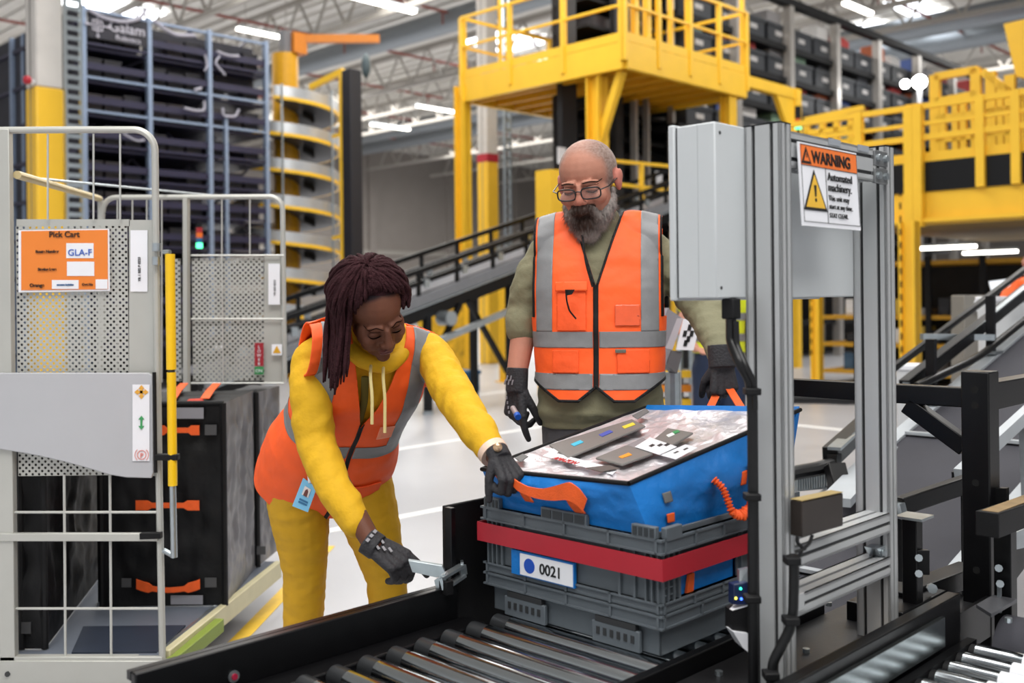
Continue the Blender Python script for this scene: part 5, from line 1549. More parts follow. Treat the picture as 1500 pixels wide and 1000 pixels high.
# ---- black bags standing in the cart
def bag(label, x0, x1, y0, y1, d, xb, depth, zbot, handles, seed, film=True, labels=()):
    """tall black nylon bag: front face between pixel columns, running back in depth"""
    a, b = P(x0, y1, d), P(x1, y1, d); zt_ = P(x0, y0, d).z
    sh = (P(xb[0], y1, d + depth).x - b.x) if xb else 0
    o = root('black_bag', ((a.x + b.x) / 2, d + depth / 2, zbot), label, 'bag', 'black bags in the pick cart', frame='X')
    rn = Vector((seed, seed * 2, 1))
    def front(i, j):
        p = Vector((a.x + (b.x - a.x) * i, d, zbot + (zt_ - zbot) * j))
        e = min(i * 8, (1 - i) * 8, j * 8, (1 - j) * 8, 1)
        return p + Vector((0, noise.noise(p * 9 + rn) * .02 * e + noise.noise(Vector((p.x * 25, 0, p.z * 12)) + rn) * .008 * e, 0))
    MB().grid(front, 30, 44).build('front_panel', M_bagb, o, frame='X')
    def side(i, j):
        p = Vector((b.x + sh * i, d + depth * i, zbot + (zt_ - zbot) * j))
        e = min(i * 8, (1 - i) * 8, j * 8, (1 - j) * 8, 1)
        return p + Vector((noise.noise(Vector((p.x, p.y * 14, p.z * 5)) + rn) * .022 * e + noise.noise(p * 26 + rn) * .008 * e, 0, 0))
    MB().grid(side, 30, 50).build('side_panel', M_bagpl if film else M_bagb, o, frame='X')
    def topf(i, j):
        p = Vector((a.x + (b.x - a.x) * i + sh * j, d + depth * j, zt_))
        return p + Vector((0, 0, noise.noise(p * 7 + rn) * .02 * min(1, i * 6, (1 - i) * 6, j * 6, (1 - j) * 6)))
    MB().grid(topf, 16, 16).build('top_flap', M_bagb, o, frame='X')
    for yy in (a.x, b.x):
        MB().tube([(yy, d, zbot), (yy, d, zt_)], .012, 8).build('corner_piping', M_bagb, o, frame='X')
    MB().tube([(a.x, d, zt_), (b.x, d, zt_)], .01, 8).build('corner_piping', M_bagb, o, frame='X')
    for (hx0, hx1, hy, sag) in handles:
        pts = []; ws = []
        for k in range(17):
            f = k / 16; x = hx0 + (hx1 - hx0) * f
            s_ = math.sin(math.pi * f)
            pts.append(P(x, hy + sag * max(0, s_) ** .8, d - .012 - .02 * s_)); wdt = .019 if (f < .2 or f > .8) else .010
            ws.append(Vector((0, 0, wdt)))
        MB().ribbon(pts, ws, .004).build('handle', M_org, o, frame='X')
    for (lx0, lx1, ly0, ly1, cl) in labels:
        MB().prism([P(lx0, ly1, d - .014), P(lx1, ly1, d - .014), P(lx1, ly0, d - .014), P(lx0, ly0, d - .014)], (0, .003, 0)).build('patch', mat('patch_' + cl[1:], cl, .6), o, frame='X')
    return o, a, b, zt_, sh
o, a, b, zt_, sh = bag('tall black bag with orange handles and crinkled grey side, centre of the cart', 150, 330, 592, 886, 3.98, (374,), .55, .178,
    [(228, 292, 630, 0), (199, 292, 740, 0), (200, 293, 855, 9)], 3, True,
    [(300, 317, 622, 637, '#4c4c4e'), (300, 317, 846, 860, '#4c4c4e'), (250, 298, 597, 613, '#8d8d94'), (250, 297, 872, 885, '#8d8d94'), (178, 192, 847, 860, '#4c4c4e')])
for fx in ((252, 262), (300, 311)):  # orange straps on the top flap
    MB().ribbon([P(fx[0], 588, 4.02) + Vector((0, 0, .012)), P(fx[0] + 8, 576, 4.25) + Vector((0, 0, .012)), P(fx[0] + 18, 566, 4.5) + Vector((0, 0, .014))], (.018, 0, 0), .003).build('top_strap', M_org, o, frame='X')
MB().prism([P(268, 592, 4.0), P(300, 592, 4.0), P(296, 584, 4.02), P(276, 585, 4.02)], (0, .01, .002)).build('red_fold', mat('fold_red', '#c23a22', .6), o, frame='X')
bag('black bag behind the crinkled one, at the cart end', 330, 378, 575, 835, 4.56, (412,), .35, .178, [], 8, True, [(376, 389, 800, 812, '#4c4c4e')])
bag('dark black bag in the front left corner of the cart', 32, 66, 640, 958, 3.50, (150,), .95, .178, [], 5, False, [(31, 45, 911, 928, '#3c3c3e')])
bag('black bag with short orange handles behind the wire grid', 148, 196, 640, 880, 4.05, None, .45, .178, [(150, 190, 712, 0), (150, 190, 772, 0)], 6, False)

# ================================================================== background cart crate behind woman etc
# sloped grey terminal between the man and his raised arm
t = root('sloped_terminal', Q(985, 540, 3.9), 'grey sloped operator terminal with white label between the man and his arm', 'terminal')
M_tm = mat('terminal_mid_grey', '#88868c', .45); M_tm2 = mat('terminal_light', '#b3aeb4', .45); M_tm3 = mat('terminal_dark', '#5c5a5c', .5)  # one grey housing, its lit and shaded faces put into separate greys
dT = 3.9
MB().prism([Q(942, 512, dT), Q(960, 452, dT), Q(980, 451, dT), Q(962, 512, dT)], (.02, .04, 0)).build('left_face', M_tm2, t)
MB().prism([Q(958, 513, dT - .005), Q(979, 452, dT - .005), Q(998, 465, dT - .005), Q(977, 533, dT - .005)], (.02, .05, 0)).build('mid_face', M_tm, t)
MB().prism([Q(953, 514, dT - .01), Q(979, 514, dT - .01), Q(976, 534, dT - .01), Q(955, 533, dT - .01)], (.02, .05, 0)).build('lower_face', M_tm, t)
MB().prism([Q(977, 533, dT - .01), Q(984, 513, dT - .01), Q(1000, 515, dT - .01), Q(992, 547, dT - .01)], (.02, .05, 0)).build('lower_side', M_tm3, t)
MB().prism([Q(975, 510, dT - .006), Q(992, 466, dT - .006), Q(1001, 466, dT - .006), Q(985, 512, dT - .006)], (.02, .04, 0)).build('recess', M_tm2, t)
lb = MB().prism([Q(991, 512, dT - .02), Q(1002, 467, dT - .02), Q(1027, 466, dT - .02), Q(1016, 513, dT - .02)], (.004, .006, 0)).build('label', M_white, t)
for x, y in ((1003, 489), (1010, 480), (1004, 503), (1013, 489), (1008, 497)):
    MB().prism([Q(x - 3, y + 4, dT - .023), Q(x - 1, y - 5, dT - .023), Q(x + 4, y - 5, dT - .023), Q(x + 2, y + 4, dT - .023)], (.001, .002, 0)).build('print_block', M_ink, t)
for x, y in ((961, 462), (957, 478)): MB().sphere(Q(x, y, dT - .01), .014, 10, 6).build('knob', M_blkm, t)
MB().cyl(Q(985, 545, dT + .05), (Q(985, 545, dT + .05).x, Q(985, 545, dT + .05).y, 0), .03, 10).build('stand', M_galv, t)
# ================================================================== people
def blob(mb, voxel, it=3, disp=0., dfreq=(20, 20, 20), seed=0., fac=.5):
    """closed shapes grown together into one continuous surface"""
    me = bpy.data.meshes.new('tmp'); me.from_pydata(mb.v, [], mb.f)
    bm = bmesh.new(); bm.from_mesh(me); bmesh.ops.recalc_face_normals(bm, faces=bm.faces); bm.to_mesh(me); bm.free()
    o = bpy.data.objects.new('tmp', me); COL.objects.link(o)
    md = o.modifiers.new('r', 'REMESH'); md.mode = 'VOXEL'; md.voxel_size = voxel
    ms = o.modifiers.new('s', 'SMOOTH'); ms.iterations = it; ms.factor = fac
    bpy.context.view_layer.update()
    r = bpy.data.meshes.new_from_object(o.evaluated_get(bpy.context.evaluated_depsgraph_get()))
    bpy.data.objects.remove(o); bpy.data.meshes.remove(me)
    if disp:
        nn = [v.normal.copy() for v in r.vertices]
        for v, n in zip(r.vertices, nn):
            c = v.co
            q = Vector((c.x * dfreq[0], c.y * dfreq[1], c.z * dfreq[2] + seed))
            v.co = c + n * (disp * (noise.noise(q) + .5 * noise.noise(q * 2.3)))
    return r
def emit_mesh(me, name, material, parent, smooth=True):
    o3 = OFF[parent.name]
    for v in me.vertices: v.co = v.co - o3
    me.name = name
    me.polygons.foreach_set('use_smooth', [smooth] * len(me.polygons))
    me.materials.clear(); me.materials.append(material)
    o = bpy.data.objects.new(name, me); COL.objects.link(o); o.parent = parent; OFF[o.name] = o3
    return o
def paint(me, fn):
    a = me.color_attributes.new('col', 'FLOAT_COLOR', 'POINT')
    buf = []
    for v in me.vertices: buf += list(fn(v.co))
    a.data.foreach_set('color', buf)
def limb(m, pts, rr, n=18, step=.012, fold=0., ff=70., seed=0., flat=None, endcap=True):
    """tapering limb along joints, with soft rings of cloth folds"""
    pts = [Vector(p) for p in pts]
    P_, R_ = [], []
    for i in range(len(pts) - 1):
        k = max(2, int((pts[i + 1] - pts[i]).length / step))
        for j in range(k):
            f = j / k; P_.append(pts[i].lerp(pts[i + 1], f)); R_.append(rr[i] + (rr[i + 1] - rr[i]) * f)
    P_.append(pts[-1]); R_.append(rr[-1])
    for _ in range(5):
        P_ = [P_[0]] + [(P_[i - 1] + P_[i] * 2 + P_[i + 1]) / 4 for i in range(1, len(P_) - 1)] + [P_[-1]]
        R_ = [R_[0]] + [(R_[i - 1] + R_[i] * 2 + R_[i + 1]) / 4 for i in range(1, len(R_) - 1)] + [R_[-1]]
    # rounded ends
    if endcap:
        d0 = (P_[0] - P_[1]).normalized(); d1 = (P_[-1] - P_[-2]).normalized()
        A = [(P_[0] + d0 * R_[0] * math.sin(a), R_[0] * math.cos(a)) for a in (1.45, 1.1, .7, .35)]
        B = [(P_[-1] + d1 * R_[-1] * math.sin(a), R_[-1] * math.cos(a)) for a in (.35, .7, 1.1, 1.45)]
        P_ = [a for a, _ in A] + P_ + [b for b, _ in B]; R_ = [r for _, r in A] + R_ + [r for _, r in B]
    rings = []; nx = None; L = 0
    for i in range(len(P_)):
        if i: L += (P_[i] - P_[i - 1]).length
        d = (P_[min(i + 1, len(P_) - 1)] - P_[max(i - 1, 0)]).normalized()
        if nx is None:
            a = Vector((0, 1, 0)) if abs(d.y) < .9 else Vector((1, 0, 0)); nx = d.cross(a).normalized()
        else: nx = (nx - d * nx.dot(d)).normalized()
        ny = d.cross(nx); ring = []
        for j in range(n):
            t = 2 * math.pi * j / n
            w = 1
            if fold:
                w += fold * noise.noise(Vector((L * ff + math.sin(t + seed) * 1.2, math.cos(t) * .9, math.sin(t) * .9 + seed)))
            ring.append(P_[i] + (nx * math.cos(t) + ny * math.sin(t)) * (R_[i] * w))
        rings.append(ring)
    m.rings(rings)
def ell(m, M, c, r, n=20, k=14):
    """ellipsoid in a local frame M"""
    c = Vector(c); rings = []
    for i in range(k + 1):
        a = math.pi * i / k; s = max(math.sin(a), 2e-3)
        rings.append([M @ (c + Vector((math.cos(2 * math.pi * j / n) * s * r[0], math.sin(2 * math.pi * j / n) * s * r[1], -math.cos(a) * r[2]))) for j in range(n)])
    m.rings(rings)
def cap(m, M, p, q, r0, r1, n=14):
    limb(m, [M @ Vector(p), M @ Vector(q)], [r0, r1], n, .006)
def torso(m, M, prof, n=40, p=2.4):
    """prof: (z, half width, half depth, y centre, x centre)"""
    # densify
    D = []
    for i in range(len(prof) - 1):
        for k in range(6):
            f = k / 6; f2 = f * f * (3 - 2 * f) * .4 + f * .6
            D.append([a + (b - a) * f2 for a, b in zip(prof[i], prof[i + 1])])
    D.append(list(prof[-1]))
    rings = []
    for z, w, d, yc, xc in D:
        ring = []
        for j in range(n):
            t = 2 * math.pi * j / n; c, s = math.cos(t), math.sin(t)
            ring.append(M @ Vector((xc + w * math.copysign(abs(c) ** (2 / p), c), yc + d * math.copysign(abs(s) ** (2 / p), s), z)))
        rings.append(ring)
    m.rings(rings)
def frame(o, x, y, z):
    x, y, z = Vector(x), Vector(y), Vector(z)
    return Matrix(((x.x, y.x, z.x, o[0]), (x.y, y.y, z.y, o[1]), (x.z, y.z, z.z, o[2]), (0, 0, 0, 1)))
def shell(me, M, off, cuts, keep, name, mt, par, thick=.003, wob=0.):
    """clothing panel: the body shell pushed outwards and trimmed along clean planes; me lies in local space, M puts it in the world"""
    bm = bmesh.new(); bm.from_mesh(me); bm.normal_update()
    nn = [v.normal.copy() for v in bm.verts]
    for v, n in zip(bm.verts, nn):
        v.co = v.co + n * (off + wob * noise.noise(Vector((v.co.x * 16, v.co.y * 16, v.co.z * 16))))
    for co, no in cuts:
        bmesh.ops.bisect_plane(bm, geom=bm.verts[:] + bm.edges[:] + bm.faces[:], plane_co=Vector(co), plane_no=Vector(no), dist=1e-5)
    dead = [f for f in bm.faces if not keep(f.calc_center_median())]
    bmesh.ops.delete(bm, geom=dead, context='FACES')
    r = bpy.data.meshes.new(name); bm.to_mesh(r); bm.free()
    r.transform(M)
    o = emit_mesh(r, name, mt, par)
    if thick:
        md = o.modifiers.new('solid', 'SOLIDIFY'); md.thickness = thick; md.offset = 1
    return o
def hand_mesh(M, curl, mir=1, s=1., thumb=(.55, .75, -.35), tcurl=25, splay=1., voxel=.0026, cuff=.06, cr=(.031, .026), spread=0.):
    """glove: palm of four metacarpals, four unequal bent fingers and a thumb from the side of the palm"""
    m = MB(); S = lambda p: M @ Vector((p[0] * mir * s, p[1] * s, p[2] * s))
    xs = (.031, .0105, -.0105, -.030); ky = (.083, .088, .084, .075); ln = (.074, .081, .075, .060)
    for i in range(4):
        limb(m, [S((xs[i] * .55, .004, 0)), S((xs[i], ky[i], .002))], [.0155 * s, .0135 * s], 12, .006)
        a = -R(curl[i][0]); p = Vector((xs[i], ky[i], .002)); L = [S(p)]; rad = [.0118 * s]
        sx = (xs[i] * .25 + spread) * splay
        tot = 0
        for k, fr in enumerate((.46, .30, .24)):
            tot += curl[i][k] if k < len(curl[i]) else 0
            a = R(tot)
            d = Vector((sx, math.cos(a), -math.sin(a))).normalized()
            p = p + d * ln[i] * fr; L.append(S(p)); rad.append((.0108, .0100, .0085)[k] * s)
        # finger with bent joints
        for k in range(3): limb(m, [L[k], L[k + 1]], [rad[k], rad[k + 1]], 12, .005)
    ell(m, M @ Matrix.Diagonal((mir * s, s, s, 1)), (.002, .045, -.004), (.036, .045, .0155))
    ell(m, M @ Matrix.Diagonal((mir * s, s, s, 1)), (.024, .03, -.010), (.017, .03, .014))
    p = Vector((.026, .022, -.006)); d = Vector(thumb).normalized(); q = p + d * .042
    ax = Vector((-.3, 0, -1)).normalized()
    d2 = (d * math.cos(R(tcurl)) + Vector((-.45, .55, -.5)).normalized() * math.sin(R(tcurl))).normalized(); q2 = q + d2 * .032; q3 = q2 + (d2 + Vector((-.15, .1, -.2))).normalized() * .026
    limb(m, [S(p), S(q)], [.0155 * s, .0128 * s], 12, .005); limb(m, [S(q), S(q2)], [.0125 * s, .0115 * s], 12, .005); limb(m, [S(q2), S(q3)], [.0115 * s, .0095 * s], 12, .005)
    rings = []
    for k in range(8):
        f = k / 7; y = -cuff + (cuff + .015) * f
        wx, wz = cr[0] * s * (1 if k else .98), cr[1] * s
        rings.append([M @ Vector((math.cos(2 * math.pi * j / 20) * wx, y * s, math.sin(2 * math.pi * j / 20) * wz)) for j in range(20)])
    m.rings(rings)
    return blob(m, voxel, 2)
def head_shapes(m, M, k=1., male=True):
    E = lambda c, r: ell(m, M, [x * k for x in c], [x * k for x in r])
    E((0, .016, .036), (.077, .098, .086))
    E((0, -.03, -.03), (.063, .066, .085))
    E((0, -.036, -.082), (.050 if male else .043, .052, .042))
    E((0, -.078, -.103), (.02, .018, .018))
    cap(m, M, (0, -.093 * k, .010 * k), (0, -.112 * k, -.027 * k), .0085 * k, (.0125 if male else .012) * k)
    for s in (-1, 1):
        E((s * (.011 if male else .0135), -.103, -.033), (.0085, .011, .008))
        E((s * .040, -.068, -.026), (.024, .024, .022))
        if not male: E((s * .034, -.064, -.044), (.027, .026, .032)); E((s * .046, -.05, -.02), (.022, .026, .04))
        E((s * .0315, -.0845 if male else -.083, .002), (.0165, .0105 if male else .0095, .0105))
        E((s * .078, .012, -.004), (.010, .020, .032))
        E((s * .083, .02, .008), (.007, .016, .02))
        cap(m, M, (s * .014 * k, (-.0925 if male else -.086) * k, .0215 * k), (s * .046 * k, (-.078 if male else -.073) * k, .020 * k), (.0085 if male else .008) * k, .006 * k)
    cap(m, M, (-.020 * k, -.0935 * k, -.0575 * k), (.020 * k, -.0935 * k, -.0575 * k), .0065 * k, .0065 * k)
    cap(m, M, (-.015 * k, -.0955 * k, -.0575 * k), (.015 * k, -.0955 * k, -.0575 * k), .0068 * k, .0068 * k)
    cap(m, M, (-.014 * k, -.0925 * k, -.069 * k), (.014 * k, -.0925 * k, -.069 * k), .0078 * k, .0078 * k)
def on_face(bvh, M, pts, lift=.0006):
    """points given as (x, z) in head space, dropped onto the face surface from the front"""
    out = []; d = (M.to_3x3() @ Vector((0, 1, 0))).normalized()
    for x, z in pts:
        o = M @ Vector((x, -.3, z)); h = bvh.ray_cast(o, d, 1.)
        if h[0] is not None: out.append(h[0] - d * lift)
    return out
def face_details(bm_mesh, M, k, par, brow_col, lash_col, lip_col=None, brow_z=.0235, brow_r=.0026, arch=.004):
    bv = BVHTree.FromPolygons([v.co for v in bm_mesh.vertices], [tuple(p.vertices) for p in bm_mesh.polygons])
    mb_, ml_ = mat('brow_' + brow_col[1:], brow_col, 1., 0, .3, 200, .5, 400, spec=.0), mat('lash_' + lash_col[1:], lash_col, 1., spec=0.)
    for s in (-1, 1):
        pts = on_face(bv, M, [(s * k * (.012 + .040 * i / 12), k * (brow_z + arch * math.sin(math.pi * min(1, i / 10)) - .003 * (i / 12) ** 2)) for i in range(13)])
        if len(pts) > 3: MB().tube(pts, [brow_r * (.7 + .5 * math.sin(math.pi * min(1, (i + 2) / (len(pts) + 1)))) for i in range(len(pts))], 8, .6).build('eyebrow', mb_, par, frame='X')
        pts = on_face(bv, M, [(s * k * (.0175 + .029 * i / 10), k * (-.0035 - .0055 * math.sin(math.pi * i / 10))) for i in range(11)])
        if len(pts) > 3: MB().tube(pts, [.0008 + .0015 * math.sin(math.pi * (i + .5) / len(pts)) for i in range(len(pts))], 6).build('eyelashes', ml_, par, frame='X')
        pts = on_face(bv, M, [(s * k * (.019 + .026 * i / 10), k * (.0095 + .003 * math.sin(math.pi * i / 10))) for i in range(11)])
        if len(pts) > 3: MB().tube(pts, .0007, 6).build('eyelid_crease', ml_, par, frame='X')
    if lip_col:
        ml = mat('lip_' + lip_col[1:], lip_col, .4)
        for z, r, w in ((-.0575, .0034, .021), (-.0665, .0042, .018)):
            pts = on_face(bv, M, [(k * w * (-1 + 2 * i / 12), k * (z + (.0018 * math.cos(4 * math.pi * i / 12) if z > -.06 else -.001 * math.sin(math.pi * i / 12)))) for i in range(13)])
            if len(pts) > 3: MB().tube(pts, [r * (.25 + .75 * math.sin(math.pi * (i + .5) / len(pts))) for i in range(len(pts))], 10).build('lips', ml, par, frame='X')
def mixc(a, b, f):
    f = max(0, min(1, f)); return tuple(x + (y - x) * f for x, y in zip(a, b))
def ss(a, b, x):
    t = max(0, min(1, (x - a) / (b - a))); return t * t * (3 - 2 * t)
M_skin = mat('painted_skin', '#c98d74', .55, 0, .05, 60, .08, 260, attr='col', spec=.22)
M_orv = mat('hi_vis_orange', '#ff6220', .62, 0, .05, 18, .25, 22, emit='#ff5a1a', strength=.10) if False else mat('hi_vis_orange', '#ff5f1c', .62, 0, .06, 18, .25, 22)
M_orp = mat('hi_vis_pocket', '#fb5a1e', .65, 0, .06, 18, .3, 30)
M_refl = mat('reflective_grey_tape', '#808183', .5, .1, .05, 60, .06, 300)
M_glv = mat('glove_dark_knit', '#2b2a2e', .7, 0, .15, 60, .35, 160)
M_glvp = mat('glove_pale_print', '#8d8b90', .6)

# ------------------------------------------------------------------ the bearded man
DM = 3.08
c0 = P(878, 440, DM)
man = root('person', (c0.x, DM, 0), 'bearded person with glasses, orange vest and green sweatshirt standing behind the blue bag', 'person', frame='X')
YAW = R(-9)
TM = Matrix.Translation((c0.x, DM, 0)) @ Matrix.Rotation(YAW, 4, 'Z')
def hm(center, yaw, pitch, roll):
    return Matrix.Translation(center) @ Matrix.Rotation(R(roll), 4, 'Y') @ Matrix.Rotation(R(yaw), 4, 'Z') @ Matrix.Rotation(R(pitch), 4, 'X')
HM = hm(P(862, 267, DM - .05), -21, 19, -3) @ Matrix.Diagonal((1.09, 1.05, .99, 1))
TP = [(.84, .165, .115, .0, 0), (.92, .178, .125, 0, 0), (1.02, .178, .13, -.005, 0), (1.14, .178, .132, -.008, 0), (1.27, .184, .13, -.004, 0), (1.38, .192, .122, .0, 0), (1.47, .188, .108, .01, 0), (1.525, .165, .092, .018, 0), (1.565, .115, .075, .024, 0), (1.59, .07, .06, .028, 0)]
sh_r, el_r, wr_r = P(806, 366, DM + .035), P(771, 462, DM + .05), P(757, 548, DM - .02)
sh_l, el_l, wr_l = P(955, 366, DM + .03), P(1034, 452, DM - .06), P(1054, 516, DM - .22)
hipl = [TM @ Vector((s * .09, 0, .88)) for s in (-1, 1)]
m = MB()
head_shapes(m, HM, 1.02)
torso(m, TM, [(z, w * .86, d * .86, y, x) for z, w, d, y, x in TP])
limb(m, [HM @ Vector((0, .03, -.05)), TM @ Vector((0, .03, 1.50))], [.056, .064], 18)
limb(m, [sh_r, el_r, wr_r], [.040, .042, .031]); limb(m, [sh_l, el_l, wr_l], [.040, .042, .031])
for i, s in enumerate((-1, 1)):
    limb(m, [hipl[i], TM @ Vector((s * .10, -.01, .48)), TM @ Vector((s * .105, .02, .08))], [.085, .055, .04])
    limb(m, [TM @ Vector((s * .105, .03, .05)), TM @ Vector((s * .12, -.16, .035))], [.042, .036])
bodym = blob(m, .0036, 4)
HI = HM.inverted()
c_sk, c_red, c_hair, c_lip, c_brow = lin('#b37d69'), lin('#ad6656'), lin('#6a5f58'), lin('#a05f56'), lin('#4f3d36')
def man_col(co):
    q = HI @ co
    c = c_sk
    if q.z > -.16 and q.length < .2:
        f = noise.noise(co * 45) * .5 + .5
        c = mixc(c, c_red, .45 * ss(.05, 0, math.hypot(q.x, q.z + .03)) + .25 * f * ss(.06, -.02, q.z))
        # close cropped hair at the sides and back
        line = .058 + .018 * math.cos(q.x * 40)
        side = ss(.028, .05, abs(q.x)) * ss(-.052, -.022, q.y) * ss(-.03, .0, q.z + .015)
        top = ss(-.06, -.03, q.y) * ss(.06, .085, q.z) * (.45 + .4 * ss(.0, .04, q.x))
        back = ss(.0, .03, q.y) * ss(-.07, -.03, q.z)
        h = max(side, top, back)
        if abs(q.x) > .073 and -.012 < q.y < .05 and -.04 < q.z < .035: h = 0; c = mixc(c, lin('#c4756a'), .6)
        c = mixc(c, mixc(c_hair, lin('#a79d98'), noise.noise(co * 160) * .6 + .3), h * .8)
        # eyebrows, lids
        lid = ss(.0035, .001, abs(q.z + .004)) * ss(.018, .014, abs(abs(q.x) - .031)) * ss(-.07, -.08, q.y)
        c = mixc(c, lin('#5a3a32'), lid * .7)
        if q.y < -.07 and abs(q.x) < .034 and -.085 < q.z < -.043: c = lin('#3d2a22')
    elif q.length >= .2:
        c = mixc(c_sk, lin('#b87a66'), noise.noise(co * 30) * .4 + .3)
    return c
paint(bodym, man_col)
face_details(bodym, HM, 1.02, man, '#4a3a33', '#4b2f28', None, .0215, .0032, .002)
body = emit_mesh(bodym, 'body', M_skin, man)
# beard: full volume plus many short hairs
m = MB()
E = lambda c, r: ell(m, HM, c, r)
for s in (-1, 1):
    for (x, y, z, r) in ((.070, -.008, -.030, .012), (.069, -.014, -.05, .015), (.064, -.028, -.070, .021), (.052, -.046, -.086, .026), (.034, -.066, -.100, .031)):
        E((s * x * .95, y, z), (r * .72, r * .85, r * 1.1))
    cap(m, HM, (s * .003, -.1035, -.045), (s * .030, -.094, -.062), .0125, .011)
    cap(m, HM, (s * .0, -.101, -.056), (s * .022, -.097, -.066), .0105, .010)
    cap(m, HM, (s * .030, -.094, -.060), (s * .034, -.085, -.085), .010, .016)
E((0, -.1025, -.057), (.026, .0165, .017)); E((0, -.083, -.108), (.034, .026, .036)); E((0, -.084, -.128), (.034, .026, .034)); E((0, -.072, -.142), (.028, .024, .026))
bm_ = blob(m, .0034, 3, .0022, (160, 160, 50))
def beard_col(co):
    q = HI @ co
    g = ss(.012, .06, abs(q.x)) * .8 + ss(-.105, -.15, q.z) * .75 + noise.noise(Vector((q.x * 260, q.y * 120, q.z * 50))) * .35
    return mixc(lin('#3d2a22'), lin('#a39a95'), g)
hb = MB(); rng = random.Random(2); vs = bm_.vertices
hcol = []
for i in range(2600):
    v = vs[rng.randrange(len(vs))]; q = HI @ v.co
    d = (HM.to_3x3() @ Vector((q.x * 3.0, -.35, -1.0))).normalized() * .55 + v.normal * .45
    d = (d + Vector((rng.uniform(-.25, .25), rng.uniform(-.25, .25), 0))).normalized()
    p = v.co; L_ = rng.uniform(.008, .018) * (1 if q.z < -.07 else .6)
    a = d.cross(Vector((0, 1, .2))).normalized() * .0007; b = d.cross(a).normalized() * .0007
    hb.add([p + a, p - a * .5 + b, p - a * .5 - b, p + d * L_], [(0, 1, 3), (1, 2, 3), (2, 0, 3)])
tm = bpy.data.meshes.new('t'); tm.from_pydata(hb.v, [], hb.f)
bmx = bmesh.new(); bmx.from_mesh(bm_); bmx.from_mesh(tm); bmx.to_mesh(bm_); bmx.free()
paint(bm_, beard_col)
M_hairp = mat('painted_hair', '#5a4a44', .6, 0, .2, 120, .2, 300, attr='col', spec=.25)
emit_mesh(bm_, 'beard', M_hairp, man)
# glasses
m = MB()
def rim_pts(sx):
    out = []
    for a in range(0, 361, 12):
        c, s = math.cos(R(a)), math.sin(R(a))
        x = sx * .0335 + .0255 * math.copysign(abs(c) ** .55, c); z = -.006 + .0165 * math.copysign(abs(s) ** .6, s)
        out.append(HM @ Vector((x, -.113 + .3 * max(0, abs(x) - .02) ** 1.3 * 1.6, z)))
    return out
for s in (-1, 1):
    m.tube(rim_pts(s), .0023, 8)
    m.tube([HM @ Vector((s * .058, -.105, .0)), HM @ Vector((s * .0765, -.085, .003)), HM @ Vector((s * .0815, -.01, .006)), HM @ Vector((s * .082, .015, .0))], .0018, 8)
m.tube([HM @ Vector((-.009, -.113, .0)), HM @ Vector((0, -.116, .003)), HM @ Vector((.009, -.113, .0))], .0018, 8)
gl = m.build('glasses', mat('glasses_black', '#1a1a1c', .3), man, frame='X')
for s in (-1, 1):
    p = rim_pts(s)[:-1]
    n_ = HM.to_3x3() @ Vector((0, .0008, 0))
    MB().prism(p, n_).build('lens', mat('lens_glass', '#d5dde0', .05, alpha=.05), gl, frame='X')
# sweatshirt
M_swt = mat('olive_sweatshirt', '#7c795f', .8, 0, .06, 40, .2, 90)
m = MB()
torso(m, TM, [(.995, .187, .137, 0, 0), (1.005, .194, .143, 0, 0), (1.02, .195, .147, -.005, 0), (1.04, .188, .142, -.005, 0)] + [(z, w * 1.01, d * 1.01, y, x) for z, w, d, y, x in TP[3:]])
torso(m, TM, [(.972, .180, .132, 0, 0), (.99, .182, .134, 0, 0), (1.005, .182, .134, 0, 0)])
limb(m, [TM @ Vector((-.12, .015, 1.515)), sh_r, P(779, 410, DM + .03), el_r, P(765, 478, DM + .03)], [.050, .060, .060, .060, .05], fold=.12, ff=34, seed=1)
limb(m, [P(765, 468, DM + .03), P(764, 481, DM + .025)], [.052, .049])
limb(m, [TM @ Vector((.12, .015, 1.515)), sh_l, P(1000, 410, DM - .03), el_l, P(1052, 500, DM - .2)], [.050, .060, .062, .063, .046], fold=.15, ff=40, seed=4)
limb(m, [P(1051, 497, DM - .19), P(1055, 515, DM - .225)], [.045, .042])
limb(m, [TM @ Vector((0, .028, 1.55)), TM @ Vector((0, .022, 1.585))], [.072, .066])
swm = blob(m, .0055, 3, .0045, (13, 13, 20), 5)
emit_mesh(swm, 'sweatshirt', M_swt, man)
# trousers
m = MB()
torso(m, TM, [(.80, .165, .115, .0, 0), (.90, .178, .128, 0, 0), (1.0, .174, .125, 0, 0)])
for i, s in enumerate((-1, 1)):
    limb(m, [TM @ Vector((s * .085, 0, .86)), TM @ Vector((s * .10, -.01, .5)), TM @ Vector((s * .105, .015, .1))], [.098, .08, .07], fold=.08, ff=20, seed=s)
emit_mesh(blob(m, .008, 3, .004, (10, 10, 16)), 'trousers', mat('charcoal_trousers', '#4c4c50', .8, 0, .1, 40, .2, 80), man)
for s in (-1, 1):
    m = MB(); limb(m, [TM @ Vector((s * .105, .05, .05)), TM @ Vector((s * .11, -.05, .055)), TM @ Vector((s * .12, -.17, .04))], [.05, .05, .04])
    emit_mesh(blob(m, .008, 2), 'shoe', M_blkm, man)
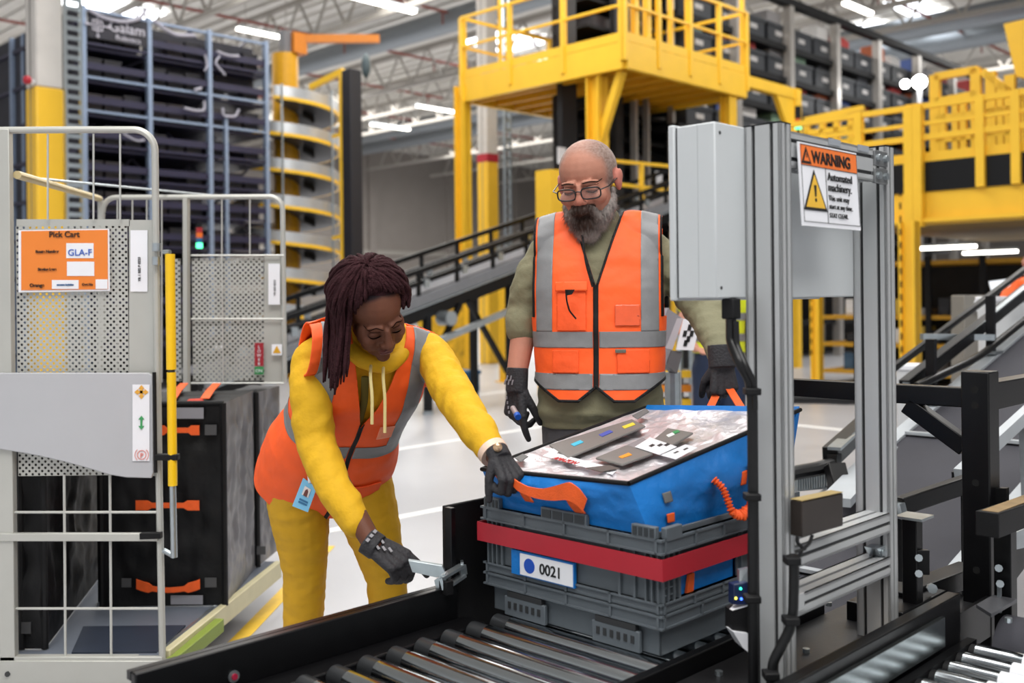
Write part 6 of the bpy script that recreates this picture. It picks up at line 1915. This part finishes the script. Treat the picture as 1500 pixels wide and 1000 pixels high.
# vest in torso space
m = MB(); I4 = Matrix.Identity(4)
torso(m, I4, [(1.0, .188, .150, -.012, 0), (1.05, .188, .150, -.014, 0)] + [(z, w * 1.035, d * 1.06, y, x) for z, w, d, y, x in TP[3:]], 48, 3.0)
VEST = 1
cap(m, I4, (-.10, .02, 1.54), (-.195, .015, 1.515), .074, .072); cap(m, I4, (.10, .02, 1.54), (.195, .015, 1.515), .074, .072)
vm = blob(m, .006, 4, .003, (11, 11, 15), 2)
XA = .189; ZS = 1.30
nv = Vector((1, 0, .27)).normalized()  # V neck slope
def vz(x): return 1.39 + (abs(x) - .0) * 3.1
vk = Vector((3.1, 0, -1)).normalized(); vk2 = Vector((-3.1, 0, -1)).normalized()
cutV = [((0, 0, 1.39), vk), ((0, 0, 1.39), vk2)]
hemk = Vector((.8, 0, 1)).normalized(); hemk2 = Vector((-.8, 0, 1)).normalized(); hs1 = Vector((-.7, 0, 1)).normalized(); hs2 = Vector((.7, 0, 1)).normalized()
ARM = Vector((1, 0, -.0)).normalized()
def hem(x): 
    return 1.055 + max(0, .05 - abs(x)) * .9 - .012 * math.cos(min(1, abs(x) / .19) * 3.14) * 0
base_cuts = [((XA, 0, 0), (1, 0, 0)), ((-XA, 0, 0), (1, 0, 0)), ((0, 0, 1.056), (0, 0, 1)), ((0, 0, .98), hs1), ((0, 0, .98), hs2), ((0, 0, 1.096), hemk), ((0, 0, 1.096), hemk2), ((0, 0, ZS), (0, 0, 1)), ((0, 0, 0), (1, 0, 0))] + cutV
def vin(c):
    if c.z > ZS and abs(c.x) > XA: return False
    if c.y < .03 and c.z > vz(c.x): return False
    if c.y >= .03 and c.z > 1.565: return False
    if c.z < max(1.056, .98 + .7 * abs(c.x)): return False
    if c.y < 0 and c.z < 1.096 - .8 * abs(c.x): return False
    return True
shell(vm, TM, .004, base_cuts, vin, 'vest', M_orv, man, .004)
def strip(za, zb, nm='reflective_strip'):
    shell(vm, TM, .0085, base_cuts + [((0, 0, za), (0, 0, 1)), ((0, 0, zb), (0, 0, 1))], lambda c: vin(c) and za < c.z < zb and not (c.y < 0 and abs(c.x) < .008), nm, M_refl, man, .001)
strip(1.212, 1.258); strip(1.092, 1.138)
for s in (-1, 1):
    xa, xb = .128, .178
    shell(vm, TM, .0088, base_cuts + [((s * xa, 0, 0), (1, 0, 0)), ((s * xb, 0, 0), (1, 0, 0)), ((0, 0, 1.258), (0, 0, 1))], lambda c, s=s: vin(c) and xa < s * c.x < xb and c.z > 1.258, 'reflective_strip', M_refl, man, .001)
# black binding along the front edges, hem, armholes and the zip
def edge(keepf, cuts, nm='black_binding'):
    shell(vm, TM, .0065, base_cuts + cuts, keepf, nm, M_blkm, man, .004)
edge(lambda c: vin(c) and c.y < 0 and abs(c.x) < .0075 and c.z < 1.40, [((.0075, 0, 0), (1, 0, 0)), ((-.0075, 0, 0), (1, 0, 0))], 'zip')
edge(lambda c: vin(c) and c.y < .03 and c.z > 1.36 and c.z > vz(c.x) - .022, [((0, 0, 1.368), vk), ((0, 0, 1.368), vk2)])
edge(lambda c: vin(c) and c.z < max(1.064, .9895 + .7 * abs(c.x)), [((0, 0, 1.064), (0, 0, 1)), ((0, 0, .9895), hs1), ((0, 0, .9895), hs2)])
edge(lambda c: vin(c) and c.y < 0 and c.z < 1.106 - .8 * abs(c.x), [((0, 0, 1.106), hemk), ((0, 0, 1.106), hemk2)])
for s in (-1, 1):
    edge(lambda c, s=s: vin(c) and s * c.x > XA - .006 and c.z > ZS, [((s * (XA - .006), 0, 0), (1, 0, 0))])
def pocket(x0, x1, z0, z1, nm, mt, off, th=.003):
    return shell(vm, TM, off, base_cuts + [((x0, 0, 0), (1, 0, 0)), ((x1, 0, 0), (1, 0, 0)), ((0, 0, z0), (0, 0, 1)), ((0, 0, z1), (0, 0, 1))], lambda c: vin(c) and c.y < 0 and x0 < c.x < x1 and z0 < c.z < z1, nm, mt, man, th)
pocket(-.112, -.028, 1.262, 1.375, 'chest_pocket', M_orp, .010); pocket(-.116, -.024, 1.375, 1.402, 'pocket_flap', M_orv, .016)
pocket(.055, .125, 1.275, 1.335, 'clear_pocket', mat('clear_pocket', '#e9613a', .25, 0, .1, 30), .011)
pocket(-.125, -.05, 1.14, 1.205, 'hip_pocket', M_orp, .010); pocket(.06, .15, 1.14, 1.207, 'hip_pocket', M_orp, .010)
pocket(.055, .085, 1.198, 1.208, 'pocket_pull', mat('dull_grey', '#5a5a50'), .014)
# black strap hanging from the chest pocket, lanyard at the neck
dF = DM - .17
MB().tube(smooth([P(829, 424, dF), P(830, 440, dF), P(834, 455, dF), P(844, 467, dF)], 6, 2), .005, 8, .5).build('pen_strap', M_blkm, man, frame='X')
MB().box(0, 0, 0, 0, 0, 0) if False else None
MB().prism([P(828, 424, dF), P(842, 424, dF), P(838, 431, dF), P(829, 433, dF)], (0, .004, 0)).build('clip', M_blkm, man, frame='X')
lp = [TM @ Vector((-.06, -.04, 1.575)), P(853, 345, DM - .112), P(858, 385, DM - .135), P(868, 420, DM - .145)]
MB().tube(smooth(lp, 6, 2), .003, 8).build('lanyard', M_blkm, man, frame='X')
# hands
def glove(M, curl, par, mir, s, **k):
    return emit_mesh(hand_mesh(M, curl, mir, s, **k), 'glove', M_glv, par)
Yv = Vector((-.05, -.06, -1)).normalized(); Zv = Vector((-.72, -.68, 0)); Zv = (Zv - Yv * Zv.dot(Yv)).normalized(); Xv = Yv.cross(Zv)
G1 = frame(P(757, 566, DM - .03), Xv, Yv, Zv)
glove(G1, [(14, 12, 6), (48, 50, 30), (55, 58, 35), (58, 60, 35)], man, -1, 1.02, thumb=(.35, .85, -.5), tcurl=20, cuff=.055, cr=(.035, .03))
a = P(757, 610, DM - .12); 
pen = root('marker_pen', a, 'short blue and grey marker held in the hanging gloved hand', 'pen', frame='X')
MB().cyl(P(751, 597, DM - .095), P(757, 607, DM - .125), .008, 12).build('barrel', mat('pen_grey', '#9b8a8a', .4), pen, frame='X')
MB().cyl(P(757, 607, DM - .125), P(759, 611, DM - .14), .0095, 12).build('blue_cap', mat('pen_blue_cap', '#1f57b8', .4), pen, frame='X')
for k in range(5):  # pale print on the cuff and the back of the hand
    p = G1 @ Vector((.0 + (k - 2) * .008, -.02 - (k % 2) * .012, .0315)); q = G1 @ Vector((.004 + (k - 2) * .008, -.005 - (k % 2) * .012, .0315))
    MB().bar(p, q, .005, .002, up=Zv).build('glove_print', M_glvp, man, frame='X')
for k in range(4):
    p = G1 @ Vector((.022 - k * .004, .03 + k * .014, .018)); MB().bar(p, p + Yv * .009, .004, .003, up=Zv).build('glove_print', M_glvp, man, frame='X')
Yv = Vector((.03, -.10, -1)).normalized(); Zv = Vector((.12, -.95, .1)); Zv = (Zv - Yv * Zv.dot(Yv)).normalized(); Xv = Yv.cross(Zv)
G2 = frame(P(1058, 530, DM - .25), Xv, Yv, Zv)
glove(G2, [(62, 85, 45), (66, 88, 45), (70, 88, 45), (74, 85, 45)], man, 1, .95, thumb=(.5, .75, -.6), tcurl=35, cuff=.05, cr=(.041, .036))

# ------------------------------------------------------------------ the woman bending over the conveyor
hips = P(484, 668, 2.98); neck = P(553, 487, 2.70)
ax = (neck - hips).normalized()
hd = Vector((.42, -.90, 0)).normalized()
ff = (hd - ax * hd.dot(ax)).normalized()
rx = ax.cross(-ff).normalized() * -1
rx = (-ff).cross(ax).normalized()
if rx.x < 0: rx = -rx
TWm = frame(hips, rx, -ff, ax)
LT = (neck - hips).length
wom = root('person', (hips.x, hips.y, 0), 'person with dark locs, yellow hoodie and orange vest bending over the roller conveyor', 'person', frame='X')
WP = [(-.12, .150, .10, .02, 0), (-.04, .172, .118, .015, 0), (.05, .160, .112, .0, 0), (.14, .138, .100, 0, 0), (.24, .140, .10, 0, 0), (.33, .152, .105, 0, 0), (.40, .150, .092, .008, 0), (.445, .13, .075, .015, 0), (.48, .085, .06, .02, 0), (.50, .055, .05, .02, 0)]
WP = [(z * LT / .50, w, d, y, x) for z, w, d, y, x in WP]
wsh_r, wel_r, wwr_r = P(454, 524, 2.73), P(463, 650, 2.66), P(546, 797, 2.50)
wsh_l, wel_l, wwr_l = P(630, 508, 2.79), P(672, 592, 2.60), P(727, 668, 2.43)
WHM = hm(P(547, 454, 2.60), 24, 52, -16)
HK = .94
# legs: hips, knees and ankles
hp_r, kn_r, an_r = P(434, 706, 2.97), P(447, 838, 3.02), P(438, 1080, 3.10)
hp_l, kn_l, an_l = P(530, 712, 3.02), P(566, 842, 3.06), P(578, 1070, 3.16)
def foot(an, dx): return [Vector((an.x, an.y + .03, .05)), Vector((an.x + dx, an.y - .15, .035))]
m = MB()
head_shapes(m, WHM, HK, False)
torso(m, TWm, [(z, w * .86, d * .86, y, x) for z, w, d, y, x in WP])
limb(m, [WHM @ Vector((0, .03, -.045)), TWm @ Vector((0, .02, LT * .93))], [.046, .052], 16)
limb(m, [wsh_r, wel_r, wwr_r], [.036, .036, .025]); limb(m, [wsh_l, wel_l, wwr_l], [.036, .036, .025])
for h_, k_, a_, dx in ((hp_r, kn_r, an_r, .03), (hp_l, kn_l, an_l, .06)):
    a2 = Vector((a_.x, a_.y, .09))
    limb(m, [h_, k_, a2], [.078, .052, .034]); limb(m, foot(a2, dx), [.036, .03])
wb_ = blob(m, .0034, 4)
WHI = WHM.inverted()
w_sk, w_dk, w_lip = lin('#653f30'), lin('#4d2e25'), lin('#6e3d38')
def wom_col(co):
    q = (WHI @ co) / HK; c = w_sk
    if q.length < .2:
        c = mixc(c, lin('#83533f'), .5 * ss(.05, .0, math.hypot(q.x * .8, q.z - .055)) + .4 * ss(.02, 0, math.hypot(abs(q.x) - .04, q.z + .02)) + .4 * ss(.02, 0, math.hypot(q.x, q.z + .02)))  # highlights on forehead, cheeks and nose painted into the skin colour
        eb = ss(.0055, .002, abs(q.z - .0225 - .008 * math.sin(abs(q.x) * 60))) * ss(.010, .016, abs(q.x)) * ss(.055, .048, abs(q.x)) * ss(-.06, -.075, q.y)
        lid = ss(.0035, .001, abs(q.z + .0045 - .2 * (abs(abs(q.x) - .031)) ** 1.3)) * ss(.019, .015, abs(abs(q.x) - .031)) * ss(-.065, -.08, q.y)
        c = mixc(c, lin('#120a0a'), lid * .95)
        lid2 = ss(.010, .004, abs(q.z - .003)) * ss(.02, .012, abs(abs(q.x) - .031)) * ss(-.065, -.08, q.y)
        c = mixc(c, w_dk, lid2 * .5)
        lip = ss(.0135, .008, abs(q.z + .0635)) * ss(.024, .018, abs(q.x)) * ss(-.082, -.092, q.y)
        c = mixc(c, w_lip, lip * .85)
        c = mixc(c, lin('#2a1512'), ss(.0022, .0005, abs(q.z + .0632)) * ss(.022, .018, abs(q.x)) * ss(-.082, -.09, q.y) * .8)
        nos = ss(.006, .002, math.hypot(abs(q.x) - .010, q.z + .039)) * ss(-.09, -.1, q.y)
        c = mixc(c, lin('#1a0c0a'), nos * .8)
        c = mixc(c, lin('#20151a'), ss(.100, .115, q.z + abs(q.x) * .25 + (q.y + .07) * .35))
    return c
paint(wb_, wom_col)
face_details(wb_, WHM, HK, wom, '#1a100f', '#0d0707', '#6a3a38', .0205, .0017, .006)
emit_mesh(wb_, 'body', M_skin, wom)
# locs: strands from a crown parting, lying over the scalp, then hanging
M_loc = mat('dark_brown_locs', '#3a2024', .8, 0, .3, 60, .6, 240, spec=.12)
def scalp(d, lift=.0):
    d = Vector(d).normalized()
    k = 1 / math.sqrt((d.x / .077) ** 2 + (d.y / .098) ** 2 + (d.z / .086) ** 2) + lift
    return WHM @ ((Vector((0, .016, .036)) + d * k) * HK)
crown = Vector((-.12, .12, 1)).normalized()
e1 = crown.cross(Vector((0, -1, 0))).normalized(); e2 = crown.cross(e1)
rng = random.Random(4)
hm_ = MB()
ell(hm_, WHM, (0, .022 * HK, .042 * HK), (.080 * HK, .098 * HK, .086 * HK))
capm = MB(); 
for i in range(330):
    layer = rng.random()
    phi = rng.uniform(0, 2 * math.pi)
    dirv = (e1 * math.cos(phi) + e2 * math.sin(phi))
    front = max(0, dirv.dot(Vector((0, -1, 0))))
    # stop at the hairline in front, run further round at the sides and back
    thm = 1.62 - .95 * front ** 2.2 + rng.uniform(-.06, .06)
    th0 = rng.uniform(.03, .30)
    lift = .010 + (.016 + .020 * max(0, -dirv.x)) * layer
    pts = []
    n1 = 9
    for k in range(n1 + 1):
        th = th0 + (thm - th0) * k / n1
        d = crown * math.cos(th) + dirv * math.sin(th)
        wave = .0025 * math.sin(k * 1.3 + i)
        pts.append(scalp(d, lift * (1 - .55 * (k / n1) * (front > .5)) + wave))
    sideL = -dirv.x  # her right side hangs free towards the viewer's left
    hang = 0
    if front < .55:
        hang = .05 + .085 * max(0, sideL) + .06 * rng.random()
        if dirv.x > .3: hang *= .35
    if hang > .02:
        p = pts[-1]; dprev = (pts[-1] - pts[-2]).normalized()
        nseg = 9
        for k in range(nseg):
            g = Vector((-.10 + .12 * rng.uniform(-1, 1), .0 + .08 * rng.uniform(-1, 1), -1))
            dprev = (dprev * .55 + g * .45).normalized()
            p = p + dprev * hang / nseg; pts.append(p)
    r_ = rng.uniform(.0036, .0056)
    n = len(pts)
    rr = [r_ * (.75 if k == 0 else 1) * (1 if k < n - 2 else (.75 if k == n - 2 else .4)) * (1 + .12 * math.sin(k * 2.1 + i)) for k in range(n)]
    capm.tube(pts, rr, 6)
hairbase = blob(hm_, .006, 2)
# trim the cap to the hairline: keep only the scalp side
bmx = bmesh.new(); bmx.from_mesh(hairbase)
dead = []
for f in bmx.faces:
    q = (WHI @ f.calc_center_median()) / HK
    if q.z + (q.y) * .75 < .012 - 0.0 or (q.y < -.035 and q.z < .102): dead.append(f)
bmesh.ops.delete(bmx, geom=dead, context='FACES')
tm = bpy.data.meshes.new('t'); tm.from_pydata(capm.v, [], capm.f); bmx.from_mesh(tm); bmx.to_mesh(hairbase); bmx.free()
emit_mesh(hairbase, 'locs', M_loc, wom)
# yellow hoodie
M_hood = mat('yellow_hoodie', '#d9a812', .8, 0, .06, 40, .22, 70)
m = MB()
torso(m, TWm, [(z, w * .98, d * .98, y, x) for z, w, d, y, x in WP])
limb(m, [TWm @ Vector((-.09, .01, LT * .86)), wsh_r, P(455, 580, 2.68), wel_r, P(485, 705, 2.60), P(508, 745, 2.555)], [.045, .052, .055, .053, .048, .043], fold=.11, ff=36, seed=2)
limb(m, [P(503, 737, 2.56), P(520, 764, 2.54)], [.0415, .040])
limb(m, [TWm @ Vector((.09, .01, LT * .86)), wsh_l, P(650, 552, 2.70), wel_l, P(704, 637, 2.49)], [.042, .050, .054, .053, .043], fold=.13, ff=36, seed=7)
limb(m, [P(702, 634, 2.495), P(716, 654, 2.46)], [.041, .038])
# cowl of the hood round the neck
for k in range(18):
    a = 2 * math.pi * k / 18; b = 2 * math.pi * (k + 1) / 18
    f0 = lambda a: TWm @ Vector((.082 * math.cos(a), .02 + .08 * math.sin(a) - .02, LT * .955 + .02 * math.sin(a)))
    cap(m, I4, f0(a), f0(b), .022, .022, 10)
emit_mesh(blob(m, .0052, 3, .004, (14, 14, 14), 8), 'hoodie', M_hood, wom)
for s, L_ in ((-.022, .15), (.012, .17)):
    p0 = TWm @ Vector((s, -.085, LT * .93)); 
    pts = [p0, p0 + Vector((.005, -.05, -.03)), p0 + Vector((.01, -.055, -.08)), p0 + Vector((.008, -.05, -L_))]
    MB().tube(smooth(pts, 5, 2), .0042, 8).build('drawstring', mat('cord_cream', '#e2cf8f', .7), wom, frame='X')
MB().tube(smooth([TWm @ Vector((-.03, -.098, LT * .86)), TWm @ Vector((-.012, -.112, LT * .7)), TWm @ Vector((-.004, -.113, LT * .5))], 6, 2), .010, 8, .4).build('dark_inner', mat('olive_shadow_cloth', '#5c5216', .8), wom, frame='X')  # dark olive strip paints the shade inside the hoodie opening
# leggings
M_leg = mat('mustard_leggings', '#d2a012', .72, 0, .05, 30, .12, 60)
m = MB()
torso(m, TWm, [(-.17, .12, .09, .02, 0), (-.10, .155, .108, .018, 0), (-.02, .172, .118, .01, 0), (.06, .158, .11, .0, 0)])
limb(m, [hp_r, P(440, 765, 2.99), kn_r, P(444, 905, 3.05), Vector((an_r.x, an_r.y, .14))], [.095, .085, .064, .060, .045], fold=.05, ff=45, seed=3)
limb(m, [hp_l, P(545, 770, 3.03), kn_l, P(570, 905, 3.08), Vector((an_l.x, an_l.y, .14))], [.095, .083, .062, .058, .045], fold=.05, ff=45, seed=6)
emit_mesh(blob(m, .006, 4, .0022, (20, 20, 40)), 'leggings', M_leg, wom)
for a_, dx in ((an_r, .03), (an_l, .06)):
    m = MB(); limb(m, [Vector((a_.x, a_.y + .05, .05)), Vector((a_.x + dx * .4, a_.y - .05, .055)), Vector((a_.x + dx, a_.y - .16, .04))], [.044, .046, .036])
    emit_mesh(blob(m, .008, 2), 'shoe', mat('shoe_grey', '#55565c', .6), wom)
# vest (torso space)
m = MB()
torso(m, I4, [(-.155, .182, .125, .012, 0), (-.12, .186, .13, .01, 0), (-.04, .186, .136, .005, 0)] + [(z, w * 1.10 + .004, d * 1.12 + .004, y, x) for z, w, d, y, x in WP[2:]], 40)
cap(m, I4, (-.08, .012, LT * .90), (-.175, -.005, LT * .84), .060, .066); cap(m, I4, (.08, .012, LT * .90), (.175, -.005, LT * .84), .060, .066)
wv_ = blob(m, .0055, 4, .005, (11, 11, 11), 6)
WXA = .176; WZS = LT * .60; VB = LT * .52
def wvz(x): return VB + abs(x) * 3.2
k1 = Vector((3.2, 0, -1)).normalized(); k2 = Vector((-3.2, 0, -1)).normalized()
wcuts = [((WXA, 0, 0), (1, 0, 0)), ((-WXA, 0, 0), (1, 0, 0)), ((0, 0, -.125), (0, 0, 1)), ((0, 0, WZS), (0, 0, 1)), ((0, 0, VB), k1), ((0, 0, VB), k2), ((0, 0, 0), (1, 0, 0))]
def win(c):
    if c.z > WZS and abs(c.x) > WXA: return False
    if c.y < .02 and c.z > wvz(c.x): return False
    if c.y >= .02 and c.z > LT * .96: return False
    return c.z > -.125
shell(wv_, TWm, .005, wcuts, win, 'vest', M_orv, wom, .004)
def wshell(cuts, kp, off, nm, mt, th=.001): return shell(wv_, TWm, off, wcuts + cuts, kp, nm, mt, wom, th)
for za, zb in ((.135, .18),):
    wshell([((0, 0, za), (0, 0, 1)), ((0, 0, zb), (0, 0, 1))], lambda c, za=za, zb=zb: win(c) and za < c.z < zb and not (c.y < 0 and abs(c.x) < .008), .010, 'reflective_strip', M_refl)
for s in (-1, 1):
    xa, xb = .098, .150
    wshell([((s * xa, 0, 0), (1, 0, 0)), ((s * xb, 0, 0), (1, 0, 0)), ((0, 0, .18), (0, 0, 1))], lambda c, s=s: win(c) and xa < s * c.x < xb and c.z > .18, .0102, 'reflective_strip', M_refl)
wshell([((.006, 0, 0), (1, 0, 0)), ((-.006, 0, 0), (1, 0, 0))], lambda c: win(c) and c.y < 0 and abs(c.x) < .006, .008, 'zip', M_blkm, .003)
wshell([((.03, 0, 0), (1, 0, 0)), ((.125, 0, 0), (1, 0, 0)), ((0, 0, -.10), (0, 0, 1)), ((0, 0, .035), (0, 0, 1))], lambda c: win(c) and c.y < 0 and .03 < c.x < .125 and -.10 < c.z < .035, .012, 'hip_pocket', M_orp, .004)
wshell([((.055, 0, 0), (1, 0, 0)), ((.10, 0, 0), (1, 0, 0)), ((0, 0, LT * .44), (0, 0, 1)), ((0, 0, LT * .53), (0, 0, 1))], lambda c: win(c) and c.y < 0 and .055 < c.x < .10 and LT * .44 < c.z < LT * .53, .011, 'printed_patch', mat('patch_pale_orange', '#ff9a78', .6, 0, .1, 90), .001)
# hands
Yv = Vector((.80, -.16, -.50)).normalized(); Zv = Vector((.28, -.62, .74)); Zv = (Zv - Yv * Zv.dot(Yv)).normalized(); Xv = Yv.cross(Zv)
G3 = frame(wwr_r, Xv, Yv, Zv)
glove(G3, [(12, 14, 8), (40, 45, 25), (48, 50, 30), (50, 50, 30)], wom, -1, .98, thumb=(.45, .85, -.3), tcurl=15, cuff=.02, cr=(.036, .030))
for k in range(4):
    p = G3 @ Vector((.012 - k * .007, .012 + (k % 3) * .014, .0225)); MB().bar(p, p + Yv * .012 + Xv * .005, .006, .002, up=Zv).build('glove_print', M_glvp, wom, frame='X')
for k in range(3):
    p = G3 @ Vector((.02 - k * .016, -.014, .0315)); MB().bar(p, p + Yv * .008, .010, .002, up=Zv).build('glove_print', M_glvp, wom, frame='X')
Yv = Vector((.42, -.58, -.70)).normalized(); Zv = Vector((.40, -.56, .70)); Zv = (Zv - Yv * Zv.dot(Yv)).normalized(); Xv = Yv.cross(Zv)
G4 = frame(P(731, 666, 2.41), Xv, Yv, Zv)
glove(G4, [(58, 80, 45), (60, 82, 45), (62, 82, 45), (66, 82, 45)], wom, 1, .86, thumb=(.45, .75, -.75), tcurl=30, cuff=.02, cr=(.033, .028))
# wrist watch with pale band
w0, w1 = P(717, 655, 2.455), P(730, 672, 2.425); wdv = (w1 - w0).normalized()
wt = MB(); c = w0.lerp(w1, .42)
wt.tube([c - wdv * .009, c + wdv * .009], [.0375, .0365], 24)
wo = wt.build('watch_strap', mat('watch_pale_pink', '#e7c9b4', .4), wom, frame='X')
MB().sphere(P(729, 655, 2.385), .011, 12, 8, (1, .7, 1)).build('watch_case', mat('watch_case_gold', '#d9b690', .25, .7), wom, frame='X')
# hanging blue badge
p = [P(428, 741, 2.80), P(451, 750, 2.78), P(464, 714, 2.78), P(444, 700, 2.80)]
bd = root('id_badge', p[3], 'light blue identity badge hanging beside the yellow leggings', 'badge', frame='X')
MB().prism(p, (0, .004, 0)).build('card', mat('badge_blue', '#7ec4ea', .4, 0, .02), bd, frame='X')
def bq(a, b, o=-.002):
    return p[0].lerp(p[1], a).lerp(p[3].lerp(p[2], a), b) + Vector((0, o, 0))
MB().prism([bq(.28, .5), bq(.72, .5), bq(.72, .82), bq(.28, .82)], (0, .001, 0)).build('photo', mat('photo_pale', '#e7dfdc'), bd, frame='X')
MB().prism([bq(.38, .5, -.003), bq(.62, .5, -.003), bq(.6, .7, -.003), bq(.5, .77, -.003), bq(.4, .7, -.003)], (0, .001, 0)).build('portrait', mat('portrait_brown', '#6b3a34'), bd, frame='X')
for b in (.2, .3): MB().prism([bq(.25, b), bq(.8, b), bq(.8, b + .06), bq(.25, b + .06)], (0, .001, 0)).build('printed_line', mat('print_blue', '#2f6f9c'), bd, frame='X')
MB().tube([bq(.5, 1), P(452, 694, 2.80), P(450, 685, 2.82)], .004, 8).build('clip', M_white, bd, frame='X')

# ------------------------------------------------------------------ people in the background
def bystander(x, d, label, legs, top, strip_c, facing=1, arm=True, skin='#c08a76', hairc='#3a2c26'):
    c = P(x, 440, d); o = root('person', (c.x, d, 0), label, 'person', frame='X')
    Mx = Matrix.Translation((c.x, d, 0))
    V = lambda *a: Mx @ Vector(a)
    m = MB(); hmx = hm(V(0, -.03, 1.62), 20 * facing, 10, 0); head_shapes(m, hmx, .97)
    torso(m, Mx, [(.85, .14, .1, 0, 0), (1.1, .14, .1, 0, 0), (1.35, .16, .1, 0, 0), (1.47, .09, .07, 0, 0)])
    limb(m, [V(0, .01, 1.58), V(0, .02, 1.4)], [.05, .055])
    ar = {}
    for s in (-1, 1):
        e, w = V(s * .26, -.03, 1.14), V(s * .2, -.24, 1.02); ar[s] = (e, w)
        limb(m, [V(s * .18, 0, 1.4), e, w], [.05, .04, .028])
        hl = Mx @ Vector((0, 0, 0))
        for k in range(4): limb(m, [w, w + Vector((-s * .03 + k * .012, -.09 + abs(k - 1) * .008, -.03))], [.014, .009], 8)
        limb(m, [w, w + Vector((-s * .05, -.04, .0))], [.013, .009], 8)
        limb(m, [V(s * .09, 0, .85), V(s * .09, -.01, .48), V(s * .1, .02, .08)], [.08, .05, .035]); limb(m, [V(s * .1, .03, .05), V(s * .11, -.15, .04)], [.04, .035])
    bmh = blob(m, .008, 3); sk = lin(skin); hi = hmx.inverted(); hc = lin(hairc)
    paint(bmh, lambda co: mixc(sk, hc, ss(.04, .06, (hi @ co).z + (hi @ co).y * .6) if (hi @ co).length < .2 else 0))
    emit_mesh(bmh, 'body', M_skin, o)
    m = MB(); torso(m, Mx, [(.86, .165, .115, 0, 0), (.98, .165, .115, 0, 0)])
    for s in (-1, 1): limb(m, [V(s * .085, 0, .88), V(s * .095, -.01, .5), V(s * .1, .02, .1)], [.1, .082, .075], fold=.06, ff=20)
    emit_mesh(blob(m, .01, 3), 'trousers', mat('trousers_' + legs[1:], legs, .8, 0, .1, 20), o)
    for s in (-1, 1):
        m = MB(); limb(m, [V(s * .1, .05, .05), V(s * .11, -.16, .045)], [.05, .042]); emit_mesh(blob(m, .01, 2), 'shoe', M_blkm, o)
    m = MB(); torso(m, Mx, [(.98, .18, .13, 0, 0), (1.1, .175, .125, 0, 0), (1.35, .19, .125, 0, 0), (1.45, .13, .09, 0, 0), (1.5, .08, .07, 0, 0)])
    for s in (-1, 1): limb(m, [V(s * .15, 0, 1.42), V(s * .21, -.01, 1.3)], [.075, .072])
    vmesh = blob(m, .009, 3)
    vm2 = vmesh.copy(); 
    emit_mesh(vm2, 'vest', mat('vest_' + top[1:], top, .65, 0, .05, 20), o)
    for za, zb in ((1.06, 1.11), (1.2, 1.25)):
        shell(vmesh, I4, .004, [((0, 0, za), (0, 0, 1)), ((0, 0, zb), (0, 0, 1))], lambda c, za=za, zb=zb: za < c.z < zb, 'reflective_strip', M_refl, o, .001)
    return o
bystander(1052, 7.0, 'person in yellow vest and navy trousers behind the man and the cabinet', '#1d2a44', '#d7e021', 0)
bystander(1512, 8.6, 'person in orange vest at the right edge behind the guard rails', '#2a2d36', '#ff6a2a', 0, -1)
a = P(1490, 488, 8.0)
o = MB().sphere(toW(a), .06, 14, 10).build('neon_ball_switch', mat('neon_yellow', '#d3e32a', .5), org=toW(a))
tag(o, 'small neon yellow ball shaped knob at the right edge', 'knob')
